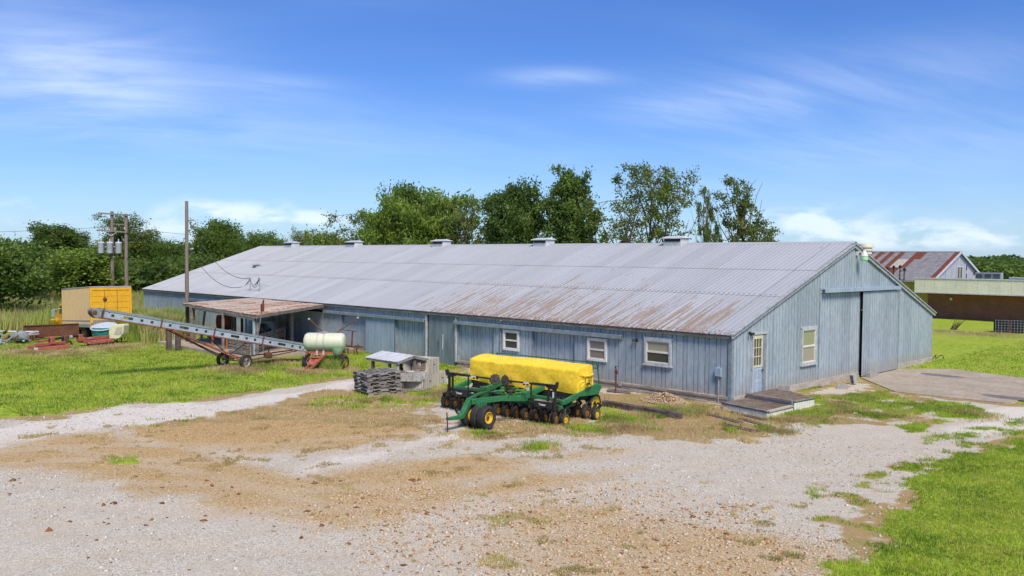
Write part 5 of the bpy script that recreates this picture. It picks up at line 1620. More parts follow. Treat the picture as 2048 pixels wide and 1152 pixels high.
MB().add([(-.05, -.40, .66), (-.50, -.45, .60), (-.62, -.8, .32), (-.28, -.8, .32)], [(0, 1, 2, 3)]).add([(-.05, -.40, .64), (-.50, -.45, .58), (-.62, -.8, .30), (-.28, -.8, .30)], [(3, 2, 1, 0)]).build('drawbar_plate', M['rustred'], tk, local=True)
for s, e in ((-1, (-.86, .45, 2.30)), (1, (1.42, .5, 2.38))):
    MB().tube([(s * .04 if s < 0 else .28, .42, 1.52), e], .028, 6).build('boom', M['rust'], tk, local=True)
    MB().box(e[0] - .04, e[0] + .04, e[1] - .03, e[1] + .03, e[2] - .04, e[2] + .03).build('nozzle', M['whitepaint'], tk, local=True)
b_ = MB().tube([(-.10, .42, 1.5), (.3, .42, 1.52)], .03, 6).bar((.05, .4, .8), (.05, .4, 1.5), .05, .05)
b_.build('boom_mast', M['rust'], tk, local=True)
for k in range(9):
    a = Vector((rnd.uniform(-.9, -.3) if k < 5 else rnd.uniform(.4, .9), rnd.uniform(-.4, .1), rnd.uniform(.45, .85))); b = a + Vector((rnd.uniform(-.25, .25), rnd.uniform(-.2, .2), rnd.uniform(-.35, -.05)))
    MB().tube([a, a.lerp(b, .5) + Vector((.08, -.05, -.03)), b], .016, 5).build('spray_hose', M['black'] if k % 2 else M['rust'], tk, local=True)
for s in (-1,):
    MB().tube([(-.98, -.1, .92), (-.90, -.2, .60), (-.75, -.2, .25)], .025, 6).build('support_stand', M['steel'], tk, local=True)

# rusty harrow piece lying behind the tank
hw = thing('rusty_cultivator', 'tangle of rusted cultivator frame and tines against the barn behind the tank', 'cultivator', (-22.6, -.95, 0))
b_ = MB().bar((-.9, -.3, .35), (.9, -.1, .45), .06, .06).bar((-.9, .3, .30), (.8, .4, .40), .06, .06).bar((-.6, -.3, .36), (-.5, .35, .33), .05, .05).bar((.5, -.15, .42), (.5, .4, .40), .05, .05)
b_.bar((.35, 0, .40), (.35, .05, 1.25), .07, .05).bar((-.9, .05, 1.25), (.7, .05, 1.25), .03, .03)
b_.build('tool_frame', M['rust'], hw, local=True)
for k in range(14):
    a = Vector((-.9 + 1.8 * k / 13, rnd.uniform(-.3, .4), .42)); 
    MB().tube([a, a + Vector((.05, -.12, .12)), a + Vector((.02, -.22, -.1)), a + Vector((-.05, -.1, -.36))], .02, 5).build('tine', M['rust'], hw, local=True)
MB().add([(-.2, -.9, .05), (.7, -1.0, .22), (.9, -.5, .30), (0, -.4, .10)], [(0, 1, 2, 3)]).build('grey_panel', M['steel'], hw, local=True)

# ------------------------------------------------------------------ bale elevator
lo = PD(612, 697, 42.3); hi = PD(181, 624, 35.0)
el = thing('bale_elevator', 'long pale blue bale elevator on rusty undercarriage, rising to the left', 'bale elevator', (-21.2, -8.2, 0))
dv = (hi - lo); LN = dv.length; dv.normalize(); sd = Vector((0, 0, 1)).cross(dv).normalized(); upv = dv.cross(sd).normalized()
if upv.z < 0: upv = -upv
E_ = lambda t, s, h: lo + dv * t + sd * s + upv * h


def eprism(pts, name, mat, par=el, thick=None):
    return MB().prism([E_(*p) for p in pts], thick).build(name, mat, par)


camside = -1 if (E_(0, -1, 0) - Vector(CP)).length < (E_(0, 1, 0) - Vector(CP)).length else 1
MB().box(0, 0, 0, 0, 0, 0)
nseg = 4
for side in (-1, 1):
    s0 = side * .24
    rail = None
    for k in range(nseg):
        ta = .1 + (LN - .5) * k / nseg; tb = .1 + (LN - .5) * (k + 1) / nseg - .02
        # side sheet with holes: built as strips round the openings
        b = MB(); H0, H1 = -.13, .13
        holes = [(ta + (tb - ta) * f, .062) for f in (.16, .34, .84)] + [(ta + (tb - ta) * .58, .21)]
        holes.sort(); cur = ta
        def strip(x0, x1, a, c): b.prism([E_(x0, s0, a), E_(x1, s0, a), E_(x1, s0, c), E_(x0, s0, c)], sd * (.008 * side))
        for hc, hw_ in holes:
            strip(cur, hc - hw_, H0, H1); strip(hc - hw_, hc + hw_, H0, -.055); strip(hc - hw_, hc + hw_, .055, H1); cur = hc + hw_
        strip(cur, tb, H0, H1)
        b.build('side_sheet', M['lightblue'], el)
    for (h, mt, wd, hh, nm) in ((.165, 'greysteel', .07, .05, 'top_rail'), (.215, 'greysteel', .05, .03, 'top_rail'), (-.16, 'orangerust', .06, .05, 'bottom_rail')):
        MB().bar(E_(.1, s0, h), E_(LN - .25, s0, h), wd, hh, up=upv).build(nm, M[mt], el)
    for k in range(1, nseg + 1):
        t_ = .1 + (LN - .5) * k / nseg
        MB().bar(E_(t_, s0 + side * .012, -.2), E_(t_, s0 + side * .012, .24), .11, .03, up=dv).build('clamp_band', M['rust'], el)
MB().prism([E_(.1, -.22, .10), E_(LN - .3, -.22, .10), E_(LN - .3, .22, .10), E_(.1, .22, .10)], upv * .01).build('floor_trough', M['greysteel'], el)
b = MB()
for k in range(24):
    b.bar(E_(.3 + k * (LN - .9) / 23, -.2, .13), E_(.3 + k * (LN - .9) / 23, .2, .13), .03, .03)
b.build('chain_slat', M['rust'], el)['kind'] = 'stuff'
# head with curved nose
for side in (-1, 1):
    s0 = side * .25
    pts = [(LN - .35, .17), (LN - .05, .19), (LN + .05, .10), (LN + .02, -.05), (LN - .12, -.19), (LN - .3, -.22), (LN - .7, -.18), (LN - .35, -.13)]
    MB().prism([E_(p[0], s0, p[1]) for p in pts], sd * (.01 * side)).build('head_plate', M['greysteel'], el)
MB().tube([E_(LN - .08, -.27, 0), E_(LN - .08, .27, 0)], .10, 12).build('head_roller', M['rust'], el, smooth=True)
# undercarriage
w1 = Vector((-22.0, -8.35, 0)); w2 = Vector((-20.45, -8.0, 0))
axd = (w2 - w1).normalized()
top = E_(LN * .66, 0, -.2); low_ = E_(.6, 0, -.18)
for wv, s in ((w1, -1), (w2, 1)):
    c = wv + Vector((0, 0, .33))
    for q in (.0, .10):
        MB().tube([c - axd * s * .14 + Vector((0, 0, q)), top + sd * (.22 * s) + Vector((0, 0, q * .6 - .05)) + dv * q * 2], .028, 6).build('undercarriage_tube', M['orangerust'], el)
    MB().tube([c - axd * s * .14, low_ + sd * (.2 * s)], .03, 6).build('undercarriage_tube', M['rust'], el)
    MB().tube([c - axd * s * .14 + Vector((0, 0, .05)), E_(LN * .30, .2 * s, -.18)], .022, 6).build('undercarriage_tube', M['rust'], el)
MB().tube([w1 + Vector((0, 0, .33)), w2 + Vector((0, 0, .33))], .035, 6).build('axle', M['rust'], el)
MB().tube([w1.lerp(w2, .5) + Vector((0, 0, .33)), E_(LN * .5, 0, -.2)], .03, 6).build('lift_strut', M['rust'], el)
ec = el
M['spoke'] = pmat('pale_spoked_rim', (.45, .43, .40), (.20, .12, .08), 8, .7, grime=.4)


def spoked(parent, c, axis, R_=.33):
    t_ = MB().lathe(c, axis, [(.22, -.07), (.31, -.085), (R_, -.05), (R_, .05), (.31, .085), (.22, .07)], 26, closed=True).build('wheel', M['rubber'], parent, smooth=True)
    MB().lathe(c, axis, [(.195, -.05), (.225, -.06), (.225, .065), (.195, .055)], 26, closed=True).build('rim', M['spoke'], t_)
    ax = Vector(axis).normalized(); a = ax.cross(Vector((0, 0, 1))).normalized()
    for k in range(8):
        an = k * math.pi / 4; d = a * math.cos(an) + Vector((0, 0, 1)) * math.sin(an)
        MB().bar(Vector(c) + d * .03, Vector(c) + d * .20, .02, .02).build('spoke', M['spoke'], t_)


spoked(el, w1 + Vector((0, 0, .32)), axd); spoked(el, w2 + Vector((0, 0, .32)), axd)
p_ = E_(2.0, .0, -.62)
MB().box(p_.x - .16, p_.x + .16, p_.y - .16, p_.y + .16, p_.z - .13, p_.z + .13).build('gearbox', M['rust'], el, bevel=.03)
MB().tube([p_, E_(2.0, 0, -.15)], .03, 6).build('drive_strut', M['rust'], el)

# ------------------------------------------------------------------ lean-to shed
ls = thing('lean_to_shed', 'open lean-to shed with rusty corrugated roof on grey posts against the barn', 'shed', (-28, -3, 0))
tag(MB().box(-33.5, -23.2, -6.7, -.1, -.1, .20).build('shed_slab', M['concrete'], None), 'raised concrete slab under the lean-to shed', None, None, 'structure')
FR = Vector((-23.3, -5.9, 2.22)); FL = Vector((-32.1, -5.8, 2.46)); BLc = Vector((-34.6, -.14, 2.50)); BR = Vector((-26.3, -.14, 2.44))
ns = 13
for i in range(ns):
    t0, t1 = i / ns, (i + 1) / ns
    lift = rnd.uniform(0, .025)
    vs = []; m_ = 9
    for j in range(m_):
        t_ = t0 + (t1 + .006 - t0) * j / (m_ - 1)
        up = Vector((0, 0, (.012 if j % 2 else -.012) + lift))
        vs.append(BR.lerp(BLc, t_) + up); 
    vs2 = []
    for j in range(m_):
        t_ = t0 + (t1 + .006 - t0) * j / (m_ - 1)
        up = Vector((0, 0, (.012 if j % 2 else -.012) + lift + rnd.uniform(-.004, .004)))
        a = FR.lerp(FL, t_); ov = (FR - BR).normalized() * rnd.uniform(-.02, .06)
        vs2.append(a + up + ov)
    b = MB(); b.add(vs + vs2 + [v - Vector((0, 0, .012)) for v in vs + vs2], [(j, m_ + j, m_ + j + 1, j + 1) for j in range(m_ - 1)] + [(2 * m_ + j, 2 * m_ + j + 1, 3 * m_ + j + 1, 3 * m_ + j) for j in range(m_ - 1)]
                    + [(m_ + j, 3 * m_ + j, 3 * m_ + j + 1, m_ + j + 1) for j in range(m_ - 1)])
    b.build('corrugated_sheet', M['shedroof'], ls)
dn = Vector((0, 0, -.10))
MB().bar(FR + dn, FL + dn, .05, .12).build('front_beam', M['oldwood'], ls)
MB().bar(FR + dn + Vector((-.3, .02, -.12)), FL + dn + Vector((1.2, .02, -.10)), .07, .10).build('front_beam', M['oldwood'], ls)
MB().bar(FR + dn * .8, BR + dn * .8, .05, .13).build('rake_board', M['oldwood'], ls)
MB().bar(FL + dn * .8, BLc + dn * .8, .05, .13).build('rake_board', M['oldwood'], ls)
for t_ in (.2, .4, .6, .8):
    MB().bar(FR.lerp(FL, t_) + dn, BR.lerp(BLc, t_) + dn, .05, .12).build('rafter', M['oldwood'], ls)
MB().bar(BR + Vector((0, .03, -.12)), BLc + Vector((0, .03, -.12)), .05, .16).build('ledger', M['oldwood'], ls)


def spost(px, y, mt='oldwood', w_=.12, z1=2.2, z0=.2, lean=(0, 0)):
    d = CF + CR * (px - 1024) / F_PX - CU * (690 - 576) / F_PX
    k = (y - CP[1]) / d[1]; x = CP[0] + d[0] * k
    MB().bar((x, y, z0), (x + lean[0], y + lean[1], z1), w_, w_, up=(0, 1, 0)).build('post', M[mt], ls)
    return x


spost(508, -5.85, 'lightblue', .11, 2.08); spost(514, -5.75, 'oldwood', .12, 2.1)
spost(475, -5.9, 'oldwood', .13, .95); spost(483, -5.9, 'oldwood', .10, .95)
spost(446, -5.85, 'oldwood', .11, 2.2); spost(583, -1.0 - .9, 'oldwood', .16, 2.25); spost(560, -.6, 'oldwood', .13, 2.2)
spost(383, -5.8, 'oldwood', .13, 2.3); spost(375, -5.4, 'darkwood', .16, 2.3); spost(391, -5.6, 'oldwood', .1, 2.3, lean=(-.25, 0)); spost(402, -4.8, 'oldwood', .1, 2.3, lean=(.4, .1))
spost(492, -3.0, 'lightblue', .10, 2.25); spost(470, -3.2, 'oldwood', .12, 2.25); spost(484, -1.8, 'oldwood', .12, 2.3); spost(463, -2.5, 'oldwood', .1, 2.3, lean=(.35, 0))
# low plank fence around the right end
fa = Vector((-23.35, -6.35, .2)); fb = Vector((-27.6, -1.9, .2))
for r in range(6):
    z = .12 + r * .15
    MB().bar(fa + Vector((0, 0, z + rnd.uniform(-.02, .02))), fa.lerp(fb, 1 if r > 1 else .9) + Vector((0, 0, z + rnd.uniform(-.02, .04) + .06)), .035, .108).build('fence_plank', M['oldwood'], ls)
fc = Vector((-25.3, -6.4, .2))
for r in range(5):
    MB().bar(fa + Vector((-.05, 0, .12 + r * .15)), fc + Vector((0, 0, .12 + r * .15 + rnd.uniform(-.02, .02))), .035, .108).build('fence_plank', M['oldwood'], ls)
for t_ in (0.02, .35, .7, .99): MB().bar(fa.lerp(fb, t_) + Vector((0, .06, -.1)), fa.lerp(fb, t_) + Vector((0, .06, .98)), .09, .09, up=(0, 1, 0)).build('fence_post', M['oldwood'], ls)
# plank wall behind
for k in range(12):
    if k in (4, 5, 9): continue
    x = -33.2 + k * .33
    MB().box(x, x + .29, -.9, -.86, .2, 1.5 + rnd.uniform(-.3, .5)).build('wall_plank', M['oldwood'], ls)
# things in the shed
fan = thing('barn_fan', 'large grey square fan with a dark round opening inside the shed', 'fan', (-29.2, -2.2, .2), math.radians(35))
b = MB(); n = 28; hs = .62; ro = .50
ring = [(ro * math.cos(2 * math.pi * k / n), ro * math.sin(2 * math.pi * k / n)) for k in range(n)]
def sq(k):
    a = 2 * math.pi * k / n; c, s = math.cos(a), math.sin(a); m = max(abs(c), abs(s)); return (hs * c / m, hs * s / m)
vs = [(x, -.2, z + hs) for x, z in ring] + [(*[sq(k)[0], -.2], sq(k)[1] + hs) for k in range(n)] + [(x * .96, .2, z * .96 + hs) for x, z in ring]
fs = [(k, (k + 1) % n, n + (k + 1) % n, n + k) for k in range(n)] + [(k, 2 * n + k, 2 * n + (k + 1) % n, (k + 1) % n) for k in range(n)]
b.add(vs, fs); b.build('fan_housing', M['greysteel'], fan, local=True)
MB().box(-hs, hs, -.19, .22, .0, .02).box(-hs, hs, -.19, .22, 2 * hs - .02, 2 * hs).box(-hs, -hs + .02, -.19, .22, .02, 2 * hs - .02).box(hs - .02, hs, -.19, .22, .02, 2 * hs - .02).box(-hs + .02, hs - .02, .2, .22, .02, 2 * hs - .02).build('fan_case', M['greysteel'], fan, local=True)
for k in range(4):
    a = k * math.pi / 2 + .3
    MB().prism([(.08 * math.cos(a - .5), .0, hs + .08 * math.sin(a - .5)), (.44 * math.cos(a - .25), .03, hs + .44 * math.sin(a - .25)), (.46 * math.cos(a + .28), -.04, hs + .46 * math.sin(a + .28)), (.08 * math.cos(a + .5), -.02, hs + .08 * math.sin(a + .5))], (0, .01, 0)).build('fan_blade', M['black'], fan, local=True)
bar = thing('plastic_barrel', 'orange rusted barrel lying open end out inside the shed', 'barrel', (-33.3, -3.1, .2))
MB().lathe((0, 0, .95), (-.25, -.97, .0), [(.42, -.9), (.46, -.88), (.46, 0), (.44, .01), (.43, -.02), (.43, -.85)], 24).build('barrel_shell', M['drumrust'], bar, local=True, smooth=True)
MB().box(-.5, .5, -.3, .6, 0, .48).build('barrel_stand', M['darkwood'], bar, local=True)
for px, lb in ((397, 'short orange painted stake on the shed slab, the farther left one'), (425, 'short orange painted stake on the shed slab, the one nearer the fence')):
    g = G(px, 700 - (0 if px > 400 else 6), .2)
    tag(MB().bar((g[0], g[1] + .8, .2), (g[0], g[1] + .8, 1.0), .07, .07, up=(0, 1, 0)).build('orange_stake', M['orange']), lb, 'stake', 'orange stakes in the shed')
junk = thing('scrap_lumber', 'loose pile of old boards and twisted wire on the shed floor', 'lumber pile', (-27.5, -3.8, .2))
for k in range(14):
    a = Vector((rnd.uniform(-1.6, 1.6), rnd.uniform(-1, 1.2), rnd.uniform(.03, .4))); d = Vector((rnd.uniform(-1, 1), rnd.uniform(-.6, .6), rnd.uniform(-.1, .35)))
    MB().bar(a, a + d, rnd.uniform(.08, .2), .03).build('board', M['oldwood'] if k % 3 else M['darkwood'], junk, local=True)
# leaning pole with a rag, before the shed
lp = thing('leaning_pole', 'thin leaning pole with a bracket on top, standing before the shed roof', 'pole', (-24.0, -6.4, .2))
g0 = Vector((-.05, 0, 0)); 
pA = G(517, 668, 1.0); pB = CP + (G(524, 606, 1.9) - CP)
p0_ = PY(516, 672, -6.35); p1_ = PY(525, 612, -6.2); p0_ = p0_ + (p0_ - p1_) * .35
MB().tube([p0_, p1_], .03, 6).build('pole_shaft', M['oldwood'], lp)
MB().box(p1_.x - .08, p1_.x + .08, p1_.y - .07, p1_.y + .07, p1_.z - .25, p1_.z + .10).bar(p1_, p1_ + Vector((.08, .02, .30)), .06, .10).build('bracket', M['rust'], lp, bevel=.02)
# dark posts with a pale board at the shed's left
for px, lb in ((338, 'short dark square post left of the pale board by the shed'), (356, 'short dark square post right of the pale board, before the shed')):
    g = G(px, 702)
    tag(MB().box(g[0] - .12, g[0] + .12, g[1] - .12, g[1] + .12, 0, 1.15 if px < 340 else 1.05).build('dark_post', M['darkwood'], bevel=.01), lb, 'post', 'dark posts by the shed')
g = G(347, 699)
tag(MB().box(g[0] - .14, g[0] + .18, g[1] + .1, g[1] + .16, 0, .95).build('pale_board', M['skirt']), 'pale upright board between the two dark posts', 'board')

# ------------------------------------------------------------------ box truck
tc_ = Vector((-38.83, -8.53, .76)); th3 = math.radians(177)
tt = thing('box_truck', 'old yellow box truck with bare plywood side and yellow roll-up rear door', 'box truck', (tc_.x, tc_.y, .76), th3)
tt.rotation_euler = (0, math.radians(3.2), th3)
# local x forward (to the cab), y: the box extends toward -y (right side); rear at x=0
TL, TW, TH = 6.2, -2.43, 2.5
MB().box(0.06, TL, TW + .02, -.02, .0, .12).build('box_floor', M['greysteel'], tt, local=True)
MB().box(.05, TL - .03, -.03, -.0, .40, TH - .08).build('side_panel', M['plywood'], tt, local=True)
MB().box(.05, TL - .03, -.032, -.0, .0, .20).build('skirt_rail', M['steel'], tt, local=True)
MB().box(.05, TL - .03, -.031, -.004, .201, .399).build('lower_side_panel', M['plywood'], tt, local=True)
MB().box(.05, TL - .03, -.01, .012, .38, .43).build('side_rail', M['greysteel'], tt, local=True)
MB().box(.02, TL, TW - .02, .02, TH - .075, TH).build('roof_cap', M['steel'], tt, local=True, bevel=.02)
MB().box(.05, TL - .03, TW, TW + .03, .0, TH - .08).build('side_panel', M['truckyellow'], tt, local=True)
MB().box(TL - .03, TL, TW, 0, .0, TH - .08).build('front_panel', M['truckyellow'], tt, local=True)
for y in (-.13, TW): MB().box(-.03, .05, y, y + .13, .0, TH - .08).build('corner_post', M['truckyellow'], tt, local=True)
MB().box(-.03, .05, TW + .131, -.131, TH - .24, TH - .08).build('rear_header', M['truckyellow'], tt, local=True)
hh = (TH - .24 - .42) / 5
for i in range(5):
    z = .42 + i * hh
    for j in range(3):
        yy = TW + .135 + j * (-TW - .27) / 3
        MB().box(0.0, .03, yy, yy + (-TW - .27) / 3 - .008, z, z + hh - .014).build('door_panel', M['truckyellow'], tt, local=True)
MB().box(.031, .045, TW + .13, -.13, .1, TH - .24).build('door_backing', M['black'], tt, local=True)
MB().box(-.035, .03, TW + .131, -.131, .02, .41).build('liftgate', M['rocksplash'], tt, local=True)
b_ = MB()
for y in (-.13 - .72, -.13 - 1.45): b_.box(-.015, -.001, y - .012, y + .012, .45, TH - .30)
b_.build('door_strap', M['rust'], tt, local=True)
MB().lathe((-.02, -.85, TH - .80), (-1, 0, 0), [(.12, 0), (.12, .02), (.05, .05)], 14).build('latch_ring', M['rust'], tt, local=True)
MB().bar((-.12, -.7, -.02), (-.12, -2.2, .06), .08, .08).bar((-.1, -1.9, .0), (-.16, -1.5, -.25), .05, .06).build('liftgate_arm', M['rust'], tt, local=True)
for y in (-.07, TW + .07):
    MB().box(-.045, -.031, y - .04, y + .04, .12, .26).build('tail_light', M['rustred'], tt, local=True)
    MB().box(-.045, -.031, y - .04, y + .04, .27, .36).build('tail_light', M['whitepaint'], tt, local=True)
MB().box(.1, TL + 1.6, -.75, -.60, -.22, -.02).box(.1, TL + 1.6, TW + .6, TW + .75, -.22, -.02).build('chassis_rail', M['black'], tt, local=True)
wheel(tt, (1.75, -.20, -.27), (0, 1, 0), .48, .26, .25, M['rust'])
wheel(tt, (1.75, -.50, -.27), (0, 1, 0), .48, .24, .25, M['rust'])
wheel(tt, (1.75, TW + .22, -.27), (0, -1, 0), .48, .26, .25, M['rust'])
wheel(tt, (TL + 1.1, -.25, -.10), (0, 1, 0), .45, .26, .25, M['truckyellow'])
wheel(tt, (TL + 1.1, TW + .25, -.10), (0, -1, 0), .45, .26, .25, M['truckyellow'])
MB().bar((1.75, -.3, -.27), (1.75, TW + .3, -.27), .12, .12).build('axle', M['rust'], tt, local=True)
cab = MB(); c0 = TL + .15
cab.prism([(c0, -.12, -.1), (c0, -.12, 1.55), (c0 + .9, -.12, 1.5), (c0 + 1.15, -.12, .95), (c0 + 2.1, -.12, .80), (c0 + 2.2, -.12, -.1)][::-1], (0, TW + .24, 0))
cab = cab.build('cab', M['truckyellow'], tt, local=True, bevel=.05)
MB().prism([(c0 + .15, -.115, .85), (c0 + .15, -.115, 1.38), (c0 + .78, -.115, 1.36), (c0 + .98, -.115, .88)][::-1], (0, .012, 0)).build('side_window', M['pane'], cab, local=True)
MB().add([(c0 + .93, -.25, 1.44), (c0 + 1.16, -.25, .98), (c0 + 1.16, TW + .25, .98), (c0 + .93, TW + .25, 1.44)], [(0, 1, 2, 3)]).build('windscreen', M['pane'], cab, local=True)
MB().box(c0 + .8, c0 + 2.1, -.05, .18, .25, .52).build('fender', M['truckyellow'], tt, local=True, bevel=.08)
MB().box(c0 + .35, c0 + .42, .30, .52, .62, 1.12).build('mirror', M['greysteel'], tt, local=True, bevel=.02)
MB().bar((c0 + .38, -.1, 1.2), (c0 + .38, .4, 1.14), .03, .03).bar((c0 + .38, -.1, .45), (c0 + .38, .38, .66), .03, .03).build('mirror_bracket', M['whitepaint'], tt, local=True)

# barrel with a lid, and the cream housing
br_ = thing('covered_barrel', 'round tub wrapped in teal plastic under a pale blue grey lid', 'barrel', (-36.6, -8.55, 0))
MB().lathe((0, 0, .0), (0, 0, 1), [(.50, .0), (.55, .1), (.55, .40)], 24).build('tub', M['black'], br_, local=True, smooth=True)
b = MB(); n = 40; vs = []; fs = []
for j, (r, z) in enumerate(((.56, .30), (.60, .45), (.62, .62), (.66, .80), (.68, .92))):
    for k in range(n):
        a = 2 * math.pi * k / n; rr = r + .035 * math.sin(a * 7 + j * 1.3) * (1 - j / 5)
        vs.append((rr * math.cos(a), rr * math.sin(a), z + (.05 * math.sin(a * 5) if j == 0 else 0)))
for j in range(4):
    for k in range(n): fs.append((j * n + k, j * n + (k + 1) % n, (j + 1) * n + (k + 1) % n, (j + 1) * n + k))
b.add(vs, fs).build('plastic_wrap', M['teal'], br_, local=True, smooth=True)
ld = MB().lathe((0, 0, .93), (.18, -.20, 1), [(.72, 0), (.74, .02), (.73, .06), (.55, .075), (.05, .10)], 32).build('lid', M['lidgrey'], br_, local=True, smooth=True)
MB().lathe((0, 0, .98), (0, 0, 1), [(.04, 0), (.03, .06)], 8).build('knob', M['black'], ld, local=True)
cr_ = thing('cream_plastic_housing', 'cream moulded plastic housing lying on its side near the lidded barrel', 'plastic housing', (-35.7, -8.0, 0), math.radians(40))
pr = [(-.45, .30), (-.48, .70), (-.35, .98), (-.10, 1.12), (.42, 1.15), (.46, 1.08), (.40, .58), (.30, .50), (.22, .36), (.0, .28)]
MB().prism([(a, -.32, z) for a, z in pr], (0, .62, 0)).build('housing_shell', M['cream'], cr_, local=True, bevel=.03)
MB().prism([(a * .8 + .06, -.335, z * .78 + .20) for a, z in [(-.25, .45), (-.02, .98), (.42, 1.05), (.36, .52), (.1, .40)]], (0, .02, 0)).build('inner_face', M['cream2'] if 'cream2' in M else M['skylight'], cr_, local=True, bevel=.02)
MB().bar((.15, 0, 0), (.12, 0, .42), .05, .05, up=(0, 1, 0)).bar((-.2, .1, 0), (-.2, .1, .4), .05, .05, up=(0, 1, 0)).build('stand', M['black'], cr_, local=True)

# rust blade/hopper plate
bl_ = thing('rusty_scraper', 'large flat brown rusted blade lying on edge behind the red mower', 'scraper', (-40.2, -10.3, 0), math.radians(60))
MB().prism([(-1.55, 0, .12), (1.52, 0, .28), (1.50, -.04, .98), (-1.52, -.04, .86)], (0, .06, 0)).build('blade_plate', M['rust'], bl_, local=True)
MB().box(-1.56, -1.50, -.02, .55, .1, .88).build('end_plate', M['rust'], bl_, local=True)
MB().bar((-1.5, -.06, .98 - .1), (1.5, -.06, .99), .06, .05).build('top_lip', M['rust'], bl_, local=True)
MB().bar((-1.45, -.3, .18), (-.9, -.35, .22), .22, .28).build('mounting_block', M['drumrust'], bl_, local=True, bevel=.03)
# red rotary mower: two decks and centre gearbox
mw = thing('rotary_mower', 'faded red twin deck rotary mower with drive shafts lying in dry grass', 'mower', (-34.8, -11.0, 0), math.atan2(3.9, -1.2))
for x0, x1, zz in ((-2.15, -.35, .0), (.75, 2.35, .12)):
    MB().prism([(x0, -.55, .22 + zz), (x0, .45, .30 + zz), (x0, .45, .12 + zz), (x0, -.62, .06 + zz)], (x1 - x0, 0, 0)).build('mower_deck', M['rustred'], mw, local=True, bevel=.015)
    MB().bar((x0 + .05, -.2, .36 + zz), (x1 - .05, -.2, .38 + zz), .16, .09).build('deck_rib', M['rustred'], mw, local=True)
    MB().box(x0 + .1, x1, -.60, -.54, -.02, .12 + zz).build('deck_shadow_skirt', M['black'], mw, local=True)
MB().box(-2.165, -2.14, -.48, -.15, .08, .22).build('sticker', M['paperwhite'], mw, local=True)
MB().tube([(-1.9, 0, .52), (-.9, 0, .56)], .05, 8).build('drive_shaft', M['rustred'], mw, local=True, smooth=True)
MB().tube([(-1.25, 0, .56), (.75, 0, .66)], .07, 8).build('drive_shaft', M['black'], mw, local=True, smooth=True)
for x in (-1.05, -.25, .62): MB().box(x - .13, x + .13, -.14, .14, .30, .72).build('gearbox', M['rustred'] if x != -.25 else M['rust'], mw, local=True, bevel=.04)
for k in range(10):
    a = Vector((rnd.uniform(-.6, .9), rnd.uniform(-.6, .3), rnd.uniform(.1, .5))); d = Vector((rnd.uniform(-.5, .5), rnd.uniform(-.4, .1), rnd.uniform(-.3, .15)))
    MB().tube([a, a + d], rnd.uniform(.02, .045), 6).build('linkage', M[('steel', 'black', 'rustred')[k % 3]], mw, local=True)
MB().lathe((.0, -.1, .62), (1, 0, 0), [(.09, -.06), (.09, .06), (.05, .09)], 12).build('cream_cap', M['skylight'], mw, local=True)

# scrap heap at the left edge
sc = thing('scrap_heap', 'jumbled heap of grey and rusted farm scrap at the left edge', 'scrap heap', (-39.5, -12.9, 0))
for k in range(46):
    a = Vector((rnd.uniform(-1.6, 1.2), rnd.uniform(-1.3, 1.6), rnd.uniform(.05, .75))); d = Vector((rnd.uniform(-.9, .9), rnd.uniform(-.9, .9), rnd.uniform(-.35, .3)))
    mt = ('greysteel', 'rust', 'steel', 'black', 'whitepaint', 'orangerust')[k % 6]
    MB().bar(a, a + d, rnd.uniform(.03, .14), rnd.uniform(.03, .10)).build(('rail', 'angle_iron', 'pipe', 'strap', 'frame_piece', 'rod')[k % 6], M[mt], sc, local=True)
MB().lathe((.4, .6, .42), (.8, .3, .1), [(.02, -.5), (.22, -.45), (.30, -.3), (.30, .3), (.22, .45), (.02, .5)], 16).build('old_tank', M['greysteel'], sc, local=True, smooth=True)
MB().tube([(-1.6, -1.6, .72), (.3, 1.6, .62)], .05, 6).build('pipe', M['white'], sc, local=True)
for k in range(2): wheel(sc, (-.9 + k * 1.3, -.3 + k * .9, .3), (.5, -.8, .2), .3, .16, .16, M['rust'])

# ------------------------------------------------------------------ utility poles and wires
sp_ = thing('service_pole', 'tall grey wooden pole standing behind the lean-to shed in front of the roof', 'utility pole', (-40.2, -1.9, 0))
MB().lathe((0, 0, 0), (0, 0, 1), [(.145, 0), (.12, 5), (.105, 8.85)], 12).build('pole_shaft', M['polewood'], sp_, local=True, smooth=True)
for z, s in ((7.55, 1), (5.6, 1), (6.2, 1)):
    MB().lathe((.12, .12, z), (.7, .7, .2), [(.02, 0), (.05, .08), (.06, .2), (.09, .22), (.03, .30)], 8).build('insulator', M['steel'], sp_, local=True)
up = thing('utility_pole_pair', 'pair of utility poles sharing two crossarms and three pale transformer cans', 'utility pole', (-61.5, 1.6, 0))
A1 = Vector((-61.94, 1.15, 0)); A2 = Vector((-61.06, 2.02, 0))
for p_, h_ in ((A1, 9.0), (A2, 8.8)):
    MB().lathe(p_, (0, 0, 1), [(.19, 0), (.16, 5), (.135, h_)], 12).build('pole_shaft', M['polewood'], up, smooth=True)
ad = Vector((.70, .714, 0))
off = Vector((.14, -.14, 0))
for z, a, b in ((8.78, -1.12, 1.65), (7.30, -1.10, 1.42)):
    MB().bar(A1 + ad * a + off + Vector((0, 0, z + .05)), A1 + ad * b + off + Vector((0, 0, z - .12)), .10, .13).build('crossarm', M['polewood'], up)
for z in (7.9, ):
    MB().bar(A1 + Vector((0, 0, z)), A2 + Vector((0, 0, z - .05)), .06, .08).build('brace', M['polewood'], up)
for s in (-1, 1): MB().bar(A1 + off + Vector((0, 0, 6.85)), A1 + ad * (.62 * s) + off + Vector((0, 0, 7.25)), .03, .05).build('brace', M['whitepaint'], up)
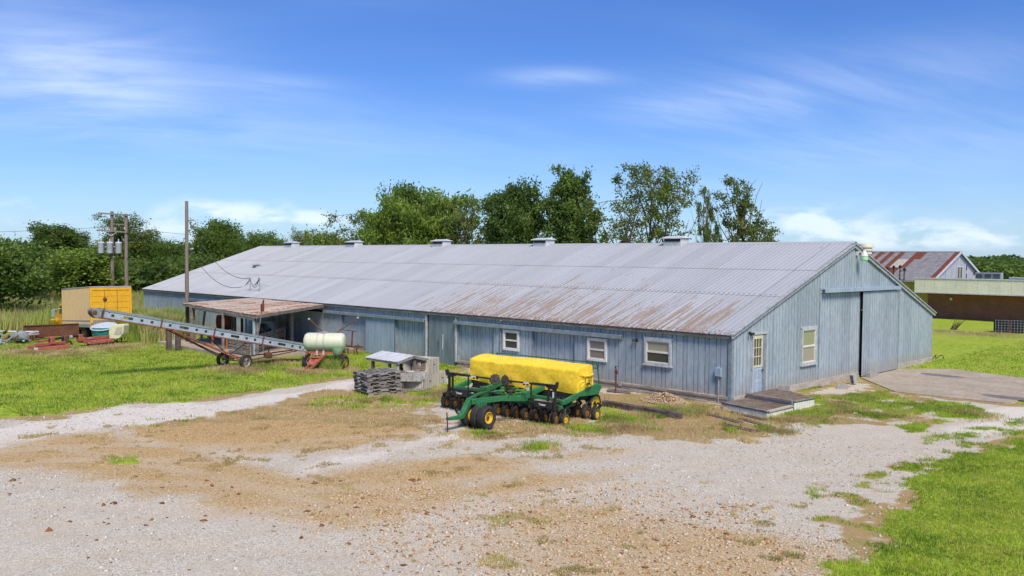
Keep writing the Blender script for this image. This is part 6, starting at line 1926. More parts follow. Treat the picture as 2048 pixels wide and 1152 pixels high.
for q in (-1.05, -.8, -.45, -.25, .35, 1.2):
    MB().lathe(A1 + ad * q + off + Vector((0, 0, 7.36)), (0, 0, 1), [(.03, 0), (.06, .05), (.04, .1), (.06, .14), (.02, .24)], 8).build('insulator', M['insul'], up)
for q in (-.76, .0, .76):
    c = A1 + ad * q + off * 2.2 + Vector((0, 0, 5.32))
    t_ = MB().lathe(c, (0, 0, 1), [(.24, 0), (.27, .05), (.27, .85), (.285, .87), (.285, .93), (.20, 1.0)], 18).build('transformer', M['white'], up, smooth=True)
    MB().lathe(c + Vector((0, 0, .98)), (0, 0, 1), [(.05, 0), (.07, .06), (.045, .1), (.065, .16), (.03, .28)], 8).build('bushing', M['insul'], t_)
MB().bar(A1 + ad * -.76 + off + Vector((0, 0, 5.9)), A1 + ad * .76 + off + Vector((0, 0, 5.9)), .06, .10).build('transformer_bracket', M['steel'], up)


def wire(a, b, sag, label, r=.018, n=24):
    a = Vector(a); b = Vector(b)
    pts = [a.lerp(b, t / n) + Vector((0, 0, -4 * sag * (t / n) * (1 - t / n))) for t in range(n + 1)]
    o = MB().tube(pts, r, 5).build('overhead_wire', M['black'], smooth=True)
    tag(o, label, 'cable', 'overhead service wires')


PT = Vector((-40.1, -1.8, 0))
wire(PT + Vector((0, 0, 7.6)), (-36.6, .7, zr(.78) + .86), 1.1, 'upper wire sagging from the tall grey pole to the roof masts')
wire(PT + Vector((0, 0, 5.7)), (-37.3, .6, zr(.6) + .35), .9, 'lower wire drooping from the tall grey pole to the barn roof')
wire(PT + Vector((0, 0, 6.9)), A2 + Vector((0, 0, 5.0)), 2.2, 'slack wire between the tall grey pole and the transformer poles')
wire(A1 + ad * -.8 + Vector((0, 0, 7.6)), (-110, -50, 10), 1.8, 'line running off to the left from the transformer poles', .014)
wire(A2 + ad * .2 + Vector((0, 0, 7.5)), (-60, 70, 8.5), 1.6, 'line running behind the barn from the transformer poles', .014)

# ------------------------------------------------------------------ background buildings
bb = thing('brick_building', 'flat roofed building of brown brick with a deep cream metal fascia', 'building', (0, 62, 0))
BX0, BX1, BY = -12.93, 26.0, 57.0
# brick wall: courses as geometry where they can be told apart would be under two pixels, so the coursing is in the material
m = bpy.data.materials.new('brown_brick_coursing'); m.use_nodes = True
t = NT(m.node_tree)
P = t.n('ShaderNodeNewGeometry').outputs['Position']; s_ = t.n('ShaderNodeSeparateXYZ', {0: P})
uv = t.n('ShaderNodeCombineXYZ', {0: t.math('ADD', s_.outputs[0], s_.outputs[1]), 1: s_.outputs[2], 2: 0.0}).outputs[0]
bt = t.n('ShaderNodeTexBrick', {'Vector': uv, 'Color1': (.24, .085, .055, 1), 'Color2': (.31, .11, .07, 1), 'Mortar': (.17, .11, .085, 1), 'Scale': 1.0, 'Mortar Size': .008, 'Brick Width': .21, 'Row Height': .075})
c_ = t.mix(t.ss(t.noise(P, 1.3, 5), .3, .8, 0, .5), bt.outputs[0], (.13, .06, .04))
b = t.n('ShaderNodeBsdfPrincipled', {'Base Color': c_, 'Roughness': .9, 'Normal': t.n('ShaderNodeBump', {'Strength': .4, 'Distance': .01, 'Height': bt.outputs[1]}).outputs[0]})
t.n('ShaderNodeOutputMaterial', {0: b.outputs[0]})
MB().box(BX0, BX1, BY, BY + 16, -.1, 3.0).build('brick_wall', m, bb)
fx0 = -13.62
n = 45; wd = (BX1 + .6 - fx0) / n
for i in range(n):
    MB().box(fx0 + i * wd, fx0 + (i + 1) * wd - .012, 55.5, 55.53, 2.50, 3.70).build('fascia_panel', M['fasciacream'], bb)
MB().box(fx0 + .01, BX1 + .6, 55.535, 55.56, 2.44, 3.7).build('fascia_backing', M['greysteel'], bb)
MB().box(fx0 - .03, BX1 + .6, 55.46, 55.60, 2.38, 2.50).build('lower_trim', M['white'], bb)
MB().box(fx0 - .03, BX1 + .6, 55.45, 55.62, 3.70, 3.80).build('upper_trim', M['white'], bb)
MB().box(fx0, fx0 + .03, 55.6, 60, 2.5, 3.75).build('fascia_return', M['fasciacream'], bb)
MB().box(fx0 + .03, BX1 + .6, 55.6, 73.5, 3.02, 3.30).build('flat_roof', M['greysteel'], bb)
MB().box(fx0 + .03, BX1 + .6, 55.57, 57, 2.46, 2.49).build('soffit', M['fasciacream'], bb)
MB().box(-11.0, -10.8, BY - .06, BY - .003, 1.75, 1.95).build('wall_lamp', M['paperwhite'], bb)
ac = thing('rooftop_unit', 'grey louvred air conditioning units on the flat roof behind the fascia', 'air conditioner', (-9.4, 62.6, 3.3))
for i in range(3):
    x = -1.05 + i * .75
    bx = MB().box(x, x + .70, -.4, .4, .0, .98).build('cabinet', M['steel'], ac, local=True)
    for k in range(7): MB().box(x + .05, x + .65, -.412, -.401, .10 + k * .115, .17 + k * .115).build('louver', M['dark'], bx, local=True)
MB().tube([(-7.6, 62.5, 3.78), (8, 62.5, 3.72)], .12, 10).tube([(-7.6, 61.6, 3.56), (8, 61.6, 3.52)], .07, 8).build('roof_duct', M['steel'], bb)
for x in range(-7, 8, 3): MB().box(x, x + .1, 61.5, 62.6, 3.3, 3.7).build('duct_support', M['black'], bb)

rb = thing('rusty_roofed_building', 'older building with grey and rust striped roof, mustard side wall and white gable', 'building', (-25, 64.6, 0))
GX, GY0, GY1, GE, GR = -12.7, 57.3, 71.9, 3.62, 6.27; GM = (GY0 + GY1) / 2
n = 30; Wd = 44.0 / n
for i in range(int(15)):
    x0 = GX - .2 - (i + 1) * .9
for i in range(34):
    x1 = GX - .16 - i * .84; x0 = x1 - .835
    MB().box(x0, x1 - .02, GY0 - .02, GY0 + .02, 0, GE - .1).build('siding_sheet', M['yellowwall'], rb)
MB().box(GX - 29, GX - .1, GY0 + .03, GY0 + .07, 0, GE - .12).build('wall_backing', M['groove3'], rb)
rs = rnd
seq = 'ggggggggggrgrgrgrgrrgrgrgrgrrgrgrgrgrr'
for i in range(56):
    x1 = GX + .25 - i * .53; x0 = x1 - .525
    k = 'r' if (seq[i % len(seq)] == 'r' and i > 5) or i in (0, ) else 'g'
    z_ = .004 * (i % 2)
    splits = [0, 1] if i not in (6, 7, 8, 9) else [0, .42, .72, 1]
    for q in range(len(splits) - 1):
        ta, tb = splits[q], splits[q + 1]
        mt = M['redroof2'] if k == 'r' else M['redroof']
        if i in (8, 9) and q == 1: mt = M['skylight']
        if i in (6, 7): mt = M['redroof2'] if q == 2 or (i == 7 and q == 1) else M['redroof']
        if i in (8, 9) and q == 0: mt = M['redroof2']
        ya = GY0 - .35 + (GM - GY0 + .35) * ta; yb = GY0 - .35 + (GM - GY0 + .35) * tb
        za = GE - .12 + (GR - GE + .12) * ta; zb = GE - .12 + (GR - GE + .12) * tb
        b = MB(); b.add([(x0, ya, za + z_), (x1, ya, za + z_), (x1, yb, zb + z_), (x0, yb, zb + z_)], [(0, 1, 2, 3)])
        b.bar((x0 + .02, ya, za + .02), (x0 + .02, yb, zb + .02), .04, .03)
        b.build('roof_sheet', mt, rb)
MB().add([(GX + .25, GY0 - .35, GE - .15), (GX + .25, GM, GR - .03), (GX - 29.5, GM, GR - .03), (GX - 29.5, GY0 - .35, GE - .15), (GX + .25, GY1 + .3, GE - .15), (GX - 29.5, GY1 + .3, GE - .15)], [(0, 1, 2, 3), (1, 4, 5, 2)]).build('roof_deck', M['redroof'], rb)
MB().bar((GX + .28, GM, GR + .04), (GX - 29.5, GM, GR + .04), .25, .04).build('ridge_cap', M['steel'], rb)
MB().bar((GX + .2, GY0 - .36, GE - .2), (GX - 29.5, GY0 - .36, GE - .2), .1, .14).build('gutter', M['steel'], rb)
ggz = lambda y: GE - .05 + (GR - GE) * (1 - abs(y - GM) / ((GY1 - GY0) / 2))
for i in range(24):
    ya = GY0 + (GY1 - GY0) * i / 24; yb = GY0 + (GY1 - GY0) * (i + 1) / 24 - .015
    MB().add([(GX, ya, 0), (GX, yb, 0), (GX, yb, ggz(yb)), (GX, ya, ggz(ya))], [(0, 1, 2, 3)]).build('gable_board', M['whitewood'], rb)
MB().box(GX - .08, GX - .03, GY0 + .1, GY1 - .1, 0, GE - .1).build('gable_backing', M['fascia'], rb)
for s, yy in ((0, GY0 - .35), (1, GY1 + .35)):
    MB().bar((GX + .25, yy, GE - .17), (GX + .25, GM, GR - .02), .05, .22).build('rake_board', M['white'], rb)
wn = MB().box(GX + .002, GX + .06, 64.05, 65.75, 3.5, 3.6).box(GX + .002, GX + .06, 64.05, 65.75, 4.75, 4.85).box(GX + .002, GX + .06, 64.05, 64.17, 3.6, 4.75).box(GX + .002, GX + .06, 65.63, 65.75, 3.6, 4.75).box(GX + .002, GX + .06, 64.84, 64.96, 3.6, 4.75).build('window', M['white'], rb)
for y0 in (64.17, 64.96): MB().box(GX + .004, GX + .02, y0, y0 + .67, 3.6, 4.75).build('pane', M['pane'], wn)
for y0, z0 in ((66.9, 4.45), (66.9, 3.6), (69.2, 3.95), (69.6, 3.95)): MB().box(GX + .003, GX + .03, y0, y0 + .2, z0, z0 + .5 if y0 < 67 else z0 + .3).build('vent_slot', M['black'], rb)
b_ = MB().lathe((-21.7, 63.9, 6.0), (0, 0, 1), [(.62, 0), (.62, .35), (.72, .38), (.72, .55), (.62, .58), (.62, .68), (.80, .72), (.80, .95), (.76, 1.1), (.3, 1.22)], 22)
b_.build('roof_ventilator', M['fasciacream'], rb, smooth=True)
mt_ = MB()
for k, (x, h) in enumerate(((-16.7, 1.1), (-16.1, 1.25), (-15.5, 1.3), (-15.1, 1.05))):
    b = MB().tube([(x, 56.9, 3.45), (x, 56.9, 3.45 + h)], .05, 6); b.lathe((x, 56.9, 3.4 + h), (.3, -.5, .8), [(.06, 0), (.13, .05), (.12, .18), (.04, .26)], 8)
    for q in range(3): b.tube([(x, 56.9, 3.5 + h), (x - .2 + .2 * q, 56.7, 3.3 + h), (x + .3 * (q - 1), 56.8, 3.25 + h + .1 * q)], .03, 5)
    b.build('service_mast', M['black'], rb)
# small pole top seen over the ridge of the barn
pt = VD(1540, 75)
fp = thing('far_pole', 'small grey pole top with crossarm seen over the barn ridge', 'utility pole', pt)
MB().tube([(0, 0, 0), (0, 0, 7.0)], .12, 8).build('pole_shaft', M['polewood'], fp, local=True)
MB().bar((-.5, -.5, 6.55), (.55, .55, 6.5), .1, .1).build('crossarm', M['polewood'], fp, local=True)

# wire crate, green box on the far lawn
g = G(1990, 666)
cg = thing('wire_crate', 'dark wire mesh crate standing on the far lawn', 'crate', (g[0], g[1], 0), math.radians(22))
MB().box(0.03, 1.85, .03, 1.2, .05, .92).build('dark_contents', M['dark'], cg, local=True)
for i in range(10): MB().box(i * .205, i * .205 + .02, -.01, .01, 0, 1.0).build('vertical_wire', M['greysteel'], cg, local=True)
for i in range(6): MB().box(0, 1.88, -.018, -.002, i * .19, i * .19 + .015).build('horizontal_wire', M['greysteel'], cg, local=True)
MB().box(.9, .97, -.03, .0, 0, 1.0).build('middle_post', M['rust'], cg, local=True)
gb = thing('green_cabinet', 'green metal cabinet standing right of the wire crate', 'cabinet', (g[0] + 1.95, g[1] + .75, 0), math.radians(22))
MB().box(0, .95, 0, .8, 0, .85).box(-.03, .98, -.03, .83, .851, .93).build('cabinet_body', M['gcab'] if 'gcab' in M else M['teal'], gb, local=True, bevel=.02)
MB().box(.25, .42, -.04, -.031, .55, .72).build('sticker', M['paperwhite'], gb, local=True)
MB().box(.1, .12, -.02, -.002, .1, .8).build('door_seam', M['dark'], gb, local=True)

# ------------------------------------------------------------------ trees
def leaf_mesh(name, pts, size, mat, seed, droop=0.0, elong=1.6):
    r = np.random.default_rng(seed); n = len(pts)
    a = r.normal(size=(n, 3)); a[:, 2] = a[:, 2] * .6 - droop; a /= np.linalg.norm(a, axis=1)[:, None]
    b = r.normal(size=(n, 3)); b -= (b * a).sum(1)[:, None] * a; b /= np.linalg.norm(b, axis=1)[:, None]
    s = size * r.uniform(.6, 1.3, n)[:, None]
    v = np.empty((n, 4, 3))
    v[:, 0] = pts - a * s * elong * .5; v[:, 1] = pts + b * s * .5; v[:, 2] = pts + a * s * elong * .5; v[:, 3] = pts - b * s * .5
    me = np_mesh(name, v.reshape(-1, 3), np.arange(n * 4), np.full(n, 4), mat)
    cl = fbm(pts[:, 0] * 1.0 + pts[:, 2], pts[:, 1] + pts[:, 2] * .7, 1.4, seed, 3)
    add_attr(me, 'tone', np.repeat(np.clip(cl * 1.3 - .2 + r.uniform(-.2, .25, n), 0, 1), 4))
    return me


def grow(seed, H, R_, base=.2, k=9, ncl=110, nleaf=90, spread=.42, upright=.5, sparse=0.0, trunks=1, lobes=4, lean=(0, 0), top_flat=0.0):
    """trunk, limbs and twig ends of one tree; returns branch tubes and leaf centres"""
    r = np.random.default_rng(seed); py = random.Random(seed)
    mb = MB(); nodes = []
    lob = [(r.uniform(-.55, .55) * R_, r.uniform(-.55, .55) * R_, H * r.uniform(.45, .88), R_ * r.uniform(.42, .7), H * r.uniform(.14, .26)) for _ in range(lobes)]
    lob.append((lean[0] * .5, lean[1] * .5, H * .72, R_ * .55, H * .27))
    for tk_ in range(trunks):
        bx, by = (0, 0) if trunks == 1 else (r.uniform(-.3, .3) * R_ * .6, r.uniform(-.3, .3) * R_ * .6)
        tx, ty = bx + r.uniform(-.2, .2) * R_ + lean[0], by + r.uniform(-.2, .2) * R_ + lean[1]
        pts = []; 
        for i in range(8):
            t = i / 7
            pts.append(Vector((bx + (tx - bx) * t + .12 * math.sin(t * 5 + seed), by + (ty - by) * t + .12 * math.cos(t * 4 + seed), H * .86 * t)))
        r0 = H * .022 / math.sqrt(trunks)
        mb.tube(pts, [r0 * (1.15 - .95 * i / 7) for i in range(8)], 7)
        for i in range(2, 8): nodes.append((pts[i], r0 * (1.1 - .95 * i / 7)))
        for j in range(k):
            t = base + (1 - base) * (j + .5) / k; t = min(t, .97)
            i0 = min(6, int(t * 7)); p = pts[i0].lerp(pts[i0 + 1], t * 7 - i0)
            an = j * 2.4 + r.uniform(-.4, .4) + tk_ * 1.3
            ln = R_ * r.uniform(.55, .95) * (1 - .45 * max(0, t - .5) * 2)
            el_ = r.uniform(.2, .7) + upright
            q = []
            for s in range(5):
                u = s / 4
                q.append(p + Vector((math.cos(an) * ln * u, math.sin(an) * ln * u, ln * el_ * u * (.8 + .4 * u))) + Vector((r.normal() * .05, r.normal() * .05, 0)) * ln * u)
            for s in q:
                s.z = min(s.z, H * .97)
            rr = r0 * .5 * (1.1 - t * .5)
            mb.tube(q, [rr, rr * .8, rr * .6, rr * .4, rr * .2], 5)
            for s in (1, 2, 3, 4): nodes.append((q[s], rr * (1 - s * .2)))
    # twig ends inside the lobes
    ends = []
    NP_ = np.array([list(n_[0]) for n_ in nodes])
    tries = 0
    while len(ends) < ncl and tries < ncl * 6:
        tries += 1
        L = lob[r.integers(len(lob))] if r.uniform() < .75 else None
        if L:
            d = r.normal(size=3); d /= np.linalg.norm(d); d *= r.uniform(.35, 1) ** .4
            e = np.array([L[0] + d[0] * L[3], L[1] + d[1] * L[3], L[2] + d[2] * L[4]])
        else:
            i = r.integers(len(nodes)); e = NP_[i] + r.normal(size=3) * R_ * .22
        if e[2] < H * base * .8 or e[2] > H: continue
        i = np.argmin(((NP_ - e) ** 2).sum(1)); p = nodes[i][0]
        if (Vector(e) - p).length > R_ * .8: continue
        E2 = Vector(e); m_ = p.lerp(E2, .5) + Vector((0, 0, -.06 * (E2 - p).length))
        mb.tube([p, m_, E2], [.028, .018, .008], 3, cap=False)
        ends.append((p, m_, E2))
    P_ = []
    for p, m_, e in ends:
        n = int(nleaf * r.uniform(.4, 1.3) * (1 - sparse))
        t = r.uniform(.35, 1.12, n)[:, None]
        c = np.array(p)[None] * (1 - t) ** 2 + 2 * np.array(m_)[None] * t * (1 - t) + np.array(e)[None] * t ** 2
        sz = spread * R_ * .32
        P_.append(c + r.normal(size=(n, 3)) * sz * (np.array([1, 1, .75])))
    return mb, np.concatenate(P_)


TM = {}


def tree_kind(key, mat, leaf, elong=1.5, droop=0.0, **k):
    mb, P_ = grow(**k)
    TM[key] = (mb.mesh('branches', M['bark'], True), leaf_mesh('crown', P_, leaf, mat, k['seed'], droop, elong), k['H'])


def tree(key, px, depth, top, label, cat='tree', name='tree', wide=1.0, rz=None, group=None, zoff=0.0):
    """place a tree under the photograph's column px so that its top reaches the given height"""
    br, cr, H = TM[key]
    loc = VD(px, depth)
    s = top / H
    o = thing(name, label, cat, (loc[0], loc[1], zoff), rz if rz is not None else px * .37, group)
    o.scale = (s * wide, s * wide, s)
    inst('trunk', br, o); inst('crown', cr, o)
    return o


def top_z(py, depth, px):
    return CP[2] - (py - (517 + (px - 1024) * .0094)) / (F_PX / depth)


tree_kind('dense', M['leafdark'], .17, seed=11, H=11, R_=3.4, base=.15, k=12, ncl=250, nleaf=170, spread=.34, lobes=7)
tree_kind('upright', M['leafdark'], .17, seed=23, H=12, R_=3.0, base=.12, k=12, ncl=270, nleaf=170, spread=.32, upright=1.0, lobes=6, trunks=2)
tree_kind('sparse', M['leafolive'], .14, seed=35, H=12, R_=4.0, base=.15, k=13, ncl=200, nleaf=50, spread=.18, upright=.9, lobes=6, trunks=3)
tree_kind('sparse2', M['leafolive'], .14, seed=41, H=11, R_=3.0, base=.15, k=12, ncl=150, nleaf=60, spread=.2, upright=1.1, lobes=5, trunks=2)
tree_kind('bare', M['leafolive'], .13, seed=57, H=9, R_=3.2, base=.2, k=12, ncl=110, nleaf=30, spread=.2, upright=.9, lobes=4, trunks=2, lean=(1.2, -1.0))
tree_kind('willow', M['leafbright'], .13, elong=3.2, droop=.9, seed=63, H=9, R_=3.6, base=.2, k=11, ncl=230, nleaf=190, spread=.34, lobes=6)
tree_kind('bright', M['leafbright'], .14, seed=71, H=6, R_=3.2, base=.1, k=10, ncl=170, nleaf=100, spread=.36, lobes=6, trunks=3)
tree_kind('mid', M['leafmid'], .17, seed=83, H=9, R_=3.6, base=.08, k=11, ncl=240, nleaf=160, spread=.36, lobes=7)
tree_kind('umbrella', M['leafolive'], .15, seed=97, H=11, R_=4.6, base=.45, k=11, ncl=200, nleaf=110, spread=.24, upright=.4, lobes=7)
tree_kind('dark_low', M['leafdark'], .20, seed=103, H=6.5, R_=4.0, base=.03, k=11, ncl=250, nleaf=140, spread=.4, upright=.2, lobes=8)

g1 = 'trees beyond the long barn'
BT = [('sparse2', 1478, 74, 352, 'open branched olive tree at the right end of the row behind the barn roof', .82),
      ('sparse2', 1408, 75, 372, 'narrow olive tree between the rightmost one and the wide open one behind the roof', .42),
      ('sparse', 1312, 74, 332, 'tallest wide open olive tree, just left of the rightmost ridge vent', .82),
      ('bare', 1225, 72, 395, 'leaning nearly bare tree between the dense dark one and the wide open one', 1.0),
      ('upright', 1140, 73, 338, 'dense dark green upright tree with two tall lobes behind the middle of the roof', .78),
      ('dense', 1030, 74, 360, 'broad dense dark green tree left of the upright two lobed one', .74),
      ('bare', 948, 76, 402, 'small thin leaved tree between the willow and the broad dark tree', .9),
      ('willow', 868, 78, 392, 'bright green willow like tree behind the roof', .85),
      ('mid', 812, 82, 376, 'tall mid green tree rising left of the bright willow', .62),
      ('willow', 762, 79, 428, 'lower bright green tree left of the willow like one', .75),
      ('bare', 700, 82, 424, 'thin sparse tree with gaps of sky left of the bright trees', 1.0),
      ('umbrella', 606, 88, 458, 'olive tree with an open crown over the left part of the ridge', .6),
      ('mid', 520, 90, 468, 'mid green bushy tree over the left end of the ridge', .7),
      ('bright', 660, 86, 470, 'low light green tree behind the second ridge vent', .8)]
for key, px, dep, ty, lb, wd in BT:
    tree(key, px, dep, top_z(ty, dep, px), lb, wide=wd, group=g1)
g2 = 'trees at the left edge of the field'
LT = [('mid', 440, 96, 445, 'rounded green tree right of the tall grey pole, behind the far end of the barn', .8),
      ('dark_low', 365, 98, 492, 'low dark tree beside the tall grey pole', .9),
      ('mid', 318, 96, 486, 'dark bushy tree right of the transformer poles', .75),
      ('umbrella', 242, 96, 428, 'umbrella shaped olive tree rising behind the transformer poles', 1.0),
      ('dense', 150, 97, 462, 'dark green tree between the umbrella shaped tree and the big left one', .8),
      ('dense', 108, 92, 444, 'big dark green tree at left with a ragged rounded top', 1.1),
      ('mid', 32, 95, 486, 'mid green tree near the left edge of the woods', .85),
      ('bright', 145, 76, 500, 'bright yellow green young tree standing in front of the woods behind the truck', 1.5),
      ('bright', 205, 78, 520, 'smaller bright green sapling just right of the bright young tree', 1.0),
      ('bright', 70, 80, 525, 'light green shrub by tree left of the bright young tree', 1.2),
      ('dark_low', -18, 62, 488, 'dark tree closest at the left edge with low hanging branches', 1.0),
      ('dark_low', 395, 93, 515, 'low dark tree against the far end of the barn roof', 1.0),
      ('dark_low', 285, 95, 520, 'low dark tree in the gap right of the paired poles', 1.0),
      ('mid', 470, 95, 478, 'green tree just behind the left end of the barn ridge', .6)]
for key, px, dep, ty, lb, wd in LT:
    tree(key, px, dep, top_z(ty, dep, px), lb, wide=wd, group=g2)


def foliage_mass(name, label, cat, pts, size, mat, seed):
    me = leaf_mesh(name, pts, size, mat, seed)
    tag(link(name, me), label, cat, None, 'stuff')


# woods: a deep band of crowns behind the field and the barn
def crowns(spec, seed, per=900):
    r = np.random.default_rng(seed); out = []
    for (px, dep, top, w_) in spec:
        x, y, _ = VD(px, dep)
        H = top
        for q in range(7):
            cx = x + r.normal() * w_ * .4; cy = y + r.normal() * w_ * .4; cz = H * r.uniform(.25, .78); rr = w_ * r.uniform(.35, .6)
            d = r.normal(size=(per // 7, 3)); d /= np.linalg.norm(d, axis=1)[:, None]
            p = np.array([cx, cy, cz]) + d * (rr * r.uniform(.6, 1, (per // 7, 1)) ** .4) * np.array([1, 1, .62])
            p += r.normal(size=p.shape) * .22
            out.append(p[(p[:, 2] > .1)])
    return np.concatenate(out)


r_ = np.random.default_rng(5)
sp1 = [(px + r_.uniform(-14, 14), dep + r_.uniform(-4, 4), max(3, top_z(ty + r_.uniform(-12, 12), dep, px)), 4.2) for px in range(-260, 560, 22) for dep, ty in ((104, 500), (112, 490), (98, 524))]
foliage_mass('far_woods', 'dark green woods filling the skyline behind the left field', 'woods', crowns(sp1, 6, 3200), .42, M['leafdark'], 8)
sp1 = [(px + r_.uniform(-14, 14), dep, max(3, top_z(ty + r_.uniform(-10, 8), dep, px)), 4.0) for px in range(560, 1000, 24) for dep, ty in ((108, 497),)]
sp1 += [(px + r_.uniform(-14, 14), dep, max(3, top_z(ty + r_.uniform(-10, 8), dep, px)), 4.0) for px in range(1000, 1540, 26) for dep, ty in ((100, 503),)]
foliage_mass('far_woods', 'low green growth showing between the trunks just above the barn ridge', 'woods', crowns(sp1, 9, 800), .3, M['leafmid'], 18)
sp2 = [(px + r_.uniform(-8, 8), dep + r_.uniform(-10, 10), top_z(ty + r_.uniform(-5, 5), dep, px), 9.0) for px in range(1900, 2420, 15) for dep, ty in ((260, 524), (240, 530), (200, 540))]
foliage_mass('far_woods', 'dark green wooded skyline right of the white gable', 'woods', crowns(sp2, 16, 2200), .85, M['leafdark'], 28)
sp3 = [(px, 170 + 8 * math.sin(px), top_z(ty, 170, px), 6.0) for px, ty in ((1975, 531), (2000, 538), (2040, 540), (2085, 535), (2130, 541), (2200, 536))]
foliage_mass('far_woods', 'lighter green rounded trees in front of the skyline at the right', 'woods', crowns(sp3, 19, 4000), .55, M['leafmid'], 38)

# ------------------------------------------------------------------ grass and weeds
WEEDS = gp((270, 700), (330, 700), (372, 690), (372, 650), (300, 600), (400, 560), (-300, 575), (-500, 640), (-300, 692), (0, 676), (110, 664), (112, 655))
WEEDS = [tuple(VD(px, d)[:2]) for px, d in ((268, 52), (330, 49), (372, 50), (372, 62), (330, 80), (330, 92), (-260, 92), (-300, 52), (0, 55.5), (60, 57), (112, 64), (270, 66))]


def weeds_sampler(n, r):
    P = np.array(WEEDS); x = r.uniform(P[:, 0].min(), P[:, 0].max(), n); y = r.uniform(P[:, 1].min(), P[:, 1].max(), n)
    d = sdf(x, y, WEEDS)
    ok = (d > -.3) & ~((x > -BL - .3) & (x < 0) & (y > -.3) & (y < BW)) & ~((x > -34.8) & (x < -23) & (y > -6.9) & (y < 0))
    ok &= ~((x > -46) & (x < -38.3) & (y > -8.9) & (y < -5.6))
    v, dep = visible(x, y)
    return x, y, ok & v


blades('tall_weeds', 80000, weeds_sampler, .7, 1.45, .045, M['weed'], 'tall green and tan weeds filling the field behind the truck', lean=.55, seed=3, cat='weeds', per=2, spread=.15)
blades('tall_weeds', 16000, weeds_sampler, 1.3, 1.7, .03, M['straw'], 'pale seed heads standing above the tall weeds of the field', lean=.3, seed=31, cat='weeds')


def weedpatch(cx, cy, rx, ry):
    def f(n, r):
        a = r.uniform(0, 2 * np.pi, n); q = np.sqrt(r.uniform(0, 1, n))
        x = cx + rx * q * np.cos(a); y = cy + ry * q * np.sin(a)
        return x, y, np.ones(n, bool)
    return f


x_, y_, _ = VD(300, 54)
blades('tall_weeds', 9000, weedpatch(x_, y_, 3.2, 2.0), 1.0, 1.7, .06, M['weed'], 'clump of tall reedy weeds between the truck and the shed', lean=.7, seed=4, cat='weeds', per=2, spread=.1)


def lawn_sampler(x0, x1, y0, y1, k0):
    def f(n, r):
        x = r.uniform(x0, x1, n); y = r.uniform(y0, y1, n)
        g, dry, tan, wh = masks(x, y)
        v, dep = visible(x, y)
        ok = v & (g > .35 + r.uniform(-.2, .45, n)) & ~((x > -BL) & (x < 0) & (y > 0) & (y < BW)) & ~((x > -33.5) & (x < -23.2) & (y > -6.7) & (y < 0))
        sl_ = sdf(x, y, [(p[0], p[1]) for p in ap])
        ok &= (sl_ < -.03)
        return x, y, ok & (dep > k0)
    return f


blades('grass_blades', 330000, lawn_sampler(-2, 14, -22, 8, 6), .035, .085, .012, M['grass'], 'short green lawn in the right foreground', lean=.9, seed=7, per=2, spread=.02)
blades('grass_blades', 150000, lawn_sampler(-46, -4, -19, 0, 20), .05, .11, .028, M['grass'], 'green lawn left of the gravel track', lean=.9, seed=8)
blades('grass_blades', 90000, lawn_sampler(0, 34, 4, 46, 20), .05, .10, .03, M['grass'], 'green lawn beyond the concrete apron', lean=.9, seed=9)


def dry_sampler(x0, x1, y0, y1):
    def f(n, r):
        x = r.uniform(x0, x1, n); y = r.uniform(y0, y1, n)
        g, dry, tan, wh = masks(x, y)
        v, dep = visible(x, y)
        c = fbm(x, y, .7, 91)
        ok = v & (dry * (c + .2) > .42) & ~((x > -BL) & (x < .1) & (y > -.1) & (y < BW)) & (sdf(x, y, [(p[0], p[1]) for p in ap]) < -.03) & ~((x > .05) & (x < 2.15) & (y > -1.2) & (y < 3.2))
        return x, y, ok
    return f


blades('dry_grass', 150000, dry_sampler(-42, 6, -17, 12), .03, .11, .014, M['straw'], 'straw coloured dry grass round the drill and along the walls', lean=1.0, seed=10, per=1)
tufts = [((952, 870), .5, 1400), ((1000, 872), .35, 500), ((1090, 858), .8, 900), ((1180, 862), .9, 1200), ((1075, 895), .6, 700), ((1250, 850), 1.0, 2600), ((1300, 830), .8, 1500), ((1400, 825), .9, 2200), ((1350, 815), .5, 900),
         ((1600, 840), .9, 1800), ((1700, 820), 1.2, 1800), ((1640, 800), .7, 1000), ((1560, 862), .5, 600), ((1450, 860), .7, 900), ((820, 800), 1.2, 2600), ((770, 800), .8, 1500), ((900, 780), .8, 2000), ((870, 790), .6, 900),
         ((1490, 880), .3, 200), ((1750, 830), .8, 900), ((1930, 830), .9, 1600)]
xs_, ys_ = [], []
r = np.random.default_rng(12)
for (px, py), rad, n in tufts:
    g_ = G(px, py); xs_.append(g_[0] + r.normal(0, rad * .5, n)); ys_.append(g_[1] + r.normal(0, rad * .5, n))
TX, TY = np.concatenate(xs_), np.concatenate(ys_)
okk = ~((TX > -BL) & (TX < .1) & (TY > -.1)) & ~((TX > .05) & (TX < 2.15) & (TY > -1.2) & (TY < 3.2))
TX, TY = TX[okk], TY[okk]
blades('grass_tufts', len(TX), lambda n, r: (TX, TY, fbm(TX, TY, .6, 4) > .56), .05, .15, .013, M['grass'], 'taller green tufts among the gravel near the drill and wall', lean=.9, seed=13, per=2, spread=.03)
blades('dry_tufts', len(TX), lambda n, r: (TX + .15, TY - .1, fbm(TX, TY, .8, 44) > .50), .05, .15, .012, M['straw'], 'taller straw tufts among the gravel near the drill and wall', lean=.9, seed=14, per=2, spread=.03, cat='dry grass')
WEEDY = gp((820, 1010), (1050, 960), (1300, 985), (1500, 960), (1640, 930), (1800, 950), (1720, 1060), (1640, 1152), (1600, 1300), (900, 1300))
MIDW = gp((60, 850), (560, 800), (760, 800), (960, 850), (1200, 880), (1300, 900), (1000, 960), (700, 1000), (400, 980), (100, 960))


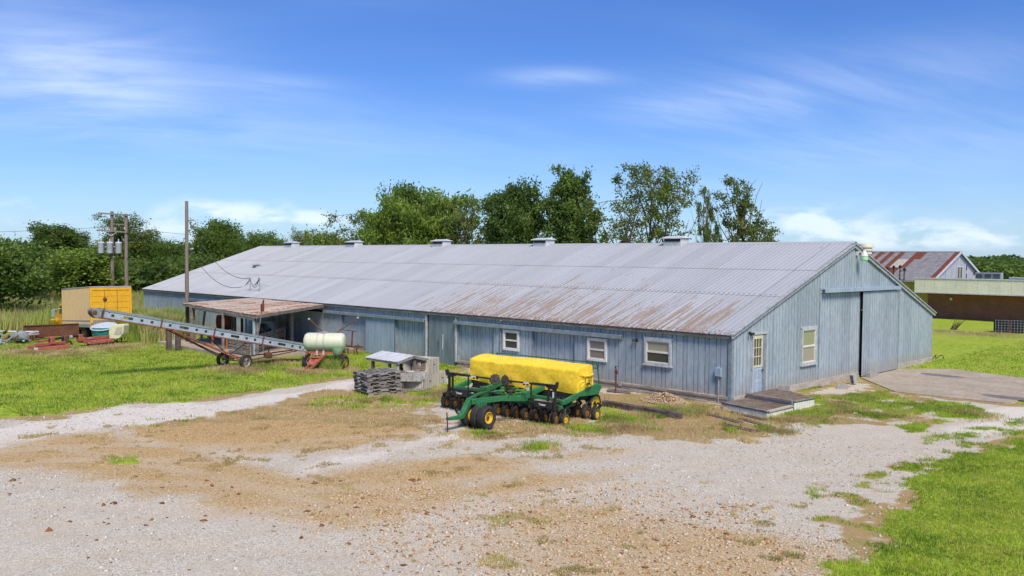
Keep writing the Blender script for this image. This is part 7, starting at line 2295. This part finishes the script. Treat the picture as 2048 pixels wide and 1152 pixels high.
def thin_sampler(poly, thr, seed):
    P = np.array(poly)
    def f(n, r):
        x = r.uniform(P[:, 0].min(), P[:, 0].max(), n); y = r.uniform(P[:, 1].min(), P[:, 1].max(), n)
        dd = sdf(x, y, poly)
        c = fbm(x, y, .45, seed, 3) * .7 + fbm(x, y, 2.2, seed + 9) * .5 + sm(dd, -.5, 1.5) * .1
        return x, y, (dd > -.4) & (c > thr)
    return f


blades('sparse_weeds', 150000, thin_sampler(WEEDY, .87, 71), .02, .07, .012, M['straw'], 'thin straw coloured growth among the foreground stones', lean=1.1, seed=41, cat='dry grass')
blades('sparse_weeds', 110000, thin_sampler(WEEDY, .91, 71), .02, .06, .011, M['grass'], 'thin green growth among the foreground stones', lean=1.1, seed=42, cat='weeds')
blades('sparse_weeds', 170000, thin_sampler(MIDW, .82, 81), .02, .07, .014, M['straw'], 'thin straw coloured growth over the dirt in the middle of the yard', lean=1.1, seed=43, cat='dry grass')
blades('sparse_weeds', 60000, thin_sampler(MIDW, .90, 81), .02, .06, .014, M['grass'], 'thin green growth over the dirt in the middle of the yard', lean=1.1, seed=44, cat='weeds')
blades('dry_grass', 26000, lawn_sampler(-2, 14, -22, 8, 6), .04, .10, .010, M['straw'], 'dead stems scattered through the right foreground lawn', lean=.9, seed=45, cat='dry grass')
blades('dry_grass', 16000, lawn_sampler(-46, -4, -19, 0, 20), .06, .13, .02, M['straw'], 'dead stems scattered through the left lawn', lean=.9, seed=46, cat='dry grass')
# dead growth round the implements
xs_, ys_ = [], []
for (px, py), rad, n in (((460, 738), .9, 3500), ((495, 745), .8, 3000), ((560, 725), 1.4, 3500), ((610, 745), .8, 4000), ((650, 742), .9, 2500), ((700, 740), .5, 900), ((40, 705), 2.0, 5000), ((120, 708), 2.0, 5000), ((200, 698), 1.6, 4500), ((250, 695), 1.4, 3000),
                         ((700, 705), .8, 1200), ((610, 700), 1.6, 2500), ((1930, 668), 2.5, 3500), ((1890, 664), 1.6, 1600), ((2000, 671), 2.6, 3500)):
    g_ = G(px, py); xs_.append(g_[0] + r.normal(0, rad * .5, n)); ys_.append(g_[1] + r.normal(0, rad * .5, n))
UX, UY = np.concatenate(xs_), np.concatenate(ys_)
blades('dead_grass', len(UX), lambda n, r: (UX, UY, r.uniform(size=len(UX)) < .55), .05, .20, .018, M['straw'], 'pale dead grass round the idle implements and far lawn edge', lean=.9, seed=15, cat='dead grass', per=1, spread=.06)
x_, y_ = -17.7, -5.2
blades('tall_weeds', 700, weedpatch(x_, y_, .7, .5), .3, .75, .035, M['weed'], 'green weeds growing up under the sprayer tank', lean=.6, seed=21, cat='weeds', per=2, spread=.05)
g_ = G(1905, 660)
b_ = MB(); rr = random.Random(3)
for k in range(12):
    a = Vector((rr.uniform(-.2, .2), rr.uniform(-.2, .2), 0)); d = Vector((rr.uniform(-.2, .9), rr.uniform(-.3, .5), rr.uniform(.4, 1.1)))
    b_.tube([a, a + d * .5 + Vector((.05, 0, .1)), a + d], [.03, .02, .008], 5)
db = thing('dead_branch', 'bare dead branch sticking up from the brush line on the far lawn', 'branch', (g_[0], g_[1], 0)); b_.build('twigs', M['bark'], db, local=True)['kind'] = 'stuff'

# ------------------------------------------------------------------ stones on the yard
def stones(n, x0, x1, y0, y1, smin, smax, mat, label, keep, seed, name='yard_gravel', pw=2.0):
    r = np.random.default_rng(seed)
    x = r.uniform(x0, x1, n); y = r.uniform(y0, y1, n)
    m = masks(x, y); v, dep = visible(x, y)
    ok = v & keep(x, y, m, dep, r) & (sdf(x, y, [(p[0], p[1]) for p in ap]) < 0)
    x, y = x[ok], y[ok]
    s = smin + (smax - smin) * r.uniform(0, 1, len(x)) ** pw
    rocks(x, y, hgt(x, y) - s * .1, s, mat, name, label, seed)


BR_ = gp((560, 1010), (760, 960), (1000, 985), (1250, 960), (1500, 1010), (1680, 1080), (1640, 1300), (900, 1400), (820, 1180), (640, 1080))
stones(52000, -4, 12, -22, -6, .012, .06, M['st_tan'], 'scatter of tan and brown stones in the foreground yard', lambda x, y, m, d, r: (d < 22) & (m[0] < .4) & (sm(sdf(x, y, BR_) + (fbm(x, y, 1.0, 8) - .5) * 2.4, -.8, 1.2) > r.uniform(0.05, 1.1, len(x))), 51, pw=3.0)
stones(64000, -22, 12, -22, -2, .010, .05, M['st_white'], 'fine pale limestone gravel strewn over the yard', lambda x, y, m, d, r: (d < 30) & (m[0] < .4) & (m[2] < .45) & (fbm(x, y, 1.5, 18) > .38), 52, pw=4.0)
stones(26000, -16, 10, -20, -4, .012, .035, M['st_tan'], 'small tan stones over the dirt parts of the yard', lambda x, y, m, d, r: (d < 32) & (m[2] > .35 + r.uniform(0, .3, len(x))), 53)
stones(600, -10, 8, -22, -10, .03, .085, M['st_clod'], 'few larger brown clods lying on the pale gravel', lambda x, y, m, d, r: (d < 20) & (m[0] < .3) & (fbm(x, y, 2.0, 28) > .45), 54, 'brown_clods', 2.5)
